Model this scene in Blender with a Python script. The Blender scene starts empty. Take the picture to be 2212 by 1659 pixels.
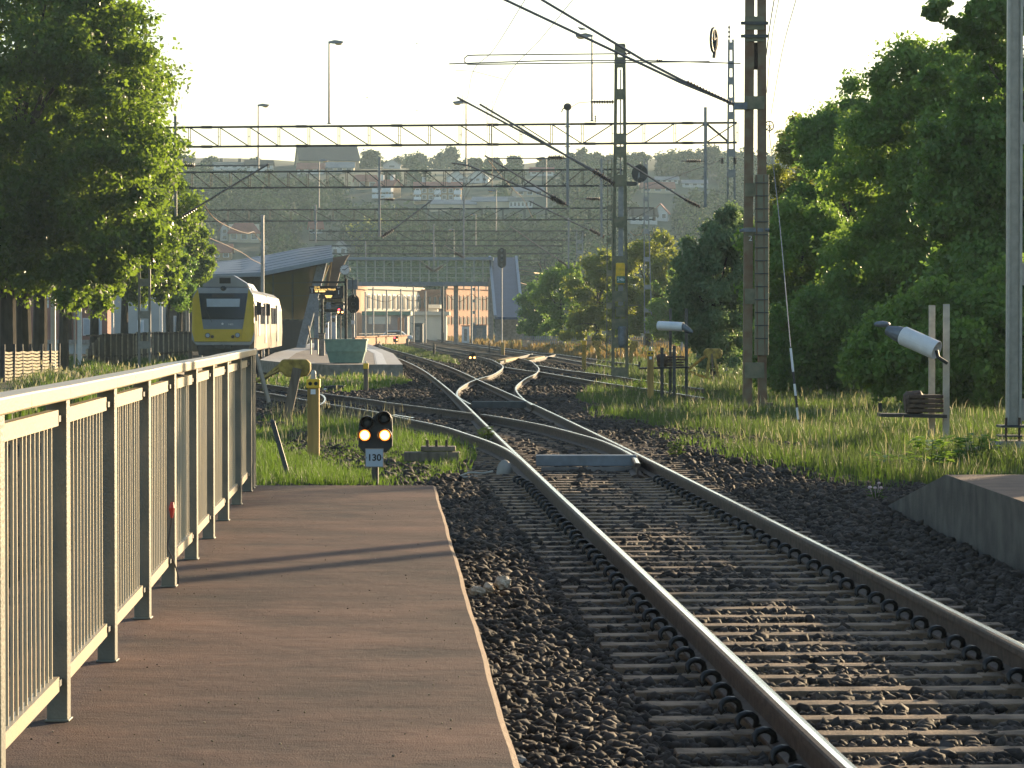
import bpy, math, random
import numpy as np
from mathutils import Vector, Matrix
SC = bpy.context.scene
COL = SC.collection
rnd = random.Random(7)
# ------------------------------------------------------------------ camera model (photo 2212 x 1659 measuring frame)
F, HV, CX, CY, CZ = 6480.3, 700.0, 1106.0, 829.5, 1.6
PITCH = math.atan((CY - HV) / F)
cp, sp = math.cos(PITCH), math.sin(PITCH)
def at(x, y, Y):
    dx, dy = (x - CX) / F, (CY - y) / F
    k = cp + dy * sp
    return Vector((dx / k * Y, Y, CZ + (dy * cp - sp) / k * Y))
def gnd(x, y, z=0.0):
    dy = (CY - y) / F
    k = cp + dy * sp
    return at(x, y, (z - CZ) * k / (dy * cp - sp))
K = 1.15732
def atp(x, y, Y): return at(x / K, y / K, Y)
def gndp(x, y, z=0.0): return gnd(x / K, y / K, z)
V = Vector
# ------------------------------------------------------------------ mesh builder
class MB:
    def __init__(s): s.v, s.f, s.m, s.cur = [], [], [], 0
    def mat(s, i): s.cur = i; return s
    def add(s, vs, fs):
        b = len(s.v)
        s.v += [tuple(v) for v in vs]
        for f in fs:
            s.f.append(tuple(b + i for i in f)); s.m.append(s.cur)
        return s
    def box(s, c, size, rz=0.0, rx=0.0, ry=0.0):
        hx, hy, hz = size[0] / 2, size[1] / 2, size[2] / 2
        M = Matrix.Translation(V(c)) @ Matrix.Rotation(rz, 4, 'Z') @ Matrix.Rotation(ry, 4, 'Y') @ Matrix.Rotation(rx, 4, 'X')
        vs = [M @ V((x, y, z)) for z in (-hz, hz) for x, y in ((-hx, -hy), (hx, -hy), (hx, hy), (-hx, hy))]
        return s.add(vs, [(3, 2, 1, 0), (4, 5, 6, 7), (0, 1, 5, 4), (1, 2, 6, 5), (2, 3, 7, 6), (3, 0, 4, 7)])
    def beam(s, a, b, w, h=None, up=(0, 0, 1)):
        a, b = V(a), V(b); h = h or w
        d = (b - a).normalized(); u = V(up)
        if abs(d.dot(u)) > .98: u = V((0, 1, 0))
        sx = d.cross(u).normalized(); sz = sx.cross(d).normalized()
        vs = []
        for p in (a, b):
            for i, j in ((-1, -1), (1, -1), (1, 1), (-1, 1)): vs.append(p + sx * i * w / 2 + sz * j * h / 2)
        return s.add(vs, [(3, 2, 1, 0), (4, 5, 6, 7), (0, 1, 5, 4), (1, 2, 6, 5), (2, 3, 7, 6), (3, 0, 4, 7)])
    def tube(s, pts, r, n=6, caps=True):
        pts = [V(p) for p in pts]; m = len(pts)
        rr = r if isinstance(r, (list, tuple)) else [r] * m
        up = None; vs = []; fs = []
        for i, p in enumerate(pts):
            d = (pts[min(i + 1, m - 1)] - pts[max(i - 1, 0)])
            d = d.normalized() if d.length > 1e-9 else V((0, 0, 1))
            if up is None: up = V((0, 0, 1)) if abs(d.z) < .9 else V((0, 1, 0))
            a = d.cross(up).normalized(); up = a.cross(d).normalized()
            for k in range(n):
                t = 2 * math.pi * k / n
                vs.append(p + (a * math.cos(t) + up * math.sin(t)) * rr[i])
        for i in range(m - 1):
            for k in range(n):
                k2 = (k + 1) % n
                fs.append((i * n + k, i * n + k2, (i + 1) * n + k2, (i + 1) * n + k))
        if caps:
            fs.append(tuple(range(n - 1, -1, -1))); fs.append(tuple((m - 1) * n + k for k in range(n)))
        return s.add(vs, fs)
    def lathe(s, prof, c, axis=(0, 0, 1), n=16):
        ax = V(axis).normalized(); u = V((0, 0, 1)) if abs(ax.z) < .9 else V((1, 0, 0))
        a = ax.cross(u).normalized(); b = ax.cross(a).normalized(); c = V(c); vs = []; fs = []
        for r, z in prof:
            for k in range(n):
                t = 2 * math.pi * k / n
                vs.append(c + ax * z + (a * math.cos(t) + b * math.sin(t)) * r)
        for i in range(len(prof) - 1):
            for k in range(n):
                k2 = (k + 1) % n
                fs.append((i * n + k, (i + 1) * n + k, (i + 1) * n + k2, i * n + k2))
        fs.append(tuple(range(n))); fs.append(tuple((len(prof) - 1) * n + k for k in range(n - 1, -1, -1)))
        return s.add(vs, fs)
    def prism(s, poly, vec):
        n = len(poly); vec = V(vec); p = [V(q) for q in poly]
        return s.add(p + [q + vec for q in p], [tuple(range(n - 1, -1, -1)), tuple(range(n, 2 * n))] +
                     [(i, (i + 1) % n, n + (i + 1) % n, n + i) for i in range(n)])
    def poly(s, pts): return s.add(pts, [tuple(range(len(pts)))])
    def ell(s, c, r, n=12, m=8):
        vs = []; fs = []
        for i in range(1, m):
            t = math.pi * i / m
            for k in range(n):
                q = 2 * math.pi * k / n
                vs.append((c[0] + r[0] * math.sin(t) * math.cos(q), c[1] + r[1] * math.sin(t) * math.sin(q), c[2] + r[2] * math.cos(t)))
        top, bot = len(vs), len(vs) + 1
        vs += [(c[0], c[1], c[2] + r[2]), (c[0], c[1], c[2] - r[2])]
        for i in range(m - 2):
            for k in range(n):
                k2 = (k + 1) % n
                fs.append((i * n + k, (i + 1) * n + k, (i + 1) * n + k2, i * n + k2))
        for k in range(n):
            fs.append((top, k, (k + 1) % n)); fs.append((bot, (m - 2) * n + (k + 1) % n, (m - 2) * n + k))
        return s.add(vs, fs)
    def build(s, name, mats, parent=None, loc=None, smooth=False, bevel=0.0):
        org = ORG[parent] if parent is not None else V(loc or (0, 0, 0))
        me = bpy.data.meshes.new(name)
        me.from_pydata([(v[0] - org[0], v[1] - org[1], v[2] - org[2]) for v in s.v], [], s.f)
        return finish(name, me, mats, parent, org, smooth, bevel, s.m)
ORG = {}
def finish(name, me, mats, parent=None, org=(0, 0, 0), smooth=False, bevel=0.0, mi=None):
    if not isinstance(mats, (list, tuple)): mats = [mats]
    for m in mats: me.materials.append(m)
    if mi and len(mats) > 1: me.polygons.foreach_set('material_index', mi)
    if smooth: me.polygons.foreach_set('use_smooth', [True] * len(me.polygons))
    me.update()
    o = bpy.data.objects.new(name, me); COL.objects.link(o)
    if parent is not None: o.parent = parent
    else: o.location = org
    ORG[o] = V(org)
    if bevel:
        b = o.modifiers.new('edge', 'BEVEL'); b.width = bevel; b.segments = 2; b.limit_method = 'ANGLE'
    return o
def tag(o, label, cat, group=None, kind=None):
    o['label'] = label; o['category'] = cat
    if group: o['group'] = group
    if kind: o['kind'] = kind
    return o
def struct(o, kind='structure'): o['kind'] = kind; return o
def thing(name, label, cat, loc, group=None, rz=0.0):
    o = bpy.data.objects.new(name, None); COL.objects.link(o)
    o.location = loc; o.rotation_euler = (0, 0, rz); o.empty_display_size = .2
    ORG[o] = V((0, 0, 0)) if rz else V(loc)
    return tag(o, label, cat, group)
KIDS = {}
def copy_tree(o, loc, label=None, parent=None):
    c = o.copy(); COL.objects.link(c)
    if parent is not None: c.parent = parent
    else: c.location = loc
    if label: c['label'] = label
    for ch in list(o.children): copy_tree(ch, None, None, c)
    return c
def raw_mesh(name, vs, quads, mats, parent=None, loc=(0, 0, 0), mi=None, smooth=False):
    """vs (n,3) array, quads (m,k) int array -> one mesh object, fast"""
    org = ORG[parent] if parent is not None else V(loc)
    vs = np.asarray(vs, np.float32) - np.array(org, np.float32)
    quads = np.asarray(quads, np.int32); m, k = quads.shape
    me = bpy.data.meshes.new(name)
    me.vertices.add(len(vs)); me.vertices.foreach_set('co', vs.ravel())
    me.loops.add(m * k); me.loops.foreach_set('vertex_index', quads.ravel())
    me.polygons.add(m); me.polygons.foreach_set('loop_start', np.arange(0, m * k, k, dtype=np.int32))
    me.update(calc_edges=True); me.validate()
    return finish(name, me, mats, parent, org, smooth, 0, mi)
def text_mesh(name, s, size, mat, M, parent, depth=.002, align='CENTER', bold=0.0):
    cu = bpy.data.curves.new('lettering', 'FONT'); cu.body = s; cu.size = size; cu.align_x = align; cu.align_y = 'CENTER'; cu.extrude = depth; cu.offset = bold
    ob = bpy.data.objects.new('lettering_source', cu); COL.objects.link(ob)
    bpy.context.view_layer.update()
    me = bpy.data.meshes.new_from_object(ob.evaluated_get(bpy.context.evaluated_depsgraph_get()))
    bpy.data.objects.remove(ob); me.materials.clear()
    org = ORG[parent]
    me.transform(Matrix.Translation(-org) @ M)
    return finish(name, me, mat, parent, org)
FACE = Matrix.Rotation(math.pi / 2, 4, 'X')          # lettering that faces the camera (towards -Y)
def insulator(mb, a, b, r=.07, n=7):
    a, b = V(a), V(b); L = (b - a).length; prof = [(r * .35, 0)]
    for i in range(n):
        z = L * (i + .2) / n; st = L / n
        prof += [(r * .4, z), (r, z + st * .25), (r * .95, z + st * .4), (r * .4, z + st * .55)]
    prof.append((r * .35, L))
    mb.lathe(prof, a, b - a, 10)
def spline(pts, step=None, n=8):
    pts = [V(p) for p in pts]; out = []
    P = [pts[0] * 2 - pts[1]] + pts + [pts[-1] * 2 - pts[-2]]
    for i in range(1, len(P) - 2):
        p0, p1, p2, p3 = P[i - 1:i + 3]
        for k in range(n):
            t = k / n
            out.append(.5 * ((2 * p1) + (p2 - p0) * t + (2 * p0 - 5 * p1 + 4 * p2 - p3) * t * t + (3 * p1 - p0 - 3 * p2 + p3) * t ** 3))
    out.append(pts[-1]); return out
# ------------------------------------------------------------------ materials
def nodes(m):
    m.use_nodes = True; nt = m.node_tree; nt.nodes.clear(); return nt, nt.nodes.new
def mk(name, col, rough=.6, metal=0.0, var=.18, scale=6.0, bump=0.0, bscale=60.0, col2=None, stretch=None, emit=None, estr=0.0, spec=.5, mixlo=.35, mixhi=.65, detail=6.0):
    m = bpy.data.materials.new(name); nt, N = nodes(m); L = nt.links.new
    out = N('ShaderNodeOutputMaterial'); bs = N('ShaderNodeBsdfPrincipled'); L(bs.outputs[0], out.inputs[0])
    bs.inputs['Roughness'].default_value = rough; bs.inputs['Metallic'].default_value = metal
    bs.inputs['Specular IOR Level'].default_value = spec
    tc = N('ShaderNodeTexCoord'); mp = N('ShaderNodeMapping'); L(tc.outputs['Object'], mp.inputs[0])
    if stretch: mp.inputs['Scale'].default_value = stretch
    no = N('ShaderNodeTexNoise'); no.inputs['Scale'].default_value = scale; no.inputs['Detail'].default_value = detail; L(mp.outputs[0], no.inputs['Vector'])
    rp = N('ShaderNodeMapRange'); rp.inputs[1].default_value = mixlo; rp.inputs[2].default_value = mixhi; L(no.outputs[0], rp.inputs[0])
    mx = N('ShaderNodeMix'); mx.data_type = 'RGBA'; L(rp.outputs[0], mx.inputs[0])
    a = [c * (1 - var) for c in col]; b = list(col2) if col2 else [min(1, c * (1 + var)) for c in col]
    mx.inputs[6].default_value = (*a, 1); mx.inputs[7].default_value = (*b, 1)
    L(mx.outputs[2], bs.inputs['Base Color'])
    if bump:
        n2 = N('ShaderNodeTexNoise'); n2.inputs['Scale'].default_value = bscale; n2.inputs['Detail'].default_value = 5; L(mp.outputs[0], n2.inputs['Vector'])
        bm = N('ShaderNodeBump'); bm.inputs['Strength'].default_value = bump; bm.inputs['Distance'].default_value = .02
        L(n2.outputs[0], bm.inputs['Height']); L(bm.outputs[0], bs.inputs['Normal'])
    if emit:
        bs.inputs['Emission Color'].default_value = (*emit, 1); bs.inputs['Emission Strength'].default_value = estr
    return m
def leafmat(name, dark, light, trans, tw=.45, rough=.5, scale=.35, nw=.4):
    m = bpy.data.materials.new(name); nt, N = nodes(m); L = nt.links.new
    out = N('ShaderNodeOutputMaterial'); geo = N('ShaderNodeNewGeometry'); tc = N('ShaderNodeTexCoord')
    no = N('ShaderNodeTexNoise'); no.inputs['Scale'].default_value = scale; no.inputs['Detail'].default_value = 3; L(tc.outputs['Object'], no.inputs['Vector'])
    ad = N('ShaderNodeMath'); ad.operation = 'MULTIPLY_ADD'; ad.inputs[1].default_value = 1 - nw
    mr = N('ShaderNodeMapRange'); mr.inputs[1].default_value = .35; mr.inputs[2].default_value = .65; mr.inputs[4].default_value = nw; L(no.outputs[0], mr.inputs[0])
    L(geo.outputs['Random Per Island'], ad.inputs[0]); L(mr.outputs[0], ad.inputs[2])
    mx = N('ShaderNodeMix'); mx.data_type = 'RGBA'; L(ad.outputs[0], mx.inputs[0])
    mx.inputs[6].default_value = (*dark, 1); mx.inputs[7].default_value = (*light, 1)
    bs = N('ShaderNodeBsdfPrincipled'); bs.inputs['Roughness'].default_value = rough; bs.inputs['Specular IOR Level'].default_value = .35 if rough < .65 else .04; L(mx.outputs[2], bs.inputs['Base Color'])
    tr = N('ShaderNodeBsdfTranslucent'); tr.inputs[0].default_value = (*trans, 1)
    ms = N('ShaderNodeMixShader'); ms.inputs[0].default_value = tw
    L(bs.outputs[0], ms.inputs[1]); L(tr.outputs[0], ms.inputs[2]); L(ms.outputs[0], out.inputs[0])
    return m
def glassmat(name, col, rough=.05, metal=.0, spec=1.0):
    m = bpy.data.materials.new(name); nt, N = nodes(m); L = nt.links.new
    out = N('ShaderNodeOutputMaterial'); bs = N('ShaderNodeBsdfPrincipled'); L(bs.outputs[0], out.inputs[0])
    bs.inputs['Base Color'].default_value = (*col, 1); bs.inputs['Roughness'].default_value = rough; bs.inputs['Metallic'].default_value = metal
    bs.inputs['Specular IOR Level'].default_value = spec; bs.inputs['IOR'].default_value = 1.6
    return m
M = {}
M['galv'] = mk('painted_galvanised_steel', (.40, .39, .35), .45, .25, .12, 9, .1, 90)
M['cream_steel'] = mk('cream_railing_paint', (.54, .435, .275), .42, .0, .12, 5, .08, 90, col2=(.42, .36, .26))
M['post_steel'] = mk('grey_green_post_paint', (.145, .15, .125), .5, .1, .25, 5, .15, 90, col2=(.20, .18, .135))
M['rust'] = mk('rail_rust', (.075, .05, .038), .72, .2, .3, 14, .3, 120, col2=(.11, .075, .055))
M['railtop'] = mk('polished_rail_head', (.86, .84, .81), .2, 1.0, .15, 3, .02, 40, stretch=(8, .4, 8))
M['sleeper'] = mk('weathered_sleeper', (.17, .112, .07), .85, 0, .4, 7, .5, 60, col2=(.30, .205, .13))
M['clip'] = mk('dark_spring_steel', (.035, .033, .032), .38, .6, .3, 30, .1, 90)
M['stone'] = None
M['mast_green'] = mk('mast_green_paint', (.17, .18, .115), .6, .1, .25, 5, .15, 60, col2=(.22, .20, .13))
M['mast_rust'] = mk('mast_rust_brown', (.27, .15, .085), .7, .1, .35, 4, .2, 60, col2=(.21, .17, .11))
M['mast_grey'] = mk('mast_galvanised_grey', (.26, .265, .27), .5, .3, .15, 5, .1, 60)
M['gantry'] = mk('gantry_weathered_steel', (.055, .047, .043), .65, .2, .2, 5, .1, 60)
M['gantry2'] = mk('gantry_dark_grey_steel', (.042, .045, .048), .65, .2, .2, 5, .1, 60)
M['insul'] = mk('brown_porcelain', (.065, .032, .026), .3, 0, .2, 8)
M['insul_dark'] = mk('dark_insulator', (.045, .04, .042), .35, 0, .2, 8)
M['wire'] = mk('dark_copper_wire', (.09, .08, .075), .5, .5, .2, 3)
M['wire_sunlit'] = mk('sunlit_copper_wire', (.34, .22, .13), .4, .5, .2, 3)  # brighter orange copy of the wire colour, sunshine painted in
M['tube_al'] = mk('cantilever_tube_steel', (.17, .16, .16), .5, .35, .2, 4)
M['white'] = mk('white_paint', (.72, .74, .76), .5, 0, .08, 4, .05, 40)
M['lens'] = mk('sun_orange_lamp_lens', (.75, .52, .26), .3, 0, .1, 8)  # pale orange lens colour stands for sun on the glass
M['yellow'] = mk('yellow_paint', (.74, .46, .03), .5, 0, .18, 6, .1, 60)
M['oldyellow'] = mk('flaking_yellow_paint', (.34, .23, .04), .7, 0, .5, 9, .3, 60, col2=(.42, .30, .06))
M['black'] = mk('matt_black_paint', (.022, .022, .024), .6, 0, .2, 8, .05, 60)
M['darkgrey'] = mk('dark_grey_metal', (.06, .065, .07), .55, .2, .2, 8, .05, 60)
M['bluegrey'] = mk('blue_grey_metal', (.15, .175, .205), .5, .2, .2, 6, .05, 60)
M['concrete'] = mk('stained_concrete', (.26, .24, .215), .85, 0, .22, 4, .3, 50, col2=(.33, .31, .28))
M['darkconcrete'] = mk('dark_weathered_concrete', (.095, .082, .068), .9, 0, .35, 3, .4, 50, col2=(.13, .115, .095))
M['wood'] = mk('grey_weathered_wood', (.15, .12, .09), .85, 0, .35, 10, .4, 40, stretch=(1, 1, .15))
M['wood_or'] = mk('orange_brown_timber', (.37, .235, .07), .75, 0, .3, 9, .3, 40, stretch=(1, 1, .15))
M['bark'] = mk('tree_bark', (.055, .045, .035), .95, 0, .4, 5, .6, 20, stretch=(1, 1, .3))
M['lamp_on'] = mk('lit_signal_lamp', (1, .8, .5), .3, 0, .05, 3, emit=(1.0, .55, .16), estr=3.2)
M['lamp_rim'] = mk('glowing_lamp_rim', (.6, .2, .04), .3, 0, .05, 3, emit=(1.0, .24, .03), estr=1.1)
M['lamp_ring'] = mk('signal_lamp_ring', (.03, .01, .006), .4, 0, .1, 3)
M['red_on'] = mk('lit_red_lamp', (.8, .05, .08), .3, 0, .05, 3, emit=(1.0, .05, .08), estr=3.0)
M['amber_led'] = mk('amber_led_lettering', (.6, .4, .1), .4, 0, .05, 3, emit=(1.0, .62, .18), estr=.9)
M['white_sign'] = mk('white_lettering', (.8, .82, .85), .5, 0, .05, 3)
M['glass_dark'] = glassmat('dark_glass', (.02, .03, .045), .08)
M['glass_pane'] = glassmat('window_pane', (.11, .105, .10), .25, 0, .5)
M['green_plastic'] = mk('grey_green_plastic', (.21, .34, .285), .5, 0, .12, 5, .05, 40)
M['stone_grey'] = mk('pale_stone', (.4, .37, .33), .85, 0, .25, 12, .3, 60)
# ------------------------------------------------------------------ camera, light, air
cam = bpy.data.cameras.new('camera'); co = bpy.data.objects.new('camera', cam); COL.objects.link(co)
cam.sensor_width = 36; cam.lens = 36 * F / 2212; cam.clip_start = .1; cam.clip_end = 6000
co.location = (0, 0, CZ); co.rotation_euler = (math.pi / 2 - PITCH, 0, 0); SC.camera = co
AZ, EL = math.radians(36), math.radians(10.5)
SUN = V((math.sin(AZ) * math.cos(EL), math.cos(AZ) * math.cos(EL), math.sin(EL)))
sl = bpy.data.lights.new('sun', 'SUN'); so = bpy.data.objects.new('sun', sl); COL.objects.link(so)
sl.energy = 5.0; sl.angle = math.radians(.5); sl.color = (1.0, .76, .46)
so.rotation_euler = SUN.to_track_quat('Z', 'Y').to_euler(); so.location = (60, 80, 60)
W = bpy.data.worlds.new('World'); SC.world = W; W.use_nodes = True
nt = W.node_tree; bg = nt.nodes['Background']
sky = nt.nodes.new('ShaderNodeTexSky'); sky.sky_type = 'NISHITA'; sky.sun_disc = False
sky.sun_elevation = EL; sky.sun_rotation = AZ; sky.dust_density = 1.1; sky.air_density = 1.0; sky.ozone_density = 1.4
nt.links.new(sky.outputs[0], bg.inputs[0]); bg.inputs[1].default_value = .108
SC.view_settings.view_transform = 'Standard'; SC.view_settings.look = 'None'; SC.view_settings.exposure = EXPO = 1.36
SC.view_settings.gamma = 1
cy = SC.cycles; cy.use_denoising = True; cy.max_bounces = 6; cy.diffuse_bounces = 3; cy.glossy_bounces = 3; cy.transmission_bounces = 4; cy.volume_bounces = 0
cy.transparent_max_bounces = 8; cy.caustics_reflective = False; cy.caustics_refractive = False; cy.sample_clamp_indirect = 6
# ------------------------------------------------------------------ ground level: the yard dips a little away from the camera
def zt(Y):
    t = min(1, max(0, (Y - 30) / 85)); return -.42 * t * t * (3 - 2 * t)
def gT(x, y, h=0.0):
    Y = 50.0
    for _ in range(60): Y = .5 * Y + .5 * F * (CZ - zt(Y) - h) / (y - HV)
    return at(x, y, Y)
def gTp(x, y, h=0.0): return gT(x / K, y / K, h)
TC = [-3.463633, 3.412033, -1.675636, 0.508748, -0.091446, 0.007238, 36.64452]
def XC(Y):
    if Y < 10: return XC(10) + (Y - 10) * (XC(12) - XC(10)) / 2
    u = math.log(Y / 10); return sum(TC[k] * Y * u ** k for k in range(6)) + TC[6]
GZ = -.22
mg = bpy.data.materials.new('ballast_and_soil'); nt, N = nodes(mg); L = nt.links.new
out = N('ShaderNodeOutputMaterial'); bs = N('ShaderNodeBsdfPrincipled'); L(bs.outputs[0], out.inputs[0]); bs.inputs['Roughness'].default_value = .95; bs.inputs['Specular IOR Level'].default_value = .12
tc = N('ShaderNodeTexCoord'); vo = N('ShaderNodeTexVoronoi'); vo.inputs['Scale'].default_value = 18; L(tc.outputs['Object'], vo.inputs[0])
no = N('ShaderNodeTexNoise'); no.inputs['Scale'].default_value = .6; no.inputs['Detail'].default_value = 8; L(tc.outputs['Object'], no.inputs[0])
mx = N('ShaderNodeMix'); mx.data_type = 'RGBA'; L(no.outputs[0], mx.inputs[0]); mx.inputs[6].default_value = (.012, .010, .009, 1); mx.inputs[7].default_value = (.048, .039, .032, 1)
m2 = N('ShaderNodeMix'); m2.data_type = 'RGBA'; m2.blend_type = 'MULTIPLY'; m2.inputs[0].default_value = .6; L(mx.outputs[2], m2.inputs[6]); L(vo.outputs['Color'], m2.inputs[7]); L(m2.outputs[2], bs.inputs['Base Color'])
bm = N('ShaderNodeBump'); bm.inputs['Strength'].default_value = .9; bm.inputs['Distance'].default_value = .05; L(vo.outputs['Distance'], bm.inputs['Height']); L(bm.outputs[0], bs.inputs['Normal'])
ys = [-40, -5, 5] + [8 + 3 * i for i in range(40)] + [135, 180, 260, 400, 420, 700, 1000, 1500]
vs = []; fs = []
xs = [-700, -120, -40, -12, -4, 0, 4, 12, 40, 120, 700]
for Y in ys:
    for X in xs: vs.append((X, Y, zt(Y) + GZ))
n = len(xs)
for i in range(len(ys) - 1):
    for j in range(n - 1): fs.append((i * n + j, i * n + j + 1, (i + 1) * n + j + 1, (i + 1) * n + j))
g = MB(); g.add(vs, fs); struct(g.build('ground', mg))
# air
hz = MB(); hz.box((0, 600, 60), (1500, 1900, 150)); mh = bpy.data.materials.new('hazy_evening_air'); nt, N = nodes(mh)
out = N('ShaderNodeOutputMaterial'); pv = N('ShaderNodeVolumePrincipled'); nt.links.new(pv.outputs[0], out.inputs['Volume'])
pv.inputs['Color'].default_value = (.62, .84, 1.0, 1); pv.inputs['Density'].default_value = .00021; pv.inputs['Anisotropy'].default_value = .2
struct(hz.build('haze', mh), 'stuff')
# ------------------------------------------------------------------ near platform (structure) and its edge
mp = bpy.data.materials.new('rusty_brown_platform_asphalt'); nt, N = nodes(mp); L = nt.links.new
out = N('ShaderNodeOutputMaterial'); bs = N('ShaderNodeBsdfPrincipled'); L(bs.outputs[0], out.inputs[0]); bs.inputs['Roughness'].default_value = .78; bs.inputs['Specular IOR Level'].default_value = .3
tc = N('ShaderNodeTexCoord'); mpg = N('ShaderNodeMapping'); L(tc.outputs['Object'], mpg.inputs[0]); mpg.inputs['Scale'].default_value = (1.3, 1.7, 1)
n1 = N('ShaderNodeTexNoise'); n1.inputs['Scale'].default_value = 1.0; n1.inputs['Detail'].default_value = 7; n1.inputs['Roughness'].default_value = .62; L(mpg.outputs[0], n1.inputs[0])
n2 = N('ShaderNodeTexNoise'); n2.inputs['Scale'].default_value = 160; n2.inputs['Detail'].default_value = 3; L(tc.outputs['Object'], n2.inputs[0])
vo = N('ShaderNodeTexVoronoi'); vo.inputs['Scale'].default_value = 14; L(tc.outputs['Object'], vo.inputs[0])
rp = N('ShaderNodeMapRange'); rp.inputs[1].default_value = .30; rp.inputs[2].default_value = .70; L(n1.outputs[0], rp.inputs[0])
mx = N('ShaderNodeMix'); mx.data_type = 'RGBA'; L(rp.outputs[0], mx.inputs[0]); mx.inputs[6].default_value = (.050, .028, .021, 1); mx.inputs[7].default_value = (.175, .090, .060, 1)
m2 = N('ShaderNodeMix'); m2.data_type = 'RGBA'; m2.blend_type = 'OVERLAY'; m2.inputs[0].default_value = .55; L(mx.outputs[2], m2.inputs[6]); L(n2.outputs[0], m2.inputs[7])
sk = N('ShaderNodeMapRange'); sk.inputs[1].default_value = .045; sk.inputs[2].default_value = .03; L(vo.outputs['Distance'], sk.inputs[0])
n4 = N('ShaderNodeTexNoise'); n4.inputs['Scale'].default_value = .55; n4.inputs['Detail'].default_value = 9; n4.inputs['Roughness'].default_value = .7; L(tc.outputs['Object'], n4.inputs[0])
r4 = N('ShaderNodeMapRange'); r4.inputs[1].default_value = .42; r4.inputs[2].default_value = .60; r4.inputs[3].default_value = .62; r4.inputs[4].default_value = 1.0; L(n4.outputs[0], r4.inputs[0])
m4 = N('ShaderNodeMix'); m4.data_type = 'RGBA'; m4.blend_type = 'MULTIPLY'; m4.inputs[0].default_value = 1.0; L(m2.outputs[2], m4.inputs[6]); L(r4.outputs[0], m4.inputs[7]); m2 = m4
m3 = N('ShaderNodeMix'); m3.data_type = 'RGBA'; L(sk.outputs[0], m3.inputs[0]); L(m2.outputs[2], m3.inputs[6]); m3.inputs[7].default_value = (.22, .17, .11, 1); L(m3.outputs[2], bs.inputs['Base Color'])
ah = N('ShaderNodeMath'); ah.operation = 'MULTIPLY_ADD'; ah.inputs[1].default_value = .12; L(n2.outputs[0], ah.inputs[0]); L(n1.outputs[0], ah.inputs[2])
bm = N('ShaderNodeBump'); bm.inputs['Strength'].default_value = .75; bm.inputs['Distance'].default_value = .07; L(ah.outputs[0], bm.inputs['Height']); L(bm.outputs[0], bs.inputs['Normal'])
PZ = .33; SL = -.0417
def ex(Y): return .36 + SL * Y          # right edge of the near platform
p = MB(); p.mat(0)
YE = 23.6
A = (-7.0, -3, PZ); 
def edge_x(Y): return ex(Y) + .003 * math.sin(Y * 1.7) + .0015 * math.sin(Y * 5.1)
yy = [-3 + i * (YE + 3) / 80 for i in range(81)]
top = [(edge_x(Y), Y) for Y in yy]
for i in range(80):
    (x0, y0), (x1, y1) = top[i], top[i + 1]
    def lx(Y): return -1.62 + SL * Y + .35
    a, b = lx(y0) - .55, lx(y1) - .55
    p.mat(0).poly([(a, y0, PZ), (x0, y0, PZ), (x1, y1, PZ), (b, y1, PZ)])
    p.mat(1).poly([(x0, y0, PZ), (x0 + .022, y0, PZ - .014), (x1 + .022, y1, PZ - .014), (x1, y1, PZ)])
    p.mat(1).poly([(x0 + .022, y0, PZ - .014), (x0 + .018, y0, PZ - .09), (x1 + .018, y1, PZ - .09), (x1 + .022, y1, PZ - .014)])
    p.mat(1).poly([(x0 + .018, y0, PZ - .09), (x0 - .12, y0, PZ - .09), (x1 - .12, y1, PZ - .09), (x1 + .018, y1, PZ - .09)])
    p.mat(2).poly([(x0 - .12, y0, PZ - .09), (x0 - .12, y0, -.6), (x1 - .12, y1, -.6), (x1 - .12, y1, PZ - .09)])
xe = edge_x(YE); le = -1.62 + SL * YE + .35 - .55
p.mat(2).poly([(le, YE, PZ), (xe, YE, PZ), (xe, YE, -.6), (le, YE, -.6)])
M['edge'] = mk('worn_timber_edge', (.30, .185, .10), .75, 0, .35, 14, .6, 50, col2=(.20, .12, .07))
struct(p.build('platform', [mp, M['edge'], M['darkconcrete']]))
# right-hand platform end with its ramp
q = MB(); x0 = 3.66; YE2 = 25.3
q.mat(0).poly([(x0 - .01 * 2, 2, PZ), (x0 + 6, 2, PZ), (x0 + 6, YE2, PZ), (x0, YE2, PZ)])
q.poly([(x0, YE2, PZ), (x0 + 6, YE2, PZ), (x0 + 6, 29.6, GZ), (x0, 29.6, GZ)])
q.mat(1).poly([(x0 - .02, 2, PZ), (x0, YE2, PZ), (x0, YE2, -.6), (x0 - .02, 2, -.6)])
q.poly([(x0, YE2, PZ), (x0, 29.6, GZ), (x0, 29.6, -.6), (x0, YE2, -.6)])
M['plat2'] = mk('brown_asphalt_end', (.15, .09, .06), .85, 0, .22, 4, .4, 70)
o = q.build('opposite_platform', [M['plat2'], M['darkconcrete']]); struct(o)
# ------------------------------------------------------------------ railing along the near platform
def rx(Y): return -1.419 - .0422 * (Y - 9.59)       # right face of posts
RB = thing('railing', 'long pale metal platform railing with vertical bars along the left edge', 'railing', (rx(9.6), 9.6, PZ))
PY = [6.29, 7.94, 9.59, 11.28, 12.92, 14.49, 16.17, 17.75, 19.38, 21.1, 22.75, 23.16, 23.42]
for Y in PY:
    m = MB(); m.box((rx(Y) - .033, Y, PZ + .505), (.066, .075, 1.05)); m.box((rx(Y) - .033, Y, PZ + .004), (.078, .088, .008))
    po = m.build('post', M['post_steel'], RB, bevel=.003)
    for z in (.128, .972):
        m = MB(); m.lathe([(.011, 0), (.011, .006), (.006, .009)], (rx(Y) - .033, Y - .037, PZ + z), (0, -1, 0), 6); m.build('bolt', M['galv'], po)
def wob(Y): return .008 * math.sin(Y * .9 + 1) + .005 * math.sin(Y * 2.3)
m = MB()
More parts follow.
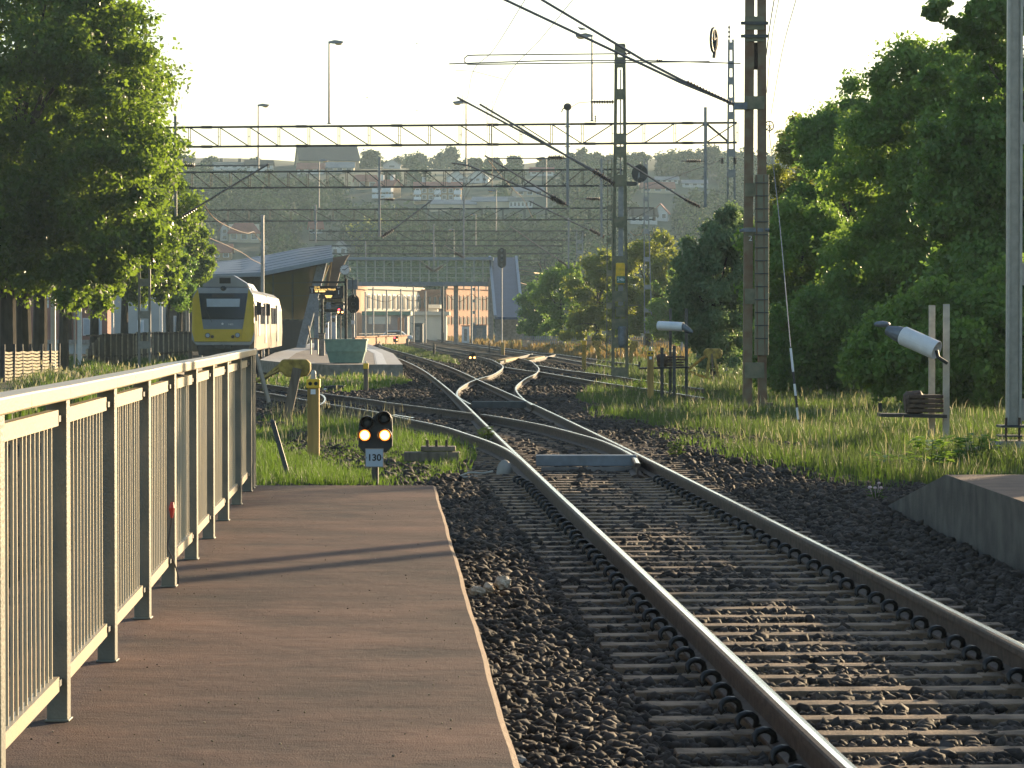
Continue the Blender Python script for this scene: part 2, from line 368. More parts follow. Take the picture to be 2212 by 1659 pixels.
ya = [4.5, 6.3, 7.2, 8.45, 9.6, 11.3, 12.1, 13, 14.5, 15.3, 16.2, 17.75, 18.6, 19.4, 21.1, 22.75, 23.5]
for a, b in zip(ya[:-1], ya[1:]):
    gap = .004 if a in (8.45, 15.3) else 0
    m.beam((rx(a) - .035 + wob(a), a + gap, PZ + 1.052 + wob(a) * .4), (rx(b) - .035 + wob(b), b, PZ + 1.052 + wob(b) * .4), .088, .048)
m.build('handrail', M['cream_steel'], RB, bevel=.006)
for a, b in zip(PY[:-3], PY[1:-2]):
    ya_, yb_ = a + .06, b - .10
    s = rnd.uniform(-.006, .006)
    m = MB()
    for z0, z1 in ((.948, .998), (.105, .152)):
        m.beam((rx(ya_) - .04 + s, ya_, PZ + (z0 + z1) / 2), (rx(yb_) - .04 - s, yb_, PZ + (z0 + z1) / 2), .032, z1 - z0)
    nb = 15
    for k in range(nb):
        Y = a + (b - a) * (k + .6) / nb
        if Y > yb_: continue
        m.beam((rx(Y) - .04, Y, PZ + .15), (rx(Y) - .04 + rnd.uniform(-.002, .002), Y, PZ + .95), .0078, .012)
    m.build('baluster_panel', M['cream_steel'], RB)
    m = MB(); m.box((rx(b) - .03, b - .07, PZ + .13), (.03, .07, .02)); m.box((rx(b) - .03, b - .07, PZ + .97), (.03, .07, .02)); m.build('bracket', M['darkgrey'], RB)
# slanting end stay
m = MB(); a, b = atp(636, 872, 23.5), atp(672, 1005, 23.6); m.beam(a, b, .018, .03); m.build('end_stay', M['galv'], RB)
# dangling wire with red end on the sixth post
Yw = 14.40; c = [at(372, 1085, Yw), at(371, 1110, Yw), at(366, 1150, Yw), at(362, 1180, Yw), at(372, 1205, Yw), at(384, 1240, Yw), at(385, 1262, Yw)]
hg = thing('hanging_cable', 'thin dark cable with a red end tied to a railing post', 'cable', c[-1])
m = MB(); m.tube(spline(c[1:]), .004, 5); m.build('wire', M['wire'], hg)
m = MB(); m.tube([c[0], c[0] * .5 + c[1] * .5, c[1] + V((0, 0, -.02))], [.008, .016, .006], 7); m.build('red_plug', mk('faded_red_plastic', (.45, .04, .03), .5), hg)
# ------------------------------------------------------------------ rails, sleepers, clips
HP = [(-.036, -.012), (-.030, -.003), (-.012, 0), (.012, 0), (.030, -.003), (.036, -.012), (.036, -.042), (.010, -.056), (.009, -.130), (.070, -.150), (.070, -.164),
      (-.070, -.164), (-.070, -.150), (-.009, -.130), (-.010, -.056), (-.036, -.042)]
def rail(name, path, parent):
    """path: list of (X, Y, z) of the rail head"""
    n = len(HP); vs = []; fs = []; mi = []
    for i, p in enumerate(path):
        a, b = V(path[max(i - 1, 0)]), V(path[min(i + 1, len(path) - 1)])
        d = (b - a); d.z = 0; d.normalize(); s = V((d.y, -d.x, 0))
        for hx, hz_ in HP: vs.append(V(p) + s * hx + V((0, 0, hz_)))
    for i in range(len(path) - 1):
        for k in range(n):
            k2 = (k + 1) % n
            fs.append((i * n + k, i * n + k2, (i + 1) * n + k2, (i + 1) * n + k)); mi.append(1 if k in (2, 3) else 0)  # polish kept to centre and right facets, to place the bright highlight
    fs.append(tuple(range(n))); mi.append(0); fs.append(tuple(len(vs) - n + k for k in range(n - 1, -1, -1))); mi.append(0)
    mb = MB(); mb.add(vs, fs); mb.m = mi
    return mb.build(name, [M['rust'], M['railtop']], parent)
def ysteps(a, b):
    out = [a]
    while out[-1] < b: out.append(out[-1] + max(.4, out[-1] * .03))
    return out
def main_path(off, a=5.0, b=325):
    out = []
    for Y in ysteps(a, b):
        d = (XC(Y + .5) - XC(Y - .5)); l = math.hypot(d, 1)
        out.append((XC(Y) + off / l, Y - off * d / l, zt(Y)))
    return out
TR = thing('railway_track', 'main railway track on ballast curving from bottom right to the far station', 'railway track', (XC(12), 12, GZ))
for off in (-.75, .75): rail('rail', main_path(off), TR)
sm = MB(); sm.box((0, 0, -.27), (2.45, .16, .2)); sm.box((-.75, 0, -.168), (.34, .16, .012)); sm.box((.75, 0, -.168), (.34, .16, .012))
def clip_mb(x, side):
    m = MB(); pts = []
    for k in range(9):
        t = math.radians(225 - k * 32)
        pts.append((x + .045 * math.cos(t) * 1.0, (k - 4) * .006, -.122 + .036 * math.sin(t)))
    pts.append((x + .06, .03, -.145))
    if side > 0: pts = [(2 * x - p[0], p[1], p[2]) for p in pts]
    m.tube(pts, .015, 7); return m
def sl_place(Y):
    d = XC(Y + .5) - XC(Y - .5); return XC(Y), math.atan2(-d, 1) , zt(Y)
spos = []
Y = 8.3
first = None; nclip = 0
while Y < 61:
    X, rz, z = sl_place(Y); spos.append((X, Y, rz)); j = rnd.uniform(-.014, .014)
    if first is None:
        s = sm.build('sleeper', M['sleeper'], None, bevel=.012); s.parent = TR; ORG[s] = V((0, 0, 0)); smesh = s.data
        first = s
        cl = [clip_mb(-.855, -1).build('rail_clip', M['clip'], None, smooth=True), clip_mb(.645, -1).build('rail_clip', M['clip'], None, smooth=True)]
        for c in cl: c.parent = s
    else:
        s = first.copy(); COL.objects.link(s)
        if Y < 33.5:
            for c in cl:
                k = c.copy(); COL.objects.link(k); k.parent = s
    s.location = V((X + j, Y + j * .5, z)) - ORG[TR]; s.rotation_euler = (rnd.uniform(-.01, .01), 0, rz + rnd.uniform(-.012, .012))
    if Y > 32 and Y < 46: s.scale.x = 1.0 + (Y - 32) * .03
    Y += .52
# outer track with its own curved route: helper for rails traced on the ground
def traced(pts, n=10, h=0.0):
    return [tuple(p) for p in spline([gTp(x, y, h) for x, y in pts], n=n)]
BT = thing('railway_track', 'branch track leaving the main track to the left behind the small signal 130', 'railway track', gTp(1000, 1030, GZ))
rail('rail', traced([(1594, 1157.5), (1575, 1135), (1511, 1104), (1448, 1085), (1353, 1061), (1258, 1043.5), (1205, 1035)]), BT)
rail('rail', traced([(1183, 1033), (1138, 1027), (1050, 1016), (972, 1006), (926, 998.5), (801, 982), (741, 971.5), (661, 960), (560, 947), (400, 930)]), BT)
rail('rail', traced([(1325, 1168), (1277, 1129), (1227, 1105), (1163, 1083), (1100, 1064), (986, 1040), (926, 1026.5), (807, 1007), (741, 995), (667, 982), (560, 966), (400, 947)]), BT)
rail('guard_rail', traced([(985, 1036), (1010, 1040), (1036, 1044)]), BT)
rail('guard_rail', traced([(1340, 1020), (1345, 1012), (1355, 1020), (1362, 1030)]), BT) if False else None
# derailer loop behind the yellow post
rail('rail', traced([(795, 984), (806, 987), (813, 995), (811, 1004), (800, 1012)]), BT)
def bearers(parent, pts, step, half, name='sleeper'):
    P = [V(p) for p in pts]; acc = 0
    for a, b in zip(P[:-1], P[1:]):
        L_ = (b - a).length; acc += L_
        if acc >= step:
            acc = 0; d = (b - a).normalized(); m = MB(); c = (a + b) / 2
            m.box((c.x, c.y, c.z - .27), (2 * half, .21, .2), rz=math.atan2(-d.x, d.y)); m.build(name, M['sleeper'], parent)
mid = [(a, b, c) for a, b, c in traced([(1258, 1072), (1180, 1058), (1090, 1040), (990, 1024), (926, 1012), (801, 994), (741, 983), (661, 971)], 40)]
bearers(BT, mid, .6, 1.25)
CT = thing('railway_track', 'crossover track snaking from the main track to the second track behind', 'railway track', gTp(1250, 960, GZ))
rail('rail', traced([(1176, 1010), (1152, 997), (1141.5, 985), (1150.6, 969), (1176, 954), (1201, 945), (1232, 936), (1254, 922), (1256.6, 915), (1245.6, 907.5), (1220, 897), (1163, 885), (1100, 874), (1024, 857)], 14), CT)
rail('rail', traced([(1330, 1012), (1307, 996), (1290.5, 977), (1292.5, 963), (1315, 945.4), (1340, 933), (1347, 922), (1338, 911), (1321.5, 901), (1277, 891.6), (1195, 880.6), (1100, 867), (1024, 853)], 14), CT)
ST = thing('railway_track', 'second track running right behind the crossover towards the tall lattice masts', 'railway track', gTp(1450, 940, GZ))
rail('rail', traced([(1257, 917), (1321, 926.5), (1347, 929), (1416, 940.5), (1480, 951.5), (1543, 961), (1640, 975), (1760, 994)]), ST)
rail('rail', traced([(1338, 912), (1416, 925), (1448, 929), (1530, 939), (1619, 952), (1760, 972)]), ST)
TT = thing('railway_track', 'third track beyond the crossover at the foot of the orange grass', 'railway track', gTp(1300, 885, GZ))
rail('rail', traced([(1030, 838), (1071, 845), (1200, 862), (1331, 880), (1388, 884.5), (1492, 899), (1600, 912)]), TT)
rail('rail', traced([(1030, 841), (1071, 849), (1200, 867), (1331, 886), (1388, 893), (1450, 904), (1540, 918)]), TT)
rail('rail', traced([(1250, 904), (1290, 894), (1331, 884)]), TT)
rail('rail', traced([(1321, 901), (1350, 896), (1388, 886)]), TT)
UT = thing('railway_track', 'railway track under the yellow and grey train beside the far platform', 'railway track', (-14, 150, zt(150) + GZ))
for off in (-.75, .75): rail('rail', [(-7.91 + off + SL * Y, Y, zt(Y)) for Y in (95, 110, 130, 160, 200, 260)], UT)
# timber crossings and point machines
def slab(name, label, cat, pts, h, mat, z0=GZ, lip=None, group=None):
    P = [gTp(x, y, z0 + h) for x, y in pts]
    m = MB(); m.prism([p for p in P], (0, 0, -h - .05)); return tag(m.build(name, mat, None, loc=P[0], bevel=.01), label, cat, group)
a, b = gTp(1340, 1175, -.16), gTp(1592, 1175, -.16)
dt = thing('drive_trough', 'grey steel point drive trough lying across the main track', 'trough', (a + b) / 2)
m = MB(); m.box(((a.x + b.x) / 2, a.y, -.05), (b.x - a.x, .22, .13)); m.build('cover', M['bluegrey'], dt, bevel=.008)
m = MB(); m.box(((a.x + b.x) / 2, a.y - .13, -.15), ((b.x - a.x) * .9, .03, .05)); m.box(((a.x + b.x) / 2 - .25, a.y - .16, -.15), (.5, .02, .03)); m.tube([(b.x - .1, a.y - .05, -.08), (b.x + .25, a.y - .05, -.08)], .014); m.build('rod', M['tube_al'], dt)
a, b = gTp(1180, 1014, -.1), gTp(1320, 1014, -.1)
m = MB(); m.box(((a.x + b.x) / 2, a.y, zt(a.y) - .08), (b.x - a.x, .24, .16)); tag(m.build('drive_trough', M['darkgrey'], None, loc=a, bevel=.008), 'second dark trough across the main track nearer the far station', 'trough')
a, b = gTp(1010, 1163, GZ), gTp(1150, 1163, GZ)
pm = thing('point_machine', 'grey timber and steel point machine in the grass left of the switch', 'point machine', (a + b) / 2)
m = MB(); m.box(((a.x + b.x) / 2, a.y, -.12), (b.x - a.x, .3, .12)); m.box(((a.x + b.x) / 2 + .08, a.y + .1, -.02), ((b.x - a.x) * .62, .35, .06)); m.build('timber', M['wood'], pm, bevel=.01)
for fx in (.42, .58, .76):
    x = a.x + (b.x - a.x) * fx; m = MB(); m.box((x, a.y - .02, .05), (.035, .05, .09)); m.build('bolt', M['rust'], pm)
m = MB(); a = gTp(1150, 1190, -.15); m.tube(spline([a, a + V((.12, 0, .04)), a + V((.25, .05, .03)), a + V((.38, .1, .05))]), .012); m.tube([a + V((0, -.1, -.01)), a + V((.2, -.1, 0))], .012); m.build('pull_rod', M['galv'], pm)
m = MB(); c = gTp(1262, 1170, -.1); m.ell((c.x, c.y, c.z - .06), (.10, .12, .16)); tag(m.build('marker_stone', M['concrete'], None, loc=c, smooth=True), 'rounded pale concrete stub beside the switch blade', 'stone')
for i, (x, y, w, lab) in enumerate([(835, 981, 50, 'black box beside the branch track with a small white plate'), (1330, 918, 40, 'flat dark box between the crossover rails')]):
    c = gTp(x, y, GZ); m = MB(); m.box((c.x, c.y, c.z + .1), (w * c.y / 7500, .3, .2)); m.box((c.x + .1, c.y + .05, c.z + .21), (w * c.y / 9500, .25, .03))
    o = m.build('track_box', M['black'], None, loc=c, bevel=.02); tag(o, lab, 'box')
    if i == 0:
        m = MB(); m.box((c.x - .28, c.y - .155, c.z + .1), (.09, .01, .08)); m.build('plate', M['white'], o)
# wooden crossing timbers glowing in the sun on the crossover
for i, (x0, y0, x1, y1) in enumerate([(1253, 902.5, 1287, 895), (1326, 899, 1352, 893)]):
    a, b = gTp(x0, y0, -.02), gTp(x1, y1, -.02); m = MB(); m.beam(a, b, .5, .14)
    tag(m.build('crossing_plank', M['wood_or'], None, loc=a), ['sunlit orange timber beside the near crossover rail', 'sunlit orange timber beside the far crossover rail'][i], 'timber')
# ------------------------------------------------------------------ crushed stone ballast (uncountable)
RG = np.random.default_rng(3)
ico_v = []; t = (1 + 5 ** .5) / 2
for a, b in ((-1, t), (1, t), (-1, -t), (1, -t)): ico_v.append((a, b, 0))
for a, b in ((-1, t), (1, t), (-1, -t), (1, -t)): ico_v.append((0, a, b))
for a, b in ((t, -1), (t, 1), (-t, -1), (-t, 1)): ico_v.append((a, 0, b))
ico_v = np.array(ico_v, float); ico_v /= np.linalg.norm(ico_v[0])
ico_f = np.array([(0, 11, 5), (0, 5, 1), (0, 1, 7), (0, 7, 10), (0, 10, 11), (1, 5, 9), (5, 11, 4), (11, 10, 2), (10, 7, 6), (7, 1, 8), (3, 9, 4), (3, 4, 2), (3, 2, 6), (3, 6, 8), (3, 8, 9), (4, 9, 5), (2, 4, 11), (6, 2, 10), (8, 6, 7), (9, 8, 1)])
def rotm(n):
    q = RG.normal(size=(n, 4)); q /= np.linalg.norm(q, axis=1)[:, None]; w, x, y, z = q.T
    return np.stack([np.stack([1 - 2 * (y * y + z * z), 2 * (x * y - z * w), 2 * (x * z + y * w)], 1), np.stack([2 * (x * y + z * w), 1 - 2 * (x * x + z * z), 2 * (y * z - x * w)], 1), np.stack([2 * (x * z - y * w), 2 * (y * z + x * w), 1 - 2 * (x * x + y * y)], 1)], 1)
def stones(name, X, Y, Z, S, mat):
    n = len(X); R = rotm(n)
    base = ico_v[None] * (1 + RG.uniform(-.38, .30, (n, 12, 1))) * RG.uniform(.6, 1.25, (n, 1, 3))
    v = np.einsum('nij,nkj->nki', R, base) * S[:, None, None]
    v[:, :, 2] *= .8
    v += np.stack([X, Y, Z], 1)[:, None, :]
    f = (ico_f[None] + 12 * np.arange(n)[:, None, None]).reshape(-1, 3)
    o = raw_mesh(name, v.reshape(-1, 3), f, mat, loc=(float(X.mean()), float(Y.mean()), -.2)); struct(o, 'stuff'); return o
ms = bpy.data.materials.new('crushed_stone'); nt, N = nodes(ms); L = nt.links.new
out = N('ShaderNodeOutputMaterial'); bs = N('ShaderNodeBsdfPrincipled'); L(bs.outputs[0], out.inputs[0]); bs.inputs['Roughness'].default_value = .8; bs.inputs['Specular IOR Level'].default_value = .3
geo = N('ShaderNodeNewGeometry'); cr = N('ShaderNodeValToRGB'); L(geo.outputs['Random Per Island'], cr.inputs[0])
cr.color_ramp.elements[0].color = (.020, .015, .012, 1); cr.color_ramp.elements[1].color = (.105, .076, .055, 1)
e = cr.color_ramp.elements.new(.55); e.color = (.044, .032, .024, 1); e = cr.color_ramp.elements.new(.93); e.color = (.058, .047, .040, 1)
tc = N('ShaderNodeTexCoord'); no = N('ShaderNodeTexNoise'); no.inputs['Scale'].default_value = 45; L(tc.outputs['Object'], no.inputs[0])
m2 = N('ShaderNodeMix'); m2.data_type = 'RGBA'; m2.blend_type = 'OVERLAY'; m2.inputs[0].default_value = .7; L(cr.outputs[0], m2.inputs[6]); L(no.outputs[0], m2.inputs[7]); L(m2.outputs[2], bs.inputs['Base Color'])
bm = N('ShaderNodeBump'); bm.inputs['Strength'].default_value = .5; bm.inputs['Distance'].default_value = .01; L(no.outputs[0], bm.inputs['Height']); L(bm.outputs[0], bs.inputs['Normal'])
M['grit'] = mk('pale_grit', (.16, .115, .08), .85, 0, .6, 3, 0, 30, col2=(.42, .34, .24), mixlo=.4, mixhi=.6)
XCv = np.vectorize(XC); ztv = np.vectorize(zt)
def ballast(n, y0, y1, smin, smax, fullw):
    u = RG.uniform(0, 1, n); Y = y0 + (y1 - y0) * u
    lo = np.where(Y < YE, .36 + SL * Y + .02, -.05 * Y - 1.2); hi = np.minimum(Y * .185 + .6, np.where(Y < 29.6, 3.6, np.maximum(XCv(Y) + 3.6, 0)))
    hi = np.maximum(hi, lo + .5)
    X = lo + (hi - lo) * RG.uniform(0, 1, n); S = RG.uniform(smin, smax, n) * RG.choice([.7, 1, 1, 1.25], n)
    d = np.abs(X - XCv(Y)); keep = (np.abs(d - .75) > .085)
    ph = ((Y - 8.3) / .52); fr = np.abs(ph - np.round(ph)) * .52
    onsl = (fr < .08) & (d < 1.18); patch = np.sin(X * 4.1 + Y * 1.3) + np.sin(Y * 2.1 - X * 2.7)
    keep &= ~(onsl & (RG.uniform(0, 1, n) < np.where(patch > .5, .55, .93)))
    Z = ztv(Y) - .208 + RG.uniform(-.02, .02, n)
    shoulder = np.clip((d - 1.3) / .8, 0, 1); Z += np.where(X > XCv(Y), .03, -.0) * shoulder
    Z = np.where((d < .62), Z - .012 + .02 * np.cos(d * 2.4), Z)
    k = keep
    return X[k], Y[k], Z[k], S[k]
P1 = ballast(30000, 8.2, 20, .024, .042, True); P2 = ballast(26000, 20, 34, .026, .05, True); P3 = ballast(22000, 34, 75, .035, .075, True)
def far_ballast(n, y0, y1, smin, smax):
    Y = 1 / RG.uniform(1 / y1, 1 / y0, n); xc = XCv(Y); X = xc + RG.uniform(-6.5, 8, n)
    keep = (np.abs(np.abs(X - xc) - .75) > .12) & (X < Y * .185 + .6) & ((X > xc - 2.4) | (Y < 100))
    return X[keep], Y[keep], (ztv(Y) - .21 + RG.uniform(-.03, .03, n))[keep], RG.uniform(smin, smax, n)[keep]
P4 = far_ballast(26000, 55, 190, .05, .11)
XX = [np.concatenate(c) for c in zip(P1, P2, P3, P4)]
stones('ballast', *XX, ms)
# ------------------------------------------------------------------ grass (uncountable)
def grassmat(name, c1, c2, tr): return leafmat(name, c1, c2, tr, .4, .6, .5)
M['grass_green'] = grassmat('fresh_grass', (.035, .065, .012), (.085, .135, .026), (.16, .27, .035))
M['grass_dry'] = grassmat('pale_seeding_grass', (.042, .064, .022), (.10, .118, .045), (.12, .17, .05))
M['grass_orange'] = grassmat('dry_orange_grass', (.15, .115, .04), (.25, .17, .065), (.30, .21, .07))
def blades(X, Y, Z, H, Wd, lean=.35):
    n = len(X); a = RG.uniform(0, 2 * np.pi, n); l = RG.uniform(0, lean, n) * H; b = RG.uniform(0, 2 * np.pi, n)
    cx, cy_ = np.cos(a) * Wd, np.sin(a) * Wd; lx_, ly = np.cos(b) * l, np.sin(b) * l
    base = np.stack([X, Y, Z], 1)
    v = np.zeros((n, 5, 3)); v[:, 0] = base - np.stack([cx, cy_, 0 * X], 1); v[:, 1] = base + np.stack([cx, cy_, 0 * X], 1)
    midp = base + np.stack([lx_ * .35, ly * .35, H * .6], 1); v[:, 2] = midp + np.stack([cx, cy_, 0 * X], 1) * .7; v[:, 3] = midp - np.stack([cx, cy_, 0 * X], 1) * .7
    v[:, 4] = base + np.stack([lx_, ly, H], 1)
    i = 5 * np.arange(n)[:, None]
    f = np.concatenate([i + np.array([[0, 1, 2]]), i + np.array([[0, 2, 3]]), i + np.array([[3, 2, 4]])], 0)
    return v.reshape(-1, 3), f
def in_poly(px_, py_, poly):
    r = np.zeros(len(px_), bool); j = len(poly) - 1
    for i in range(len(poly)):
        xi, yi = poly[i]; xj, yj = poly[j]
        r ^= ((yi > py_) != (yj > py_)) & (px_ < (xj - xi) * (py_ - yi) / (yj - yi + 1e-12) + xi); j = i
    return r
def grass(name, label, polyp, n, h0, h1, w, mat, lean=.4, clump=0.0, heads=None):
    """polyp: ground outline in photo points, blades spread evenly in picture rows so that far rows are not starved"""
    P = [gTp(x, y, GZ) for x, y in polyp]; pl = [(p.x, p.y) for p in P]
    xs_ = [p[0] for p in pl]; ys_ = [p[1] for p in pl]; X = []; Y = []
    tot = 0
    while tot < n:
        m = n * 3
        iy = 1 / RG.uniform(1 / max(ys_), 1 / min(ys_), m); ix = RG.uniform(min(xs_), max(xs_), m)
        k = in_poly(ix, iy, pl)
        if clump:
            c = np.sin(ix * 3.1 + 1.3 * np.sin(iy * .9)) * np.sin(iy * 1.7 + ix) ; k &= RG.uniform(-1, 1, m) < c + 1 - clump
        X.append(ix[k]); Y.append(iy[k]); tot += k.sum()
    X = np.concatenate(X)[:n]; Y = np.concatenate(Y)[:n]
    hs = RG.uniform(h0, h1, n) * (.75 + .35 * np.sin(X * 1.9 + Y * .37)); Z = ztv(Y) + GZ - .02
    v, f = blades(X, Y, Z, hs, w * (Y / 40) ** .7, lean)
    mi = None; mats = [mat]
    if heads:
        nh = int(n * heads); j = RG.choice(n, nh); hx, hy = X[j], Y[j]; hz_ = Z[j] + hs[j] * RG.uniform(1.0, 1.35, nh)
        v2, f2 = blades(hx + RG.normal(0, .02, nh), hy, hz_ - .12, RG.uniform(.12, .22, nh), (w * 1.0) * (hy / 40) ** .7, .5)
        f = np.concatenate([f, f2 + len(v)]); v = np.concatenate([v, v2]); mats = [mat, M['grass_seed']]; mi = [0] * (3 * n) + [1] * (3 * nh)
    o = raw_mesh(name, v, f, mats, loc=(float(X.mean()), float(Y.mean()), GZ), mi=mi); struct(o, 'stuff'); o['label'] = label; o['category'] = 'grass'; return o
M['grass_seed'] = grassmat('pale_seed_heads', (.22, .20, .13), (.36, .33, .22), (.4, .38, .2))
M['soil_green'] = mk('mossy_soil', (.035, .045, .016), .95, 0, .5, 3, .4, 30, col2=(.075, .07, .03))
def verge(name, polyp, lift=.006):
    m = MB(); m.poly([gTp(x, y, GZ) + V((0, 0, lift)) for x, y in polyp]); struct(m.build(name, M['soil_green']))
GL = [(640, 1228), (1010, 1226), (1130, 1195), (1165, 1160), (1110, 1120), (1000, 1090), (900, 1068), (820, 1060), (660, 1052), (560, 1060), (500, 1228)]
verge('grass_verge', GL)
grass('grass', 'bright green grass behind the end of the near platform', GL, 26000, .08, .26, .006, M['grass_green'], .5, .5)
grass('grass', 'thin dry grass stalks around the yellow marker post', [(655, 1120), (1030, 1120), (1000, 1075), (820, 1040), (660, 1040)], 900, .2, .45, .004, M['grass_dry'], .3, .6, heads=.5)
GF = [(870, 985), (1030, 958), (1010, 945), (900, 945), (640, 950), (650, 975)]
verge('grass_verge', GF)
grass('grass', 'green tufts at the foot of the far platform', GF, 6000, .1, .35, .012, M['grass_green'], .5, .4, heads=.1)
GR = [(1440, 1000), (1500, 960), (1700, 955), (2100, 960), (2700, 960), (2700, 1215), (2480, 1225), (2300, 1225), (2060, 1200), (1900, 1160), (1780, 1120), (1640, 1075), (1500, 1040)]
verge('grass_verge', GR)
grass('grass', 'long pale grass with seed heads along the right side', GR, 46000, .14, .42, .0065, M['grass_dry'], .45, .5, heads=.07)
grass('grass', 'greener undergrowth between the long pale grass on the right', GR, 46000, .10, .34, .008, M['grass_green'], .5, .5)
grass('grass', 'thin stray tufts spreading from the right verge onto the ballast', [(1440, 1010), (1500, 1030), (1640, 1070), (1780, 1115), (1900, 1155), (2060, 1195), (2300, 1222), (2200, 1250), (1980, 1200), (1820, 1160), (1640, 1105), (1480, 1055)], 2600, .06, .28, .006, M['grass_green'], .5, .75)
grass('grass', 'stray tufts around the end of the left grass patch', [(1010, 1235), (1180, 1185), (1200, 1130), (1130, 1090), (1080, 1110), (1120, 1160), (1090, 1200)], 900, .06, .25, .006, M['grass_green'], .5, .6)
GB = [(1460, 935), (1620, 962), (1900, 985), (2300, 985), (2300, 900), (1700, 890), (1500, 905)]
verge('grass_verge', GB, .008)
grass('grass', 'green grass around the yellow buffer stops', GB, 22000, .15, .4, .014, M['grass_dry'], .4, .3)
GO = [(1090, 848), (1300, 874), (1480, 895), (1700, 905), (1760, 880), (1700, 858), (1330, 848), (1100, 838)]
verge('grass_verge', GO)
grass('grass', 'dry orange grass strip beyond the tracks', GO, 26000, .3, .8, .03, M['grass_orange'], .4, .3)
grass('grass', 'pale green grass in front of the orange strip', [(1200, 858), (1300, 872), (1480, 893), (1700, 903), (1700, 890), (1330, 866), (1200, 852)], 9000, .3, .7, .03, M['grass_dry'], .4, .3)
GM = [(950, 862), (1010, 866), (1120, 893), (1150, 912), (1100, 905), (1040, 892), (985, 876)]
grass('grass', 'green weeds between the main track and the second track', GM, 5000, .1, .3, .02, M['grass_dry'], .5, .5)
GLF = [(0, 905), (240, 905), (470, 885), (470, 930), (300, 1000), (0, 1060)]
verge('grass_verge', GLF)
grass('grass', 'tall weeds behind the railing on the left', GLF, 14000, .2, .7, .016, M['grass_dry'], .4, .5, heads=.1)
grass('grass', 'green weeds among the trunks on the left', GLF, 16000, .2, .6, .02, M['grass_green'], .4, .3)

# grit and small chips lying on the near platform (uncountable)
n = 1100; Yg = 1 / RG.uniform(1 / 23.4, 1 / 8.3, n); Xg = (.36 + SL * Yg) - RG.uniform(.03, 1.75, n)
stones('grit', Xg, Yg, np.full(n, PZ + .002), RG.uniform(.0008, .0024, n) * RG.choice([.7, 1, 1, 1, 1, 2.2], n), M['grit'])
# ------------------------------------------------------------------ trees
M['leaf_linden'] = leafmat('linden_leaves', (.016, .050, .010), (.052, .118, .018), (.25, .38, .035), .52, .38, .8)
M['leaf_dark'] = leafmat('dark_leaves', (.055, .112, .030), (.14, .235, .062), (.25, .44, .07), .42, .42, 1.1)  # coarse colour noise paints lit and dark clumps into these crowns
M['leaf_mid'] = leafmat('mid_green_leaves', (.064, .135, .030), (.165, .265, .060), (.30, .47, .065), .46, .42, 1.1)
M['leaf_willow'] = leafmat('grey_green_willow_leaves', (.08, .14, .07), (.18, .26, .13), (.24, .36, .13), .36, .5, 1.1)
M['leaf_yellow'] = leafmat('yellow_green_leaves', (.06, .09, .016), (.15, .19, .03), (.40, .46, .06), .45, .5, .4)
M['leaf_far'] = leafmat('hillside_leaves', (.005, .018, .013), (.095, .150, .055), (.06, .11, .04), .12, .7, .085, .85)  # clump noise in the leaf colour imitates sunlit and dark trees
def leaves(cent, rad, nper, size, flat=.75, rough=.7):
    """cent (m,3), rad (m,), nper leaves per clump -> verts, quads"""
    m = len(cent); n = m * nper
    c = np.repeat(cent, nper, 0); r = np.repeat(rad, nper)
    d = RG.normal(size=(n, 3)); d /= np.linalg.norm(d, axis=1)[:, None]
    p = c + d * (r * RG.uniform(.25, 1.05, n) ** .6)[:, None] * np.array([1, 1, flat])
    nr = d + RG.normal(0, rough, (n, 3)) + np.array([0, 0, .35]); nr /= np.linalg.norm(nr, axis=1)[:, None]
    h = RG.normal(size=(n, 3)); a = np.cross(nr, h); a /= np.linalg.norm(a, axis=1)[:, None]; b = np.cross(nr, a)
    s = size * RG.uniform(.6, 1.3, n)
    a *= (s * .5)[:, None]; b *= (s * .36)[:, None]; k = nr * (s * .10)[:, None]
    v = np.stack([p - a, p - b + k, p + a * 1.15 - k * .6, p + b + k], 1).reshape(-1, 3)
    return v, np.arange(4 * n).reshape(-1, 4)
def crown_pts(c, r, ncl, inner=.45):
    d = RG.normal(size=(ncl, 3)); d /= np.linalg.norm(d, axis=1)[:, None]
    q = RG.uniform(inner, 1.0, ncl) ** .7 * RG.choice([1, 1, 1, 1.12], ncl)
    return np.array(c) + d * q[:, None] * np.array(r)
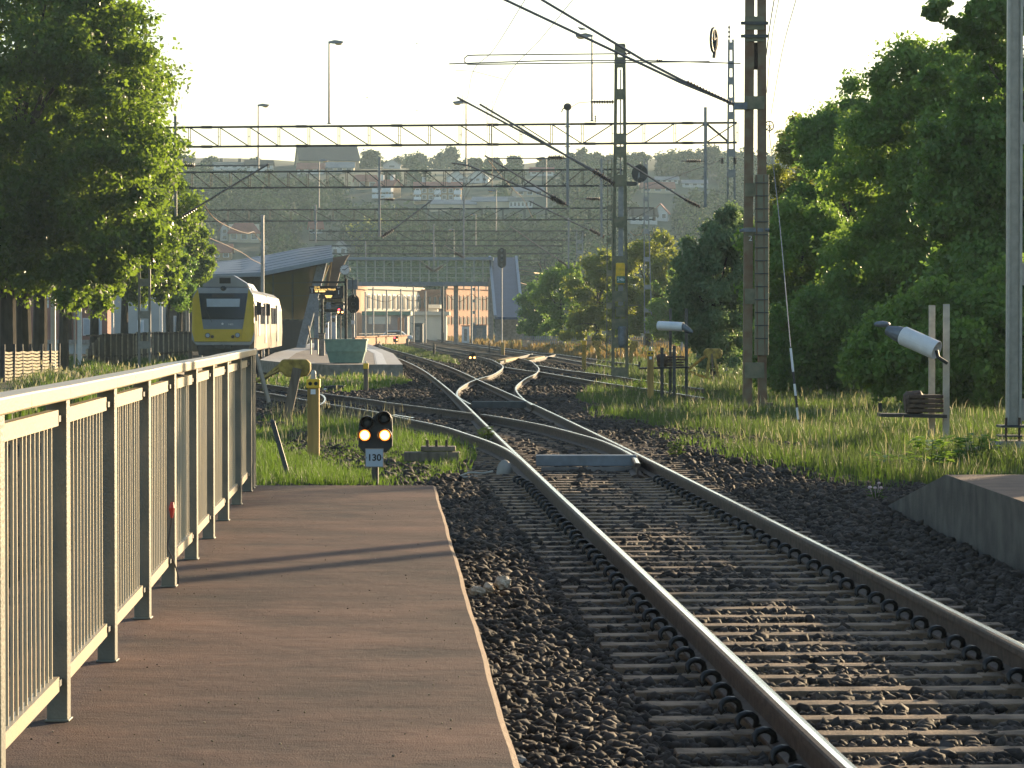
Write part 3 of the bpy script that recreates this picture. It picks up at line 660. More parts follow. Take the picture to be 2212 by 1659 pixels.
def tree(name, label, base, blobs, leaf, nper, mat, tr=.18, ncl=40, crad=.27, group=None, cat='tree', limbs=9):
    """blobs: list of (centre xyz, radii xyz)"""
    base = V(base); t = thing(name, label, cat, base, group)
    C_ = []; R_ = []
    for c, r in blobs:
        k = max(6, int(ncl * (r[0] * r[2]) / max(b[1][0] * b[1][2] for b in blobs)))
        C_.append(crown_pts(c, r, k)); R_.append(RG.uniform(.45, 1.3, k) * crad * min(r[0], r[2]) * 1.05)
    C_ = np.concatenate(C_); R_ = np.concatenate(R_)
    v, f = leaves(C_, R_, nper, leaf)
    # stray twigs at the outline
    ns = len(C_) * nper // 7; j = RG.choice(len(C_), ns); dv = RG.normal(size=(ns, 3)); dv /= np.linalg.norm(dv, axis=1)[:, None]
    v2, f2 = leaves(C_[j] + dv * (R_[j] * RG.uniform(1.0, 1.3, ns))[:, None], np.full(ns, leaf * 1.4), 2, leaf)
    v = np.concatenate([v, v2]); f = np.concatenate([f, f2 + len(v) - len(v2)])
    raw_mesh('crown', v, f, mat, t)
    m = MB(); top = V(blobs[0][0]); mid_ = base.lerp(V((base.x, base.y, top.z)), .55) + V((rnd.uniform(-.15, .15), 0, 0))
    m.tube([base, base.lerp(mid_, .5), mid_, V((top.x, top.y, top.z + blobs[0][1][2] * .5))], [tr * 1.15, tr, tr * .8, tr * .2], 8)
    for i in RG.choice(len(C_), min(limbs, len(C_)), replace=False):
        e = V(C_[i]); s = base.lerp(mid_, rnd.uniform(.75, 1)) if e.z < mid_.z + 1 else mid_.lerp(V((top.x, top.y, top.z)), rnd.uniform(0, .8))
        m.tube([s, s.lerp(e, .5) + V((0, 0, .15 * (e - s).length * .5)), e], [tr * .42, tr * .26, tr * .08], 5)
    m.build('trunk', M['bark'], t); return t
def vb(x, y, Y, rxm, rzm, rym=None): return (tuple(at(x, y, Y)), (rxm, rym or rxm, rzm))
ROW = [(20, 113, 'nearest of the lindens on the left, its huge crown filling the top left corner'), (62, 120, 'second linden trunk from the left edge, behind the woven fence'), (98, 127, 'third linden from the left edge with a thick dark trunk'),
       (158, 138, 'slender linden just right of the first white pole'), (235, 152, 'linden beside the second white pole'), (310, 168, 'linden behind the grey lattice mast at the left'), (445, 196, 'small linden just left of the yellow train')]
for i, (x, Y, lab) in enumerate(ROW):
    xv = x / K; b = at(xv, 700, Y); b.z = zt(Y) + GZ
    if i == 0: bl = [vb(50, 235, Y, 5.2, 6.6, 4), vb(215, 300, Y - 2, 2.6, 5.0, 3), vb(130, 520, Y - 2, 3.6, 2.2, 3), vb(-60, 450, Y, 4, 4), vb(160, 60, Y, 2.5, 3.0)]
    elif i in (1, 2, 3): bl = [vb(xv + 60, 330, Y, 4.2, 5.6), vb(xv + 110, 520, Y - 2, 3.2, 2.4)]
    elif i == 4: bl = [vb(xv + 25, 430, Y, 3.4, 5.0), vb(xv + 50, 560, Y - 2, 2.6, 2.2)]
    elif i == 5: bl = [vb(xv + 40, 490, Y, 2.9, 4.2), vb(xv + 60, 590, Y, 2.2, 1.8)]
    else: bl = [vb(398, 545, Y, 1.9, 3.7), vb(405, 600, Y, 1.6, 1.8)]
    tree('linden_tree', lab, b, bl, .19 if i < 4 else .2, 430 if i == 0 else 380, M['leaf_linden'], .3 if i < 3 else .22, 130 if i == 0 else 70, .20, 'lindens in a row on the left')
tree('shrub_tree', 'dark green rounded tree in the shade between the lindens and the train', (at(365, 700, 185).x, 185, -.6), [vb(372, 600, 185, 1.5, 1.6), vb(352, 590, 184, 1.2, 1.4)], .16, 500, M['leaf_dark'], .14, 26, .32)
RT = [  # right-hand trees: label, foot x, depth, blobs, leaf, size
 ('dark bushy willow left of the big rusty mast', 1545, 118, [(1545, 640, 1.5, 2.6), (1585, 600, 1.3, 2.5), (1500, 660, .8, 1.7), (1580, 500, .9, .9)], 'leaf_willow', .13),
 ('sunlit yellow green birch peeping over the dark thicket right of the big mast', 1735, 130, [(1735, 420, 1.6, 2.9), (1742, 310, .8, 1.0), (1715, 590, 2.2, 2.6)], 'leaf_yellow', .13),
 ('bright green shrub right behind the big mast', 1735, 92, [(1735, 600, 1.5, 2.0), (1700, 680, 1.1, 1.4), (1770, 700, 1.3, 1.3)], 'leaf_mid', .13),
 ('tall dark tree in the middle of the right-hand thicket', 1860, 98, [(1855, 420, 2.0, 3.3), (1880, 265, 1.1, 1.3), (1790, 330, .9, 1.3), (1850, 620, 2.3, 2.4)], 'leaf_dark', .13),
 ('broad green tree whose crown climbs towards the right edge', 1990, 84, [(1990, 350, 2.0, 3.0), (1960, 180, 1.0, 1.0), (2060, 500, 2.0, 2.4), (1900, 620, 1.7, 1.8), (1990, 690, 2.2, 1.6), (2080, 230, 1.4, 1.6)], 'leaf_mid', .13),
 ('large dark tree overhanging from the right edge with leafy branches against the sky', 2210, 70, [(2215, 240, 1.5, 3.2), (2120, 110, .8, .45), (2060, 55, .5, .22), (2030, 20, .35, .2), (2180, 10, .9, .6), (2060, 190, .8, .5), (2150, 480, 1.5, 2.2), (2200, 650, 1.9, 2.0), (2110, 330, 1.1, 1.2)], 'leaf_dark', .13),
 ('low leafy bush under the thicket beside the right equipment stand', 2080, 66, [(2080, 740, 1.6, 1.1), (2160, 790, 1.4, .9), (1980, 780, 1.3, .9), (2190, 690, 1.1, 1.2)], 'leaf_mid', .12),
 ('dark undergrowth bush between the big mast and the guy wire', 1790, 84, [(1780, 730, 1.6, 1.2), (1700, 770, 1.1, .9), (1860, 740, 1.6, 1.3), (1930, 720, 1.6, 1.4)], 'leaf_dark', .12)]
for lab, bx, Y, bl, mt, lf in RT:
    b = at(bx, 700, Y); b.z = zt(Y) + GZ
    tree('thicket_tree' if 'bush' not in lab and 'shrub' not in lab else 'bush', lab, b, [vb(x, y, Y + rnd.uniform(-1, 1), rx_ * 1.12, rz_ * 1.1) for x, y, rx_, rz_ in bl], lf, 430, M[mt], .16, 110, .22, 'trees and bushes of the right-hand thicket', 'tree' if 'bush' not in lab and 'shrub' not in lab else 'bush')
MT = [('yellow sunlit willow right of the mast marked 24b', 1400, 235, [(1400, 605, 2.3, 3.0), (1415, 540, 1.5, 1.5), (1370, 665, 2.2, 2), (1430, 690, 2.2, 1.6), (1380, 715, 2.2, 1.1)], 'leaf_yellow'), ('yellow green tree left of the mast marked 24b', 1290, 245, [(1290, 630, 2.2, 2.8), (1310, 585, 1.6, 1.6), (1325, 680, 2.2, 1.6), (1280, 710, 2.4, 1.2)], 'leaf_yellow'),
      ('green tree behind the pale lattice mast', 1215, 260, [(1215, 640, 2.2, 2.6), (1225, 590, 1.4, 1.2), (1225, 705, 2.6, 1.4)], 'leaf_mid'), ('dark green tree beside the blue stair tower', 1155, 280, [(1160, 665, 1.5, 2.2), (1165, 710, 1.8, 1.2)], 'leaf_dark'), ('dusky tree between the yellow willow and the dark thicket', 1470, 225, [(1465, 645, 1.6, 2.3), (1440, 690, 1.5, 1.4), (1475, 715, 1.8, 1.1)], 'leaf_mid')]
for lab, bx, Y, bl, mt in MT:
    b = at(bx, 700, Y); b.z = zt(Y) + GZ
    tree('tree', lab, b, [vb(x, y, Y, rx_ * 1.1, rz_) for x, y, rx_, rz_ in bl], .2, 420, M[mt], .2, 40, .25, 'sunlit trees beyond the tracks')
# unseen bushes added right of the picture's edge to shade the tracks
for i, (X, Y, h) in enumerate([(12.6, 21, 3.3), (12.2, 26, 3.1), (13.0, 31, 3.0), (12.4, 36, 3.2), (12.8, 41, 3.6)]):
    tree('shade_bush', 'bushes in a row along the right side, added unseen outside the picture to shade the track', (X, Y, GZ), [((X, Y, h * .5), (1.5, 2.9, h * .52)), ((X + .4, Y + 1.5, h * .6), (1.2, 1.6, h * .42))], .15, 230, M['leaf_mid'], .08, 46, .3, 'bushes in a row along the right side', 'bush', limbs=3)
tree('shade_tree', 'slim tree added outside the picture on the right to shade the platform end', (13.2, 45, GZ), [((13.2, 45, 5.2), (1.9, 2.2, 3.4))], .15, 200, M['leaf_mid'], .12, 50, .26)  # unseen tree added to shade the far railing posts
# broad-leaved weeds and a flower by the right platform
def weed(name, label, x, y, n, h, s, mat, flowers=0):
    c = gTp(x, y, GZ); t = thing(name, label, 'plant', c); m = MB()
    for k in range(n):
        a = rnd.uniform(0, 6.28); r = rnd.uniform(.02, .5) * s * 3; hh = rnd.uniform(.3, 1) * h
        p = c + V((math.cos(a) * r, math.sin(a) * r * .6, hh)); d = V((math.cos(a), math.sin(a), rnd.uniform(-.3, .3))).normalized() * s; w = d.cross(V((0, 0, 1))).normalized() * s * .38
        m.add([p, p + d * .5 + w + V((0, 0, s * .15)), p + d, p + d * .5 - w + V((0, 0, s * .15))], [(0, 1, 2, 3)])
    m.build('leaf_cluster', mat, t)
    m = MB()
    for k in range(max(3, n // 12)):
        a = rnd.uniform(0, 6.28); m.tube([c, c + V((math.cos(a) * s, math.sin(a) * s, h * rnd.uniform(.6, .95)))], .006, 4)
    m.build('stem', M['grass_green'], t)
    for k in range(flowers):
        p = c + V((rnd.uniform(-.09, .09), rnd.uniform(-.05, .05), h * rnd.uniform(1.05, 1.5))); m = MB(); m.ell(p, (.018, .018, .014), 8, 5); m.tube([p, c + (p - c) * .4], .003, 4); m.build('flower', M['pinkflower'], t)
M['pinkflower'] = mk('pale_pink_petals', (.7, .5, .5), .6)
weed('flowering_weed', 'small yellow green weed with pink flowers on the ballast by the concrete ramp', 2190, 1262, 60, .16, .05, M['grass_green'], 5)
weed('broadleaf_weed', 'broad-leaved glossy plant in front of the right equipment stand', 2325, 1185, 60, .45, .16, M['leaf_mid'])
weed('broadleaf_weed', 'low leafy plant at the foot of the right lattice mast', 2440, 1165, 80, .4, .15, M['leaf_mid'])
weed('broadleaf_weed', 'dark leafy clump spreading left of the concrete ramp', 2215, 1200, 70, .3, .13, M['leaf_dark'])
weed('weed_clump', 'green weed clump growing against the switch blade', 1215, 1122, 120, .32, .07, M['grass_green'])
weed('weed_clump', 'green tuft on the ballast right of the main track', 1690, 1150, 70, .25, .07, M['grass_green'])
weed('weed_clump', 'green bush of weeds under the yellow topped post on the right', 1600, 985, 120, .45, .12, M['leaf_mid'])
# ------------------------------------------------------------------ hill
def hill_h(X, Y):
    t = np.clip((Y - 430) / 520, 0, 1); s = t * t * (3 - 2 * t)
    ridge = 51.3 + .8 * np.sin(X * .02 + 1) + .8 * np.sin(X * .047) - 1.5 * np.clip((X - 10) / 50, 0, 1) + 1.5 * np.clip((-X - 60) / 60, 0, 1)
    return s * ridge + 1.5 * t * np.sin(X * .05 + Y * .02) - .6
gx = np.linspace(-420, 420, 85); gy = np.concatenate([np.linspace(430, 960, 40), np.linspace(990, 1300, 6)])
GX, GY = np.meshgrid(gx, gy); GH = hill_h(GX, GY); GH[GY > 960] -= ((GY - 960) * .16)[GY > 960]
nx, ny = len(gx), len(gy); ii = (np.arange(ny - 1)[:, None] * nx + np.arange(nx - 1)[None]).ravel()
o = raw_mesh('hill', np.stack([GX.ravel(), GY.ravel(), GH.ravel()], 1), np.stack([ii, ii + 1, ii + nx + 1, ii + nx], 1), mk('hillside_grass', (.030, .060, .030), .95, 0, .4, .04, 0, 30, col2=(.05, .085, .04)), smooth=True); struct(o)
def on_hill(x, y):
    """point of the hillside seen at picture point (x, y)"""
    lo = None
    for Y in np.arange(432, 960, 2.0):
        p = at(x, y, Y)
        if p.z <= float(hill_h(np.array(p.x), np.array(Y))): return V((p.x, Y, float(hill_h(np.array(p.x), np.array(Y)))))
    return V((at(x, y, 955).x, 955, float(hill_h(np.array(at(x, y, 955).x), np.array(955.)))))
HOUSES = []   # filled below: picture boxes kept free of wood
# ------------------------------------------------------------------ houses on the hill
M['wall_white'] = mk('white_render', (.62, .62, .60), .8, 0, .06, .3)
M['wall_cream'] = mk('cream_render', (.55, .47, .34), .8, 0, .08, .3)
M['wall_ochre'] = mk('ochre_brick', (.38, .27, .15), .85, 0, .12, .4)
M['roof_red'] = mk('red_roof_tiles', (.30, .10, .065), .8, 0, .15, .6)
M['roof_dark'] = mk('dark_brown_roof', (.035, .03, .025), .8, 0, .15, .5)
M['roof_grey'] = mk('grey_roof', (.24, .24, .24), .7, 0, .12, .5)
M['frame_white'] = mk('white_window_frame', (.7, .72, .74), .6, 0, .05, 1)
def house(name, label, x, y, w, h, roof, wall, rmat, rot=0.0, d=None, win=(3, 1), gable=False, Y=None, chim=0, cat='house', group='houses on the hillside', flat=False, hip=0.0, balc=0):
    """x, y: picture point of the middle of the wall foot; w, h, roof: picture sizes"""
    p = on_hill(x, y) if Y is None else at(x, y, Y)
    s = p.y / F; W_, H_, R_ = w * s, h * s, roof * s; D = d or W_ * .7
    t = thing(name, label, cat, p, group)
    M4 = Matrix.Translation(p) @ Matrix.Rotation(rot, 4, 'Z')
    def T(a): return M4 @ V(a)
    m = MB(); hw, hd = W_ / 2, D / 2
    zb = -4
    if gable:
        P = [(-hw, -hd, zb), (hw, -hd, zb), (hw, -hd, H_), (0, -hd, H_ + R_), (-hw, -hd, H_)]
    else: P = [(-hw, -hd, zb), (hw, -hd, zb), (hw, -hd, H_), (-hw, -hd, H_)]
    if not gable and not flat:
        P2 = [(-hw, -hd, zb), (-hw, hd, zb), (-hw, hd, H_), (-hw, 0, H_ + R_ * .98), (-hw, -hd, H_)]
        m.prism([T(q) for q in P2], M4.to_3x3() @ V((W_, 0, 0)))
    else: m.prism([T(q) for q in P], M4.to_3x3() @ V((0, D, 0)))
    m.build('wall', M[wall], t)
    m = MB(); e = .35; th = .25
    if flat: m.prism([T(q) for q in ((-hw - e, -hd - e, H_ + .02), (hw + e, -hd - e, H_ + .02), (hw + e, hd + e, H_ + .02), (-hw - e, hd + e, H_ + .02))], V((0, 0, R_ + .2)))
    elif gable:
        for sgn in (-1, 1):
            m.prism([T(q) for q in ((sgn * (hw + e), -hd - e, H_ - e * R_ / hw), (0, -hd - e, H_ + R_), (0, -hd - e, H_ + R_ + th), (sgn * (hw + e), -hd - e, H_ - e * R_ / hw + th))], M4.to_3x3() @ V((0, D + 2 * e, 0)))
    else:
        k = hip * hw
        for sgn in (-1, 1):
            m.add([T(q) for q in ((-hw - e, sgn * (hd + e), H_ - .2), (hw + e, sgn * (hd + e), H_ - .2), (hw + e - k, 0, H_ + R_ + .05), (-hw - e + k, 0, H_ + R_ + .05), (-hw - e, sgn * (hd + e), H_), (hw + e, sgn * (hd + e), H_), (hw + e - k, 0, H_ + R_ + .25), (-hw - e + k, 0, H_ + R_ + .25))],
                  [(0, 1, 2, 3), (4, 5, 6, 7), (0, 1, 5, 4), (1, 2, 6, 5), (2, 3, 7, 6), (3, 0, 4, 7)])
        if k:
            for sgn in (-1, 1): m.poly([T((sgn * (hw + e), -hd - e, H_)), T((sgn * (hw + e), hd + e, H_)), T((sgn * (hw + e - k), 0, H_ + R_ + .25))])
    rf = m.build('roof', M[rmat], t)
    for c in range(chim):
        m = MB(); cx = (-.3 + .55 * c) * W_; m.box(T((cx, .1, H_ + R_ + .2)), (.9, .9, 2.4), rot); m.build('chimney', M['wall_white' if rmat == 'roof_red' else 'roof_dark'], rf)
    nx_, ny_ = win
    for i in range(nx_):
        for j in range(ny_):
            wx = -hw + W_ * (i + .5) / nx_; ww = min(1.5, W_ / nx_ * .5); wh = min(1.6, H_ / ny_ * .55); wz = H_ * (j + .55) / ny_
            m = MB(); m.box(T((wx, -hd - .03, wz)), (ww + .25, .1, wh + .25), rot); f = m.build('window', M['frame_white'], t)
            m = MB(); m.box(T((wx, -hd - .07, wz)), (ww, .08, wh), rot); m.build('pane', M['glass_pane'], f)
            if balc and i in (0, nx_ - 1, nx_ // 2):
                m = MB(); m.box(T((wx, -hd - .7, wz - wh * .55)), (ww * 2.2, 1.2, 1.0), rot); m.build('balcony', M['frame_white'], t)
    HOUSES.append((x - w / 2 - 3, x + w / 2 + 3, y - h - roof - 2, y + 2, p.y))
    return t
HL = [
 ('red roofed house with a hipped roof just above the station roof', 527, 522, 66, 18, 20, 'wall_cream', 'roof_red', .1, dict(hip=.5, win=(3, 1))),
 ('white narrow gable house left of the red hipped roof', 484, 520, 16, 26, 14, 'wall_white', 'roof_red', .2, dict(gable=True, win=(1, 2))),
 ('white gabled house with two windows right above the station roof end', 735, 552, 34, 16, 15, 'wall_white', 'roof_grey', -.15, dict(gable=True, win=(2, 1))),
 ('small red roofed house behind the mast above the station', 682, 505, 26, 10, 15, 'wall_white', 'roof_red', .3, dict(win=(2, 1))),
 ('red roofed dark house at the far left of the hill foot', 470, 560, 60, 14, 16, 'wall_ochre', 'roof_red', 0, dict(win=(3, 1))),
 ('pale apartment block with white balconies and a red roof, left one', 838, 428, 46, 26, 12, 'wall_ochre', 'roof_red', -.5, dict(win=(3, 2), balc=1, chim=2)),
 ('long ochre apartment block with white balconies, middle of the hill', 946, 436, 100, 28, 12, 'wall_ochre', 'roof_red', 0, dict(win=(7, 2), balc=1, chim=2)),
 ('red roofed terrace behind trees left of the ochre blocks', 790, 408, 44, 16, 12, 'wall_ochre', 'roof_red', .3, dict(win=(2, 1))),
 ('white gabled house with a wide pale roof above the ochre block', 985, 394, 40, 9, 15, 'wall_white', 'roof_grey', .1, dict(gable=True, win=(2, 1))),
 ('second white gabled house with a wide pale roof, right of the first', 1034, 394, 44, 9, 17, 'wall_white', 'roof_grey', -.1, dict(gable=True, win=(3, 1))),
 ('white gabled house on the ridge between two groups of trees', 847, 364, 38, 7, 11, 'wall_white', 'roof_grey', 0, dict(gable=True, win=(1, 1))),
 ('white bungalow on the ridge left of the big dark roof', 560, 368, 58, 11, 9, 'wall_white', 'roof_dark', 0, dict(win=(4, 1), chim=0)),
 ('long low white house on the left ridge with two dark chimneys', 500, 366, 72, 8, 4, 'wall_white', 'roof_grey', 0, dict(win=(4, 1), chim=2, flat=True)),
 ('huge dark hall roof crowning the left part of the ridge', 706, 362, 126, 10, 34, 'wall_ochre', 'roof_dark', .12, dict(win=(0, 0), d=26)),
 ('red roofed cottage below the dark hall roof', 672, 374, 56, 8, 12, 'wall_white', 'roof_red', 0, dict(win=(3, 1))),
 ('pale grey roofed house below the hall roof on the right', 735, 372, 60, 8, 11, 'wall_cream', 'roof_grey', 0, dict(win=(3, 1))),
 ('low pale building with a shallow roof under the ochre blocks', 975, 452, 96, 9, 8, 'wall_cream', 'roof_grey', .15, dict(win=(0, 0))),
 ('second low pale building with a shallow roof right of the first', 1068, 446, 90, 9, 9, 'wall_cream', 'roof_grey', -.1, dict(win=(0, 0))),
 ('glazed white house in the middle of the hill', 1125, 450, 50, 14, 6, 'wall_white', 'roof_grey', 0, dict(win=(6, 1), flat=True)),
 ('grey roofed house near the lamp in the middle of the hill', 1140, 424, 60, 10, 9, 'wall_cream', 'roof_grey', .2, dict(win=(3, 1))),
 ('pale house under the pines on the middle ridge', 1170, 380, 50, 8, 8, 'wall_white', 'roof_red', 0, dict(win=(3, 1))),
 ('white house with a dark roof right of the mast marked 24b', 1388, 483, 58, 15, 15, 'wall_white', 'roof_dark', .1, dict(win=(4, 1))),
 ('white gabled house on the right part of the hill', 1428, 476, 32, 16, 18, 'wall_white', 'roof_red', -.2, dict(gable=True, win=(2, 1))),
 ('low row of white houses on the right ridge', 1440, 396, 48, 6, 6, 'wall_white', 'roof_grey', 0, dict(win=(4, 1))),
 ('red roofed house below the right ridge', 1420, 416, 70, 8, 12, 'wall_cream', 'roof_red', 0, dict(win=(3, 1))),
 ('long white roofed house at the right end of the ridge', 1500, 404, 52, 7, 6, 'wall_white', 'roof_grey', 0, dict(win=(3, 1))),
 ('pale long house on the left ridge behind the linden crown', 358, 358, 46, 6, 8, 'wall_white', 'roof_grey', 0, dict(win=(2, 1)))]
for lab, x, y, w, h, r, wm, rm, rot, kw in HL: house('hall' if 'hall roof crowning' in lab else ('apartment_block' if 'apartment' in lab else 'house'), lab, x, y, w, h, r, wm, rm, rot, cat='building' if 'hall roof crowning' in lab or 'apartment' in lab else 'house', **kw)
# ------------------------------------------------------------------ wood on the hillside (one far-off mass) and the trees that stand out on its ridge
cs = []; rs = []
tries = 0
while len(cs) < 2700 and tries < 90000:
    tries += 1
    Yh = rnd.uniform(485, 962); X = rnd.uniform(-.2, .2) * Yh; R = rnd.uniform(2.2, 6.4)
    z = float(hill_h(np.array(X), np.array(Yh))); xv = CX + X * F / Yh; yv = HV - (z + R * 1.4 - CZ) * F / Yh; bot = HV - (z - CZ) * F / Yh; rv = R * F / Yh
    R *= .8 if Yh < 860 else .5
    yv = HV - (z + R * 2.0 - CZ) * F / Yh
    if yv + (12 if rnd.random() < .25 else 0) < np.interp(xv, [330, 450, 560, 640, 780, 805, 870, 1050, 1130, 1230, 1330, 1400, 1480, 1600], [343, 350, 353, 357, 354, 340, 346, 352, 350, 340, 346, 338, 332, 328]): continue
    bad = any(h[0] - rv * .8 < xv < h[1] + rv * .8 and yv < h[3] - 2 and bot > h[2] and Yh < h[4] + 6 for h in HOUSES)
    if bad: continue
    cs.append((X, Yh, z + R * .95)); rs.append(R)
cs = np.array(cs); rs = np.array(rs)
v, f = leaves(cs, rs, 170, .95, 1.25, .4)
o = raw_mesh('wood', v, f, M['leaf_far'], loc=(0, 700, 20)); struct(o, 'stuff'); o['label'] = 'hazy wood covering the hillside between the houses'; o['category'] = 'wood'
for i, (x, y, w, h, lab) in enumerate([(900, 362, 44, 46, 'conical fir on the ridge, left of the pair'), (967, 360, 62, 52, 'broad dark tree on the ridge, right of the pair'), (800, 362, 40, 32, 'rounded tree on the ridge right of the hall roof'), (712, 330, 20, 28, 'narrow tree rising behind the hall roof'),
      (1065, 374, 40, 28, 'dark pine group left of the middle lamp'), (1110, 372, 28, 30, 'pointed pine on the middle ridge'), (1250, 374, 50, 44, 'loose tree on the ridge behind the tall drop post'), (1318, 372, 30, 32, 'thin pale tree left of the mast marked 24b'), (1440, 384, 60, 44, 'dark tree group right of the mast marked 24b'), (1475, 376, 50, 46, 'loose crowned tree on the right ridge'), (1205, 366, 44, 24, 'wide low tree on the ridge just right of the middle lamp'), (1285, 366, 40, 30, 'rounded dark tree on the ridge between the two tall drop posts'), (1375, 364, 50, 30, 'broad tree on the ridge just behind the round signal disc'), (1020, 366, 40, 22, 'low rounded tree on the ridge right of the broad dark tree'), (1530, 372, 60, 50, 'large tree at the right end of the ridge'),
      (550, 360, 26, 14, 'little round tree on the left ridge'), (395, 360, 50, 20, 'low tree on the ridge next to the linden crown'), (455, 360, 30, 16, 'pair of round bushes on the left ridge'), (815, 545, 120, 60, 'bright yellow green tree crown behind the far clock'), (845, 395, 40, 22, 'green tree below the ridge house'), (1180, 372, 36, 26, 'shaggy dark tree behind the middle lamp')]):
    p = on_hill(x, y); s = p.y / F; W_, H_ = w * s / 2, h * s / 2
    far_y = 'bright' in lab
    tree('hill_tree', lab, p - V((0, 0, 1)), [((p.x, p.y, p.z + H_ * 1.05), (W_, W_, H_ * 1.0)), ((p.x + W_ * .25, p.y, p.z + H_ * 1.5), (W_ * .55, W_ * .5, H_ * .55))], .75, 130, M['leaf_yellow' if far_y else 'leaf_far'], .35, 30, .3, 'single trees along the ridge', limbs=4)
# ------------------------------------------------------------------ lattice masts, portal gantries, cantilevers
def lattice(parent, x, ytop, Y, wt, wb, mat, zb=None, plates=(), plate_h=.35, leg=.10, xtop=None, depth=.14):
    """two-legged batten mast standing at picture x (v) and depth Y; plates: picture heights"""
    zt_ = at(x, ytop, Y).z; zb = (zt(Y) + GZ) if zb is None else zb
    xb = at(x, 700, Y).x; xt = at(xtop if xtop is not None else x, 700, Y).x
    def leg_at(z, s):
        f = (z - zb) / (zt_ - zb); return V((xb + (xt - xb) * f + s * (wb + (wt - wb) * f) / 2, Y, z))
    for s in (-1, 1):
        m = MB(); a, b = leg_at(zb - .1, s), leg_at(zt_, s)
        m.beam(a, b, leg, depth * .25, up=(0, 1, 0)); 
        m.beam(a + V((s * (leg * .5 - .01), .001, 0)), b + V((s * (leg * .5 - .01), .001, 0)), .02, depth, up=(0, 1, 0))
        m.build('mast_leg', mat, parent)
    for yv in plates:
        z = at(x, yv, Y).z
        if z < zb or z > zt_: continue
        a, b = leg_at(z, -1), leg_at(z, 1); m = MB(); m.box(((a.x + b.x) / 2, Y - depth * .5 - .006, z), (b.x - a.x + leg * .6, .012, plate_h)); m.build('batten', mat, parent)
    return zb, zt_
def lamp(name_lab, x, ytop, ybase, Y, side, hw=30, parent=None):
    """tall lamp: base point on a beam (picture y), head to the side"""
    b = at(x, ybase, Y); tp = at(x, ytop, Y); L_ = hw / F * Y
    t = thing('gantry_lamp', name_lab, 'lamp', b, 'lamp posts standing on the portal beams')
    m = MB(); m.tube([b, tp], [.055, .038], 8); m.lathe([(.10, 0), (.10, .03), (.06, .05)], b, (0, 0, 1), 10); m.build('pole', M['mast_grey'], t)
    m = MB(); e = tp + V((side * L_, 0, .02)); h = .11 * L_ / .6
    m.prism([tp + V((-side * .04, -.09, -.02)), tp + V((side * L_ * .35, -.10, -h * .4)), e + V((0, -.12, -h * .35)), e + V((side * .02, -.08, h * .3)), tp + V((side * L_ * .4, -.1, h)), tp + V((-side * .04, -.06, .05))][::side], (0, .2, 0))
    m.build('lamp_head', M['mast_grey'], t, bevel=.012)
    m = MB(); c = tp + V((side * L_ * .68, 0, -h * .42)); m.ell(tuple(c), (L_ * .27, .10, h * .62), 12, 6); m.build('lens', M['lens'], t, smooth=True)
def arm(parent, pts, Y, r=.032, mat='tube_al', name='cantilever_tube'):
    m = MB(); m.tube([at(x, y, Y) for x, y in pts], r, 8); return m.build(name, M[mat], parent)
def insul(parent, a, b, Y, r=.09, n=7, mat='insul'):
    m = MB(); insulator(m, at(*a, Y), at(*b, Y), r, n); return m.build('insulator', M[mat], parent, smooth=False)
def gantry(label, Y, xl, xr, yt, yb, npan, flip, posts, mat, masts=(), cr=.055, sk=.13, rigid=True):
    zT, zB = at(xr, yt, Y).z, at(xr, yb, Y).z
    XR, XL = at(xr, yb, Y).x, at(xl, yb, Y * 1.025).x
    def pt(X, z): return V((X, Y + (XR - X) * sk, z))
    t = thing('portal_gantry', label, 'gantry', pt(XR, zt(Y)), 'portal gantries spanning the station tracks')
    for nm, z in (('top_chord', zT), ('bottom_chord', zB)):
        m = MB(); m.beam(pt(XL, z), pt(XR, z), cr * 2, cr * 1.7)
        for k in range(6):
            X = XL + (XR - XL) * (k + .5) / 6; m.box(pt(X, z), (.5, cr * 2 + .05, cr * 1.7 + .03))
        m.build(nm, mat, t)
    dx = (XR - XL) / npan
    for k in range(npan + 1):
        X = XL + dx * k
        m = MB()
        for o_ in ((-.045, .045) if rigid else (0,)): m.beam(pt(X + o_, zB), pt(X + o_, zT), .034, .04)
        if rigid: m.box(pt(X, (zB + zT) / 2), (.09, .02, .02))
        m.build('web_post', mat, t)
        if k < npan:
            a, b = (zT, zB) if X < flip else (zB, zT)
            m = MB(); m.beam(pt(X, a), pt(X + dx, b), .055 if rigid else .06, .05); m.build('web_diagonal', mat, t)
    for px_, y0, y1, ball in posts:
        X = at(px_, yb, Y).x; Yp = Y + (XR - X) * sk; a, b = at(px_, y0, Yp), at(px_, y1, Yp)
        m = MB(); m.box(((a.x + b.x) / 2, Yp - cr * 2 - .06, (a.z + b.z) / 2), (.13, .10, a.z - b.z))
        for z in (zT, zB): m.box((a.x, Yp - cr, z), (.26, .16, .05)); m.box((a.x, Yp - cr, z - .12), (.26, .16, .04))
        m.build('drop_post', M['mast_grey'], t)
        if ball:
            m = MB(); m.ell((a.x, Yp - .15, a.z + .1), (.19, .19, .17), 12, 8); m.tube([(a.x, Yp - .15, a.z + .1), (a.x - .22, Yp - .15, a.z), (a.x - .28, Yp - .15, a.z - .15)], .03); m.build('post_cap', M['gantry'], t)
    for kw in masts: lattice(t, Y=Y if 'Yo' not in kw else kw.pop('Yo'), **kw)
    return t, pt, zT, zB
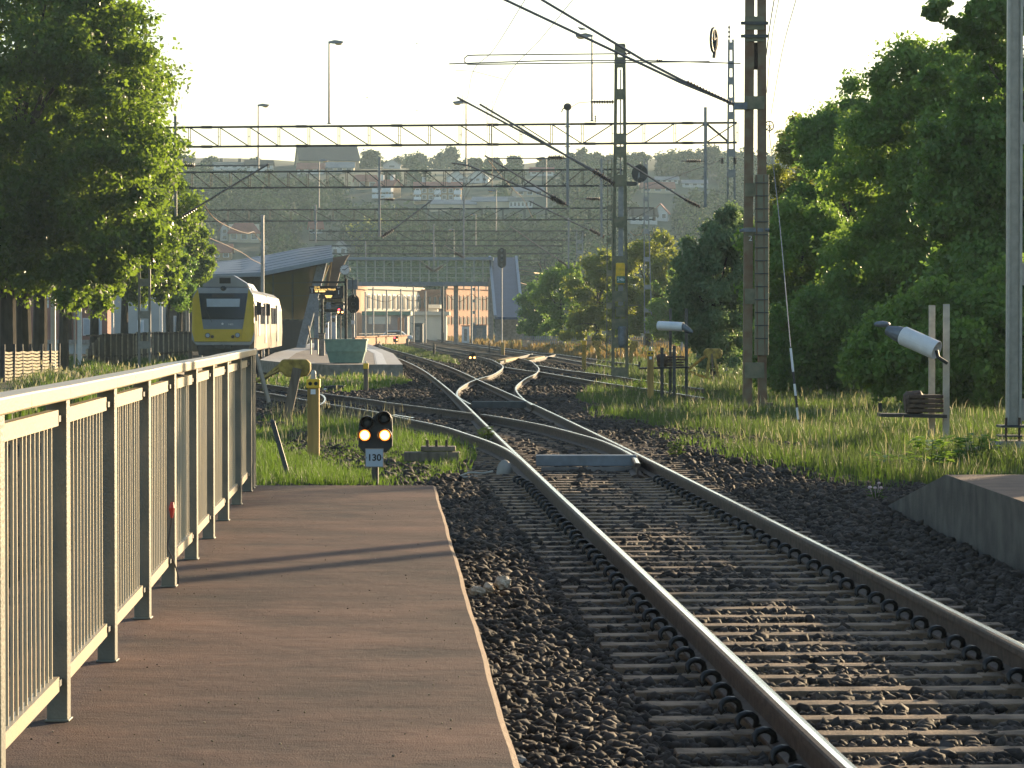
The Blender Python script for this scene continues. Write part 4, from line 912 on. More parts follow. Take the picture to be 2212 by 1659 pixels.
G1, pt1, _, _ = gantry('nearest portal gantry, the brownish long truss highest against the sky', 136, 345, 1592, 265, 308, 19, at(1228, 300, 136).x, [(380, 250, 467, 0), (1226, 236, 446, 1), (1523, 232, 448, 0)], M['gantry'],
    [dict(x=1580, ytop=85, wt=.18, wb=.48, mat=M['mast_grey'], plates=(100, 140, 175, 219, 250, 330, 375, 470, 565, 655, 745), leg=.085, xtop=1578), dict(x=312, ytop=420, wt=.45, wb=.5, mat=M['mast_grey'], plates=(470, 545, 610, 680, 745), leg=.11, Yo=139)])
m = MB(); m.beam(pt1(at(1525, 265, 136).x, at(0, 265, 136).z), pt1(at(1572, 305, 136).x, at(0, 305, 136).z), .12, .1); m.build('end_brace', M['gantry'], G1)
G2, pt2, _, _ = gantry('second portal gantry, dark truss crossing in front of the hill ridge', 171, 335, 1345, 366, 401, 24, at(1000, 380, 171).x, [(820, 340, 511, 0), (1299, 342, 512, 0)], M['gantry2'],
    [dict(x=1317, ytop=345, wt=.22, wb=.36, mat=M['mast_green'], plates=(380, 450, 520, 590, 660, 720), leg=.06)])
m = MB(); a, b = at(1320, 399, 171), at(1376, 397, 171); m.beam(a, b, .14, .12); m.box((b.x - .5, 171, b.z), (.9, .2, .24)); m.build('beam_end', M['gantry2'], G2)
G3, pt3, _, _ = gantry('third portal gantry below the dark one, ending at the pale lattice mast on the right', 228, 405, 1413, 449, 474, 22, at(960, 460, 228).x, [(682, 442, 524, 0), (1002, 424, 560, 0), (1228, 470, 580, 0)], M['gantry2'],
    [dict(x=1401, ytop=342, wt=.22, wb=.6, mat=M['mast_grey'], plates=(360, 390, 430, 470, 500, 560, 620, 670, 690, 715), leg=.09, xtop=1394), dict(x=405, ytop=446, wt=.12, wb=.2, mat=M['mast_grey'], plates=(), leg=.1)])
G4, pt4, _, _ = gantry('fourth portal gantry starting above the station roof', 286, 678, 1262, 499, 519, 16, at(950, 500, 286).x, [(937, 484, 588, 0), (1228, 500, 620, 0)], M['gantry2'],
    [dict(x=1252, ytop=500, wt=.55, wb=.62, mat=M['mast_grey'], plates=(522, 545, 580, 610, 645, 680, 715), leg=.14)], sk=.02, rigid=False)
for i, (Y, xl, xr, yt, yb, posts, mx_, my) in enumerate([(352, 690, 1215, 531, 548, [(1002, 540, 624, 0), (790, 520, 600, 0)], 1172, 560), (432, 745, 1185, 562, 576, [(878, 560, 622, 0), (1050, 560, 626, 0)], 1106, 560), (505, 760, 1160, 582, 593, [(960, 585, 640, 0), (1020, 585, 640, 0)], 1060, 575), (590, 770, 1120, 598, 607, [(850, 600, 640, 0), (915, 600, 640, 0)], 985, 596)]):
    gantry(['fifth portal gantry just above the footbridge', 'sixth portal gantry at the height of the footbridge roof', 'seventh portal gantry seen through the footbridge', 'farthest portal gantry over the distant yard'][i], Y, xl, xr, yt, yb, 12, 0, posts, M['gantry2'],
           cr=.09, masts=[dict(x=mx_, ytop=my, wt=.5, wb=.6, mat=M['gantry2'], plates=(600, 625, 650, 675, 700, 715), leg=.15), dict(x=mx_ - 150, ytop=my + 4, wt=.4, wb=.5, mat=M['mast_grey'], plates=(600, 625, 650, 675, 700, 715), leg=.11)], sk=.01, rigid=False)
# cantilevers and insulators hung from the portals
arm(G1, [(395, 466), (580, 354)], 138.6, .045); insul(G1, (390, 470), (425, 449), 138.6, .10)
arm(G1, [(384, 358), (580, 358)], 138.6, .03); insul(G1, (395, 358), (422, 358), 138.6, .13, 6)
arm(G1, [(1228, 445), (1047, 336)], 136.2, .04); insul(G1, (1222, 442), (1190, 423), 136.2, .17); arm(G1, [(1219, 440), (1013, 358), (975, 352)], 136.2, .035); insul(G1, (1216, 440), (1190, 428), 136.2, .15)
arm(G1, [(1060, 342), (1200, 342), (1224, 342)], 136.2, .025); insul(G1, (1184, 340), (1216, 341), 136.2, .14)
arm(G1, [(1354, 352), (1500, 443)], 135.9, .045); insul(G1, (1478, 430), (1512, 447), 135.9, .13); arm(G1, [(1470, 348), (1523, 348)], 135.9, .02); insul(G1, (1482, 348), (1514, 348), 135.9, .1)
arm(G1, [(1228, 130 + 0), (1228, 236)], 136, .02) if False else None
arm(G2, [(832, 509), (931, 434)], 171.5, .04); insul(G2, (824, 512), (850, 495), 171.5, .14); arm(G2, [(821, 431), (934, 433)], 171.5, .025); insul(G2, (830, 431), (852, 431), 171.5, .12)
arm(G2, [(1306, 513), (1143, 434)], 171.2, .04); insul(G2, (1305, 512), (1274, 495), 171.2, .16); arm(G2, [(1240, 429), (1299, 430)], 171.2, .02); insul(G2, (1266, 429), (1296, 430), 171.2, .14)
arm(G3, [(1228, 576), (1102, 489)], 228, .045); insul(G3, (1224, 573), (1204, 560), 228, .18); arm(G3, [(1002, 556), (960, 530)], 228, .04); insul(G3, (1000, 556), (982, 546), 228, .18)
arm(G4, [(937, 586), (905, 562)], 286, .04); insul(G4, (935, 586), (920, 575), 286, .2); arm(G4, [(937, 586), (975, 560)], 286, .04); insul(G4, (939, 586), (955, 574), 286, .2)
for x in (1560, 1588): insul(G1, (x, 340), (x, 354), 135.8, .11, 3, 'insul_dark')
insul(G1, (1575, 84), (1575, 54), 136, .06, 3, 'insul_dark')
for x in (1300, 1452): pass
for x in (1286, 1350): insul(G1, (x, 264), (x, 249), 136, .05, 3, 'insul')
# tall mast marked 24b
Y24 = 118
MA = thing('catenary_mast', 'olive lattice mast carrying a yellow box and a green number plate 24b', 'mast', (at(1340, 700, Y24).x, Y24, zt(Y24) + GZ))
lattice(MA, 1339, 97, Y24, .30, .56, M['mast_green'], plates=(106, 135, 204, 300, 328, 390, 480, 565, 640, 700, 740, 805), plate_h=.42, leg=.125)
m = MB(); a, b = at(1340, 150, Y24 + .2), at(1341, 770, Y24 + .2); m.beam(a, b, .05, .05); m.build('cable_duct', M['mast_grey'], MA)
m = MB(); a = at(1341, 660, Y24 + .1); b = at(1341, 390, Y24 + .1); m.beam(a, b, .2, .12, up=(0, 1, 0)); m.build('steel_channel', M['mast_grey'], MA)
m = MB(); c = at(1340, 591, Y24 - .16); m.box(tuple(c), (.36, .16, .85)); m.build('yellow_box', M['yellow'], MA, bevel=.06)
M['plate_green'] = mk('green_number_plate', (.09, .20, .15), .5, 0, .1, 4)
m = MB(); c = at(1341, 604, Y24 - .26); m.box(tuple(c), (.34, .02, .27)); pl = m.build('number_plate', M['plate_green'], MA)
text_mesh('lettering', '24b', .19, M['white_sign'], Matrix.Translation(c + V((0, -.016, 0))) @ FACE, pl)
m = MB(); c = at(1340, 665, Y24 - .1); m.box(tuple(c), (.5, .25, .1)); m.box((c.x, c.y, c.z - .2), (.34, .2, .3)); m.build('switch_gear', M['mast_green'], MA)
m = MB(); c = at(1344, 727, Y24 - .1); m.lathe([(.10, 0), (.15, .1), (.17, .35), (.17, .75), (.12, .8)], (c.x, c.y, c.z - .4), (0, 0, 1), 12); m.build('transformer_can', M['bluegrey'], MA, smooth=False)
m = MB(); a, b = at(1358, 660, Y24), at(1385, 659, Y24); m.beam(a, b, .05, .05); m.build('side_bracket', M['mast_green'], MA)
arm(MA, [(1329, 399), (1036, 225)], Y24, .042); insul(MA, (1328, 398), (1280, 369), Y24, .16, 9); arm(MA, [(1300, 377), (987, 210)], Y24, .04)
insul(MA, (1326, 220), (1276, 220), Y24, .10, 9); arm(MA, [(1226, 236), (1250, 222), (1276, 220)], Y24 + 6, .014, 'wire', 'jumper_wire')
for pts in ([(1052, 225), (1052, 272)], [(1000, 205), (1000, 225)], [(1063, 215), (1063, 405)]): arm(MA, pts, Y24, .012, 'wire', 'dropper')
insul(MA, (1000, 218), (993, 214), Y24, .06, 2)
# big rusty mast in the grass
PB = gT(1630, 890, GZ); YB = PB.y
MBg = thing('catenary_mast', 'big rusty brown and green mast with a caged ladder box standing in the grass', 'mast', PB)
def colx(x): return at(x, 700, YB).x
for nm, x0_, x1_, mt in (('mast_leg', 1605, 1624, 'mast_rust'), ('mast_leg', 1638, 1656, 'mast_rust')):
    m = MB(); zt_ = at(0, -60, YB).z
    xb0, xb1 = colx(x0_), colx(x1_); sh = .045 if x0_ < 1620 else -.03
    m.prism([(xb0, YB - .1, PB.z), (xb1, YB - .1, PB.z), (xb1 + sh, YB - .1, zt_), (xb0 + sh, YB - .1, zt_)], (0, .02, 0))
    m.prism([(xb0, YB - .09, PB.z), (xb0 + .02, YB - .09, PB.z), (xb0 + .02 + sh, YB - .09, zt_), (xb0 + sh, YB - .09, zt_)], (0, .22, 0))
    m.prism([(xb1 - .02, YB - .088, PB.z), (xb1, YB - .088, PB.z), (xb1 + sh, YB - .088, zt_), (xb1 - .02 + sh, YB - .088, zt_)], (0, .22, 0))
    m.build(nm, M[mt], MBg)
for y, h in ((50, .3), (82, .16), (222, .3), (410, .3), (500, .2), (640, .35), (800, .36)):
    c = at(1630, y, YB - .13); m = MB(); m.box(tuple(c), (colx(1652) - colx(1610), .03, h)); m.build('batten', M['mast_green'], MBg)
for y in (50, 78):
    c = at(1630, y, YB - .16); m = MB(); m.box(tuple(c), (.62, .06, .07)); m.build('cross_clamp', M['darkgrey'], MBg)
m = MB(); a, b = at(1633, 92, YB + .1), at(1630, 150, YB + .1); m.beam(a, b, .26, .2, up=(0, 1, 0)); m.build('counterweight_stack', M['rust'], MBg)
m = MB(); a, b = at(1620, 150, YB + .12), at(1612, 860, YB + .12); m.beam(a, b, .12, .06, up=(0, 1, 0)); m.build('back_channel', M['mast_rust'], MBg)
M['cagegreen'] = mk('pale_green_cover', (.25, .28, .19), .6, 0, .2, 4, .15, 60, col2=(.20, .17, .11))
m = MB(); a, b = at(1644, 377, YB - .22), at(1646, 768, YB - .22); m.box(((a.x + b.x) / 2 + .01, YB - .16, (a.z + b.z) / 2), (colx(1661) - colx(1631), .1, a.z - b.z)); cg = m.build('cover_box', M['cagegreen'], MBg, bevel=.01)
for x in (1634, 1650):
    m = MB(); m.beam(at(x, 378, YB - .23), at(x + 2, 768, YB - .23), .03, .02); m.build('cage_rail', M['mast_rust'], cg)
for k in range(13):
    y = 395 + k * 28; m = MB(); m.tube([at(1631, y, YB - .24), at(1659, y, YB - .24)], .012, 6); m.build('cage_rung', M['darkgrey'], cg)
c = at(1630, 497, YB - .2); m = MB(); m.box(tuple(c), (.56, .05, .08)); m.tube([c + V((-.34, 0, -.02)), c + V((-.24, 0, 0))], .04); m.tube([c + V((.24, 0, 0)), c + V((.33, 0, 0))], .045); m.build('clamp_bar', M['bluegrey'], MBg)
c = at(1621, 515, YB - .125); text_mesh('lettering', '2', .17, M['white_sign'], Matrix.Translation(c) @ FACE, MBg)
m = MB(); a = at(1609, 229, YB - .1); m.box((a.x - .1, a.y, a.z), (.3, .2, .16)); m.build('side_bracket', M['bluegrey'], MBg)
m = MB(); m.box((PB.x, YB - .2, PB.z + .18), (.8, .12, .08)); m.build('foot_beam', M['wood'], MBg)
arm(MBg, [(1592, 228), (1470, 172), (1395, 133), (1170, -1), (900, -170)], YB, .03); arm(MBg, [(1592, 228), (1470, 178), (1090, -1), (850, -120)], YB, .03)
insul(MBg, (1588, 227), (1483, 176), YB, .055, 16)
arm(MBg, [(1533, 133), (1180, 137), (1030, 139), (1010, 139), (1003, 133), (1003, 126), (1010, 120), (1030, 119), (1350, 116)], YB, .014, 'tube_al', 'registration_arm')
arm(MBg, [(1600, 137), (1400, 131), (1180, 131), (970, 138)], YB, .014, 'tube_al', 'registration_arm')
arm(MBg, [(982, 140), (984, 152), (1023, 154), (1092, 172)], YB, .006, 'wire', 'steady_wire')
insul(MBg, (1350, 116), (1362, 115), YB, .04, 2); insul(MBg, (1418, 131), (1430, 130), YB, .04, 2)
m = MB(); m.ell(tuple(at(1023, 152, YB)), (.04, .04, .07), 8, 6); m.ell(tuple(at(1375, 111, YB)), (.04, .04, .05), 8, 6); m.build('clamp', M['wire'], MBg) if False else None
# tension wheels
def wheel(name, lab, x, y, Y, r, ry, sq, grp='cast tension wheels on the wires'):
    c = at(x, y, Y); t = thing(name, lab, 'pulley wheel', c, grp)
    R3 = Matrix.Rotation(sq, 4, 'Z')
    m = MB(); pts = [c + R3 @ V((r * math.cos(k * math.pi / 12), 0, ry * math.sin(k * math.pi / 12))) for k in range(25)]; m.tube(pts, r * .13, 6, caps=False); m.build('rim', M['darkgrey'], t)
    for k in range(5):
        a = k * 2 * math.pi / 5 + .3; m = MB(); m.tube([c, c + R3 @ V((r * math.cos(a), 0, ry * math.sin(a)))], r * .09, 6); m.build('spoke', M['darkgrey'], t)
    m = MB(); m.tube([c + R3 @ V((-r * .1, -.06, 0)), c + V((0, 0, -ry * 1.5))], r * .14, 6); m.build('yoke', M['darkgrey'], t)
    return t
wheel('tension_wheel', 'tension wheel with spokes on the right side of the big rusty mast', 1662, 272, YB, .105, .105, .3)
wheel('tension_wheel', 'oblong dark tension wheel seen almost edge-on against the sky left of the big mast', 1542, 87, YB + 8, .30, .30, 1.25)
m = MB(); a = at(1524, 92, YB + 8); b = at(1540, 88, YB + 8); m.tube([a, b], .04, 6); c = at(1541, 115, YB + 8); 
# right lattice mast close by
YR = 40.5; PR = V((at(2190, 700, YR).x, YR, zt(YR) + GZ))
MR = thing('catenary_mast', 'grey lattice mast at the right edge on a concrete block', 'mast', PR)
for i in (0, 1):
    x0_ = colx(0); X = at(2189, 700, YR).x + i * .62
    m = MB(); z0_, z1_ = PR.z + .45, at(0, -60, YR).z
    m.box((X, YR, (z0_ + z1_) / 2), (.205, .02, z1_ - z0_)); m.box((X - .085, YR - .055, (z0_ + z1_) / 2), (.035, .09, z1_ - z0_)); m.box((X + .085, YR - .055, (z0_ + z1_) / 2), (.035, .09, z1_ - z0_)); m.build('mast_leg', M['galv'], MR)
for y in (-10, 288, 592, 885):
    z = at(0, y, YR).z; m = MB(); m.box((at(2189, 700, YR).x + .31, YR - .02, z), (.5, .02, .30)); m.build('batten', M['galv'], MR)
m = MB(); X = at(2189, 700, YR).x; m.box((X + .3, YR, PR.z + .46), (1.0, .4, .03)); m.box((X + .3, YR, PR.z + .33), (1.0, .36, .02)); m.build('base_plate', M['darkgrey'], MR)
for dx in (-.12, .06, .2):
    m = MB(); m.tube([(X + dx, YR - .16, PR.z + .2), (X + dx, YR - .16, PR.z + .58)], .018, 6); m.build('anchor_bolt', M['rust'], MR)
m = MB(); m.prism([(X - .30, YR - .35, PR.z - .1), (X + 1, YR - .35, PR.z - .1), (X + 1, YR - .3, PR.z + .26), (X - .2, YR - .3, PR.z + .26), (X - .28, YR - .33, PR.z + .18)], (0, .7, 0)); m.build('concrete_block', M['concrete'], MR, bevel=.02)
# unseen mast copy, added to throw shadow streaks across the platform
o = copy_tree(MR, V((8.45, 29.6, GZ))); tag(o, 'grey lattice mast added just outside the right picture edge to cast shadow streaks', 'mast')
# lamps on the portals
for lab, x, y0, y1, Y, s, w in [('tall lamp standing on the nearest portal, left one against the sky', 711, 92, 268, 139, 1, 30), ('tall lamp with a gull above it, on the nearest portal at the right', 1279, 78, 262, 136.2, -1, 35), ('lamp on the second portal, left of the roof ridge', 558, 228, 370, 174, 1, 23),
      ('lamp on the second portal beside the crossing cantilever tubes', 1007, 222, 366, 172, -1, 28), ('lamp on the third portal below the big hall roof', 689, 347, 449, 230, 1, 20), ('lamp on the third portal beside a brown insulator', 1180, 343, 449, 228, -1, 22), ('lamp on the fourth portal with its head lit pale orange', 1072, 412, 498, 286, -1, 18),
      ('lamp on the fifth portal, third in the staggered row of small lamps', 1028, 463, 530, 352, -1, 14), ('lamp on the sixth portal, fourth in the staggered row of small lamps', 981, 496, 561, 432, -1, 12), ('small lamp on the seventh portal near the bright tree', 940, 525, 581, 505, -1, 9), ('small lamp on the farthest portal', 924, 537, 597, 590, -1, 9)]:
    lamp(lab, x, y0, y1, Y, s, w)
# wires along the tracks
def wire(label, pts, r=.008, mat='wire', name='contact_wire', cat='wire', grp=None):
    P = [at(x, y, Y) for x, y, Y in pts]; m = MB(); m.tube(spline(P, n=6) if len(P) > 2 else P, r, 5); return tag(m.build(name, M[mat], None, loc=P[0]), label, cat, grp)
wire('thin contact wire running down from the top edge to the registration arm', [(1140, -10, 48), (1066, 108, 60), (1023, 152, YB), (1010, 210, 95), (1003, 226, Y24), (985, 350, 136), (930, 436, 171), (900, 562, 286)], .007)
wire('thin contact wire crossing the curved registration arm, right of the first wire', [(1245, -10, 48), (1165, 88, 58), (1092, 172, YB), (1052, 272, Y24), (1030, 345, 136), (985, 470, 228)], .007)
wire('contact wire from the tall olive mast to the farther portals', [(1052, 226, Y24), (1047, 336, 136), (1000, 440, 171), (960, 530, 228), (935, 586, 286)], .008)
wire('feeder wire on the right of the big mast, swinging up out of the picture', [(1665, 250, YB), (1690, 110, YB - 12), (1722, -10, YB - 20)], .008, name='feeder_wire')
wire('second thin feeder wire close to the big mast', [(1656, 200, YB), (1668, 80, YB - 8), (1684, -10, YB - 14)], .008, name='feeder_wire')
wire('third feeder wire touching the big mast at its clamp', [(1655, 120, YB), (1664, 50, YB - 6), (1674, -10, YB - 10)], .012, name='feeder_wire')
wire('sagging sunlit cable from the left cantilever to the pole above the train', [(441, 442, 139), (458, 466, 142), (477, 481, 148), (505, 495, 155), (534, 504, 165), (548, 501, 172), (556, 512, 180), (564, 520, 190)], .02, 'wire_sunlit', 'feeder_cable', 'cable')
wire('lower sagging sunlit cable ending at the pole above the train', [(452, 514, 150), (485, 528, 158), (523, 546, 170), (545, 561, 180), (564, 570, 190)], .018, 'wire_sunlit', 'feeder_cable', 'cable')
wire('short bright cable loop left of the mast behind the one marked 24b', [(1361, 500, 228), (1371, 508, 228), (1384, 505, 228), (1389, 494, 228)], .025, 'wire_sunlit', 'jumper_cable', 'cable')
wire('short bright cable loop right of the mast behind the one marked 24b', [(1393, 502, 228), (1402, 509, 228), (1411, 505, 228), (1413, 494, 228)], .025, 'wire_sunlit', 'jumper_cable', 'cable')
wire('sunlit cable slanting between the second and the third portal', [(1055, 346, 171), (1088, 386, 190), (1110, 410, 200), (1130, 430, 215), (1150, 470, 228)], .02, 'wire_sunlit', 'feeder_cable', 'cable')
wire('bright wire bundle low beside the stair tower, upper one', [(1120, 583, 300), (1160, 590, 300), (1195, 592, 317)], .02, 'wire_sunlit', 'feeder_cable', 'cable')
wire('bright wire bundle low beside the stair tower, lower one', [(1124, 611, 300), (1160, 620, 310), (1195, 623, 317)], .025, 'wire_sunlit', 'feeder_cable', 'cable')
wire('bright sagging wire from the pale mast to the yellow tree', [(1163, 568, 317), (1180, 595, 317), (1210, 607, 317)], .022, 'wire_sunlit', 'feeder_cable', 'cable')
wire('wire from the small gantry post across to the olive mast', [(1160, 570, 300), (1290, 575, 290)], .02, 'wire', 'feeder_cable', 'cable')
wire('long wire slanting down left of the pale mast to the third portal', [(1360, 415, 171), (1420, 395, 150), (1560, 345, 136)], .016, 'wire', 'feeder_wire')
wire('guy wire of the big mast running down to the black and white rod', [(1662, 290, YB), (1683, 470, YB - 4), (1708, 750, gT(1727, 932, GZ).y + .1)], .010, 'tube_al', 'guy_wire')
for i, (x0_, y0, Y0, x1_, y1, Y1) in enumerate([(930, 434, 171, 905, 562, 286), (1013, 358, 136, 931, 434, 171), (1143, 434, 171, 1102, 489, 228), (1354, 352, 136, 1240, 430, 171), (580, 357, 138, 560, 440, 190), (1102, 489, 228, 1040, 560, 352), (905, 562, 286, 880, 600, 505)]):
    wire(['messenger wire between the second and the fourth portal', 'messenger wire between the first and the second portal', 'messenger wire over the second track, second to third portal', 'messenger wire over the third track, first to second portal', 'messenger wire above the train', 'messenger wire over the second track, third to fifth portal', 'distant messenger wire over the yard'][i], [(x0_, y0, Y0), (x1_, y1, Y1)], .008, name='messenger_wire')
# pole with cables above the train, poles on the left
def pole(label, x, ytop, Y, r, mat='mast_grey', group='slender poles on the left', ybase=None, name='pole'):
    a = at(x, ytop, Y); b = V((a.x, Y, zt(Y) + GZ)) if ybase is None else at(x, ybase, Y)
    t = thing(name, label, 'pole', b, group); m = MB(); m.tube([b, a], [r, r * .85], 8); m.build('shaft', M[mat], t); m = MB(); m.lathe([(r * 1.1, 0), (r * 1.1, .05), (r * .3, .09)], a, (0, 0, 1), 8); m.build('cap', M[mat], t); return t
pole('grey pole with cables standing behind the train roof', 567, 467, 192, .13, group=None)
pole('thin pole beside the linden edge, second from the train', 434, 437, 205, .10)
# black and white rod
P0 = gT(1727, 932, GZ); P1 = at(1708, 752, P0.y + .1)
t = thing('marker_rod', 'thin black and white striped rod leaning in the grass right of the big mast', 'rod', P0)
for k in range(7):
    a, b = P0.lerp(P1, k / 7), P0.lerp(P1, (k + 1) / 7); m = MB(); m.tube([a, b], .022, 7); m.build('white_band' if k % 2 == 0 or k == 6 else 'black_band', M['white' if k in (1, 3, 5, 6) else 'black'], t)
P0 = gT(628, 1047, GZ); P1 = at(590, 915, P0.y)
m = MB(); m.beam(P0, P1, .05, .05); m.lathe([(.03, 0), (.035, .02), (.01, .05)], P1, P1 - P0, 8); tag(m.build('leaning_stake', M['darkgrey'], None, loc=P0), 'dark thin stake leaning left in the grass behind the platform end', 'stake')
# ------------------------------------------------------------------ train
M['tr_grey'] = mk('train_silver_grey', (.30, .32, .35), .4, .3, .08, 2, .03, 30)
M['tr_yellow'] = mk('train_yellow', (.60, .43, .02), .4, 0, .07, 2)
M['tr_dark'] = glassmat('train_windscreen', (.010, .018, .035), .12, 0, .35)
M['tr_blind'] = mk('pale_sun_blind', (.42, .50, .58), .5, 0, .06, 3)
M['tr_skirt'] = mk('train_underframe', (.07, .07, .075), .6, .1, .2, 5)
M['tr_beige'] = mk('train_side_panel', (.135, .105, .075), .42, .2, .2, 1.2)
YT = 145; XT = at(482, 700, YT).x
TN = thing('train', 'yellow and silver diesel railcar standing at the far platform', 'train', (XT, YT, 0), rz=.0417)
def tq(cx, cy, y=0.0): return V(((cx - 405) * .005594, y, 6.433 - cy * .005594))
sec = [(-1.5, .28), (-1.53, 1.1), (-1.50, 2.4), (-1.32, 3.12), (-1.0, 3.36), (1.0, 3.36), (1.32, 3.12), (1.50, 2.4), (1.53, 1.1), (1.5, .28)]
m = MB(); sl_ = lambda z: max(0, (z - 1.0)) * .18
m.add([(x, sl_(z), z) for x, z in sec] + [(x, 19, z) for x, z in sec], [tuple(range(9, -1, -1)), tuple(range(10, 20))] + [(i, i + 1, 11 + i, 10 + i) for i in range(9)] + [(9, 0, 10, 19)])
m.build('body', M['tr_beige'], TN, bevel=.05)
m = MB(); m.add([(x, 19.6, z) for x, z in sec] + [(x, 38, z) for x, z in sec], [tuple(range(9, -1, -1)), tuple(range(10, 20))] + [(i, i + 1, 11 + i, 10 + i) for i in range(9)] + [(9, 0, 10, 19)]); m.build('rear_car', M['tr_beige'], TN)
m = MB(); m.box((0, 19.3, 1.7), (2.6, .7, 2.8)); m.build('gangway', M['black'], TN)
def panel(name, pts, mat, y, th=.05, parent=TN, bevel=.012):
    m = MB(); m.prism([tq(cx, cy) + V((0, y + sl_(tq(cx, cy).z), 0)) for cx, cy in pts][::-1], (0, -th, 0)); return m.build(name, mat, parent, bevel=bevel)
panel('front_mask', [(140, 620), (185, 548), (625, 548), (668, 620), (676, 1000), (640, 1050), (175, 1050), (134, 1000)], M['tr_grey'], 0, .10, bevel=.04)
ws = panel('windscreen', [(195, 598), (613, 598), (585, 822), (222, 822)], M['tr_dark'], -.10)
panel('destination_blind', [(260, 645), (550, 645), (545, 715), (264, 715)], M['tr_blind'], -.151, .015, ws, .003)
dp = panel('display_strip', [(308, 606), (500, 606), (500, 630), (308, 630)], M['black'], -.151, .012, ws, .003)
m = MB(); m.beam(tq(262, 745, -.20), tq(312, 850, -.2), .02, .02); m.build('wiper', M['black'], ws)
fp = panel('lower_mask', [(224, 824), (582, 824), (570, 908), (236, 908)], mk('train_blue_grey', (.17, .20, .24), .4, .2, .08, 2), -.10, .045)
c = tq(470, 868, -.10); text_mesh('lettering', '1405', .13, M['white_sign'], Matrix.Translation(c + V((0, .055, 0))) @ FACE, fp)
m = MB(); m.lathe([(.055, 0), (.05, .01)], tq(400, 862, -.09), (0, -1, 0), 12); m.build('crest', M['white_sign'], fp)
panel('bumper', [(236, 908), (570, 908), (558, 1016), (246, 1016)], M['tr_yellow'], -.10, .07)
panel('yellow_cheek', [(140, 640), (186, 560), (192, 600), (222, 824), (236, 908), (246, 1016), (160, 1016), (137, 930)], M['tr_yellow'], -.10, .04)
panel('yellow_cheek', [(668, 640), (622, 560), (616, 600), (586, 824), (572, 908), (558, 1016), (645, 1016), (673, 930)], M['tr_yellow'], -.10, .04)
for cx, cy, r in ((273, 962, .125), (313, 973, .08), (530, 960, .125), (490, 973, .08)):
    m = MB(); p = tq(cx, cy, -.16); m.lathe([(r, 0), (r, .03), (r * .8, .035)], p, (0, -1, 0), 16); h = m.build('headlight', M['darkgrey'], TN)
    m = MB(); m.lathe([(r * .78, 0), (r * .6, .02)], p + V((0, -.036, 0)), (0, -1, 0), 16); m.build('headlight_lens', M['tr_blind'] if r > .1 else M['rust'], h)
m = MB(); m.prism([tq(175, 1022, .05), tq(640, 1022, .05), tq(615, 1135, .12), tq(195, 1135, .12)][::-1], (0, -.1, 0)); m.build('skirt', M['tr_skirt'], TN, bevel=.02)
m = MB(); m.box(tq(400, 1060, -.25), (.78, .5, .2)); m.lathe([(.12, 0), (.12, .25)], tq(400, 1060, -.45), (0, -1, 0), 10); m.build('coupler', M['darkgrey'], TN)
m = MB(); m.prism([tq(222, 545, .55), tq(628, 545, .55), tq(610, 515, .55), tq(490, 440, .55), tq(352, 440, .55), tq(225, 520, .55)][::-1], (0, 2.6, 0)); rb = m.build('roof_box', M['tr_grey'], TN, bevel=.03)
m = MB(); m.box(tq(417, 487, .545), (.54, .03, .28)); m.build('grille', M['black'], rb)
for y0, y1 in ((5, 9.5), (11, 17)):
    m = MB(); m.prism([(-.95, y0, 3.36), (.95, y0, 3.36), (.7, y0 + .3, 3.72), (-.7, y0 + .3, 3.72)], (0, y1 - y0, 0)); m.build('roof_box', M['tr_grey'], TN)
m = MB(); m.ell(tuple(tq(405, 555, .33)), (.15, .14, .12), 12, 8); m.build('top_lamp', M['darkgrey'], TN, smooth=True)
for y in (1.2, 12.5):
    m = MB(); m.box((1.68, y, 2.35), (.22, .09, .62)); m.tube([(1.5, y, 2.7), (1.68, y, 2.66)], .02); m.build('mirror', M['black'], TN, bevel=.02)
for y0, y1, z0, z1, mt in ((.8, 2.0, 1.75, 2.5, 'tr_dark'), (4.2, 5.6, 1.0, 2.6, 'tr_grey'), (6.6, 8.6, 1.6, 2.5, 'tr_dark'), (9.2, 11.2, 1.6, 2.5, 'tr_dark'), (12.0, 13.6, .6, 2.7, 'tr_grey'), (14.5, 16.5, 1.6, 2.5, 'tr_dark'), (21, 24, 1.6, 2.5, 'tr_dark'), (25, 28, 1.6, 2.5, 'tr_dark'), (29, 30.6, .6, 2.7, 'tr_grey')):
    m = MB(); m.box((1.53, (y0 + y1) / 2, (z0 + z1) / 2), (.06, y1 - y0, z1 - z0)); m.build('door' if mt == 'tr_grey' else 'side_window', M[mt], TN, bevel=.01)
for y in (3.0, 5.2, 15.5, 18, 24, 34):
    for x in (-.75, .75):
        m = MB(); m.lathe([(.36, 0), (.40, .03), (.36, .12)], (x, y, -.42 + .38), (1, 0, 0), 18); m.build('wheel', M['rust'], TN)
# ------------------------------------------------------------------ far platform
M['slab'] = mk('pale_platform_slabs', (.42, .41, .40), .75, 0, .1, 1.5, .1, 30)
M['tact'] = mk('white_tactile_strip', (.62, .62, .62), .7, 0, .08, 4, .2, 20)
M['asph'] = mk('grey_brown_asphalt', (.22, .19, .17), .85, 0, .15, 2, .1, 60)
PL = [gTp(x, y, .33) for x, y in ((648, 900), (720, 908), (825, 911.5), (1007, 911.5), (984, 884), (917, 858), (890, 848))]
PR_ = [gTp(x, y, .33) for x, y in ((776, 858), (744, 868), (686, 882))]
ol = PL + PR_
for p in ol: p.z = -.42 + .33
m = MB(); m.mat(0).poly(ol)
for i in range(len(ol)):
    a, b = ol[i], ol[(i + 1) % len(ol)]; m.mat(1).poly([a, b, b + V((0, 0, -.8)), a + V((0, 0, -.8))][::-1])
struct(m.build('far_platform', [M['asph'], M['concrete']]))
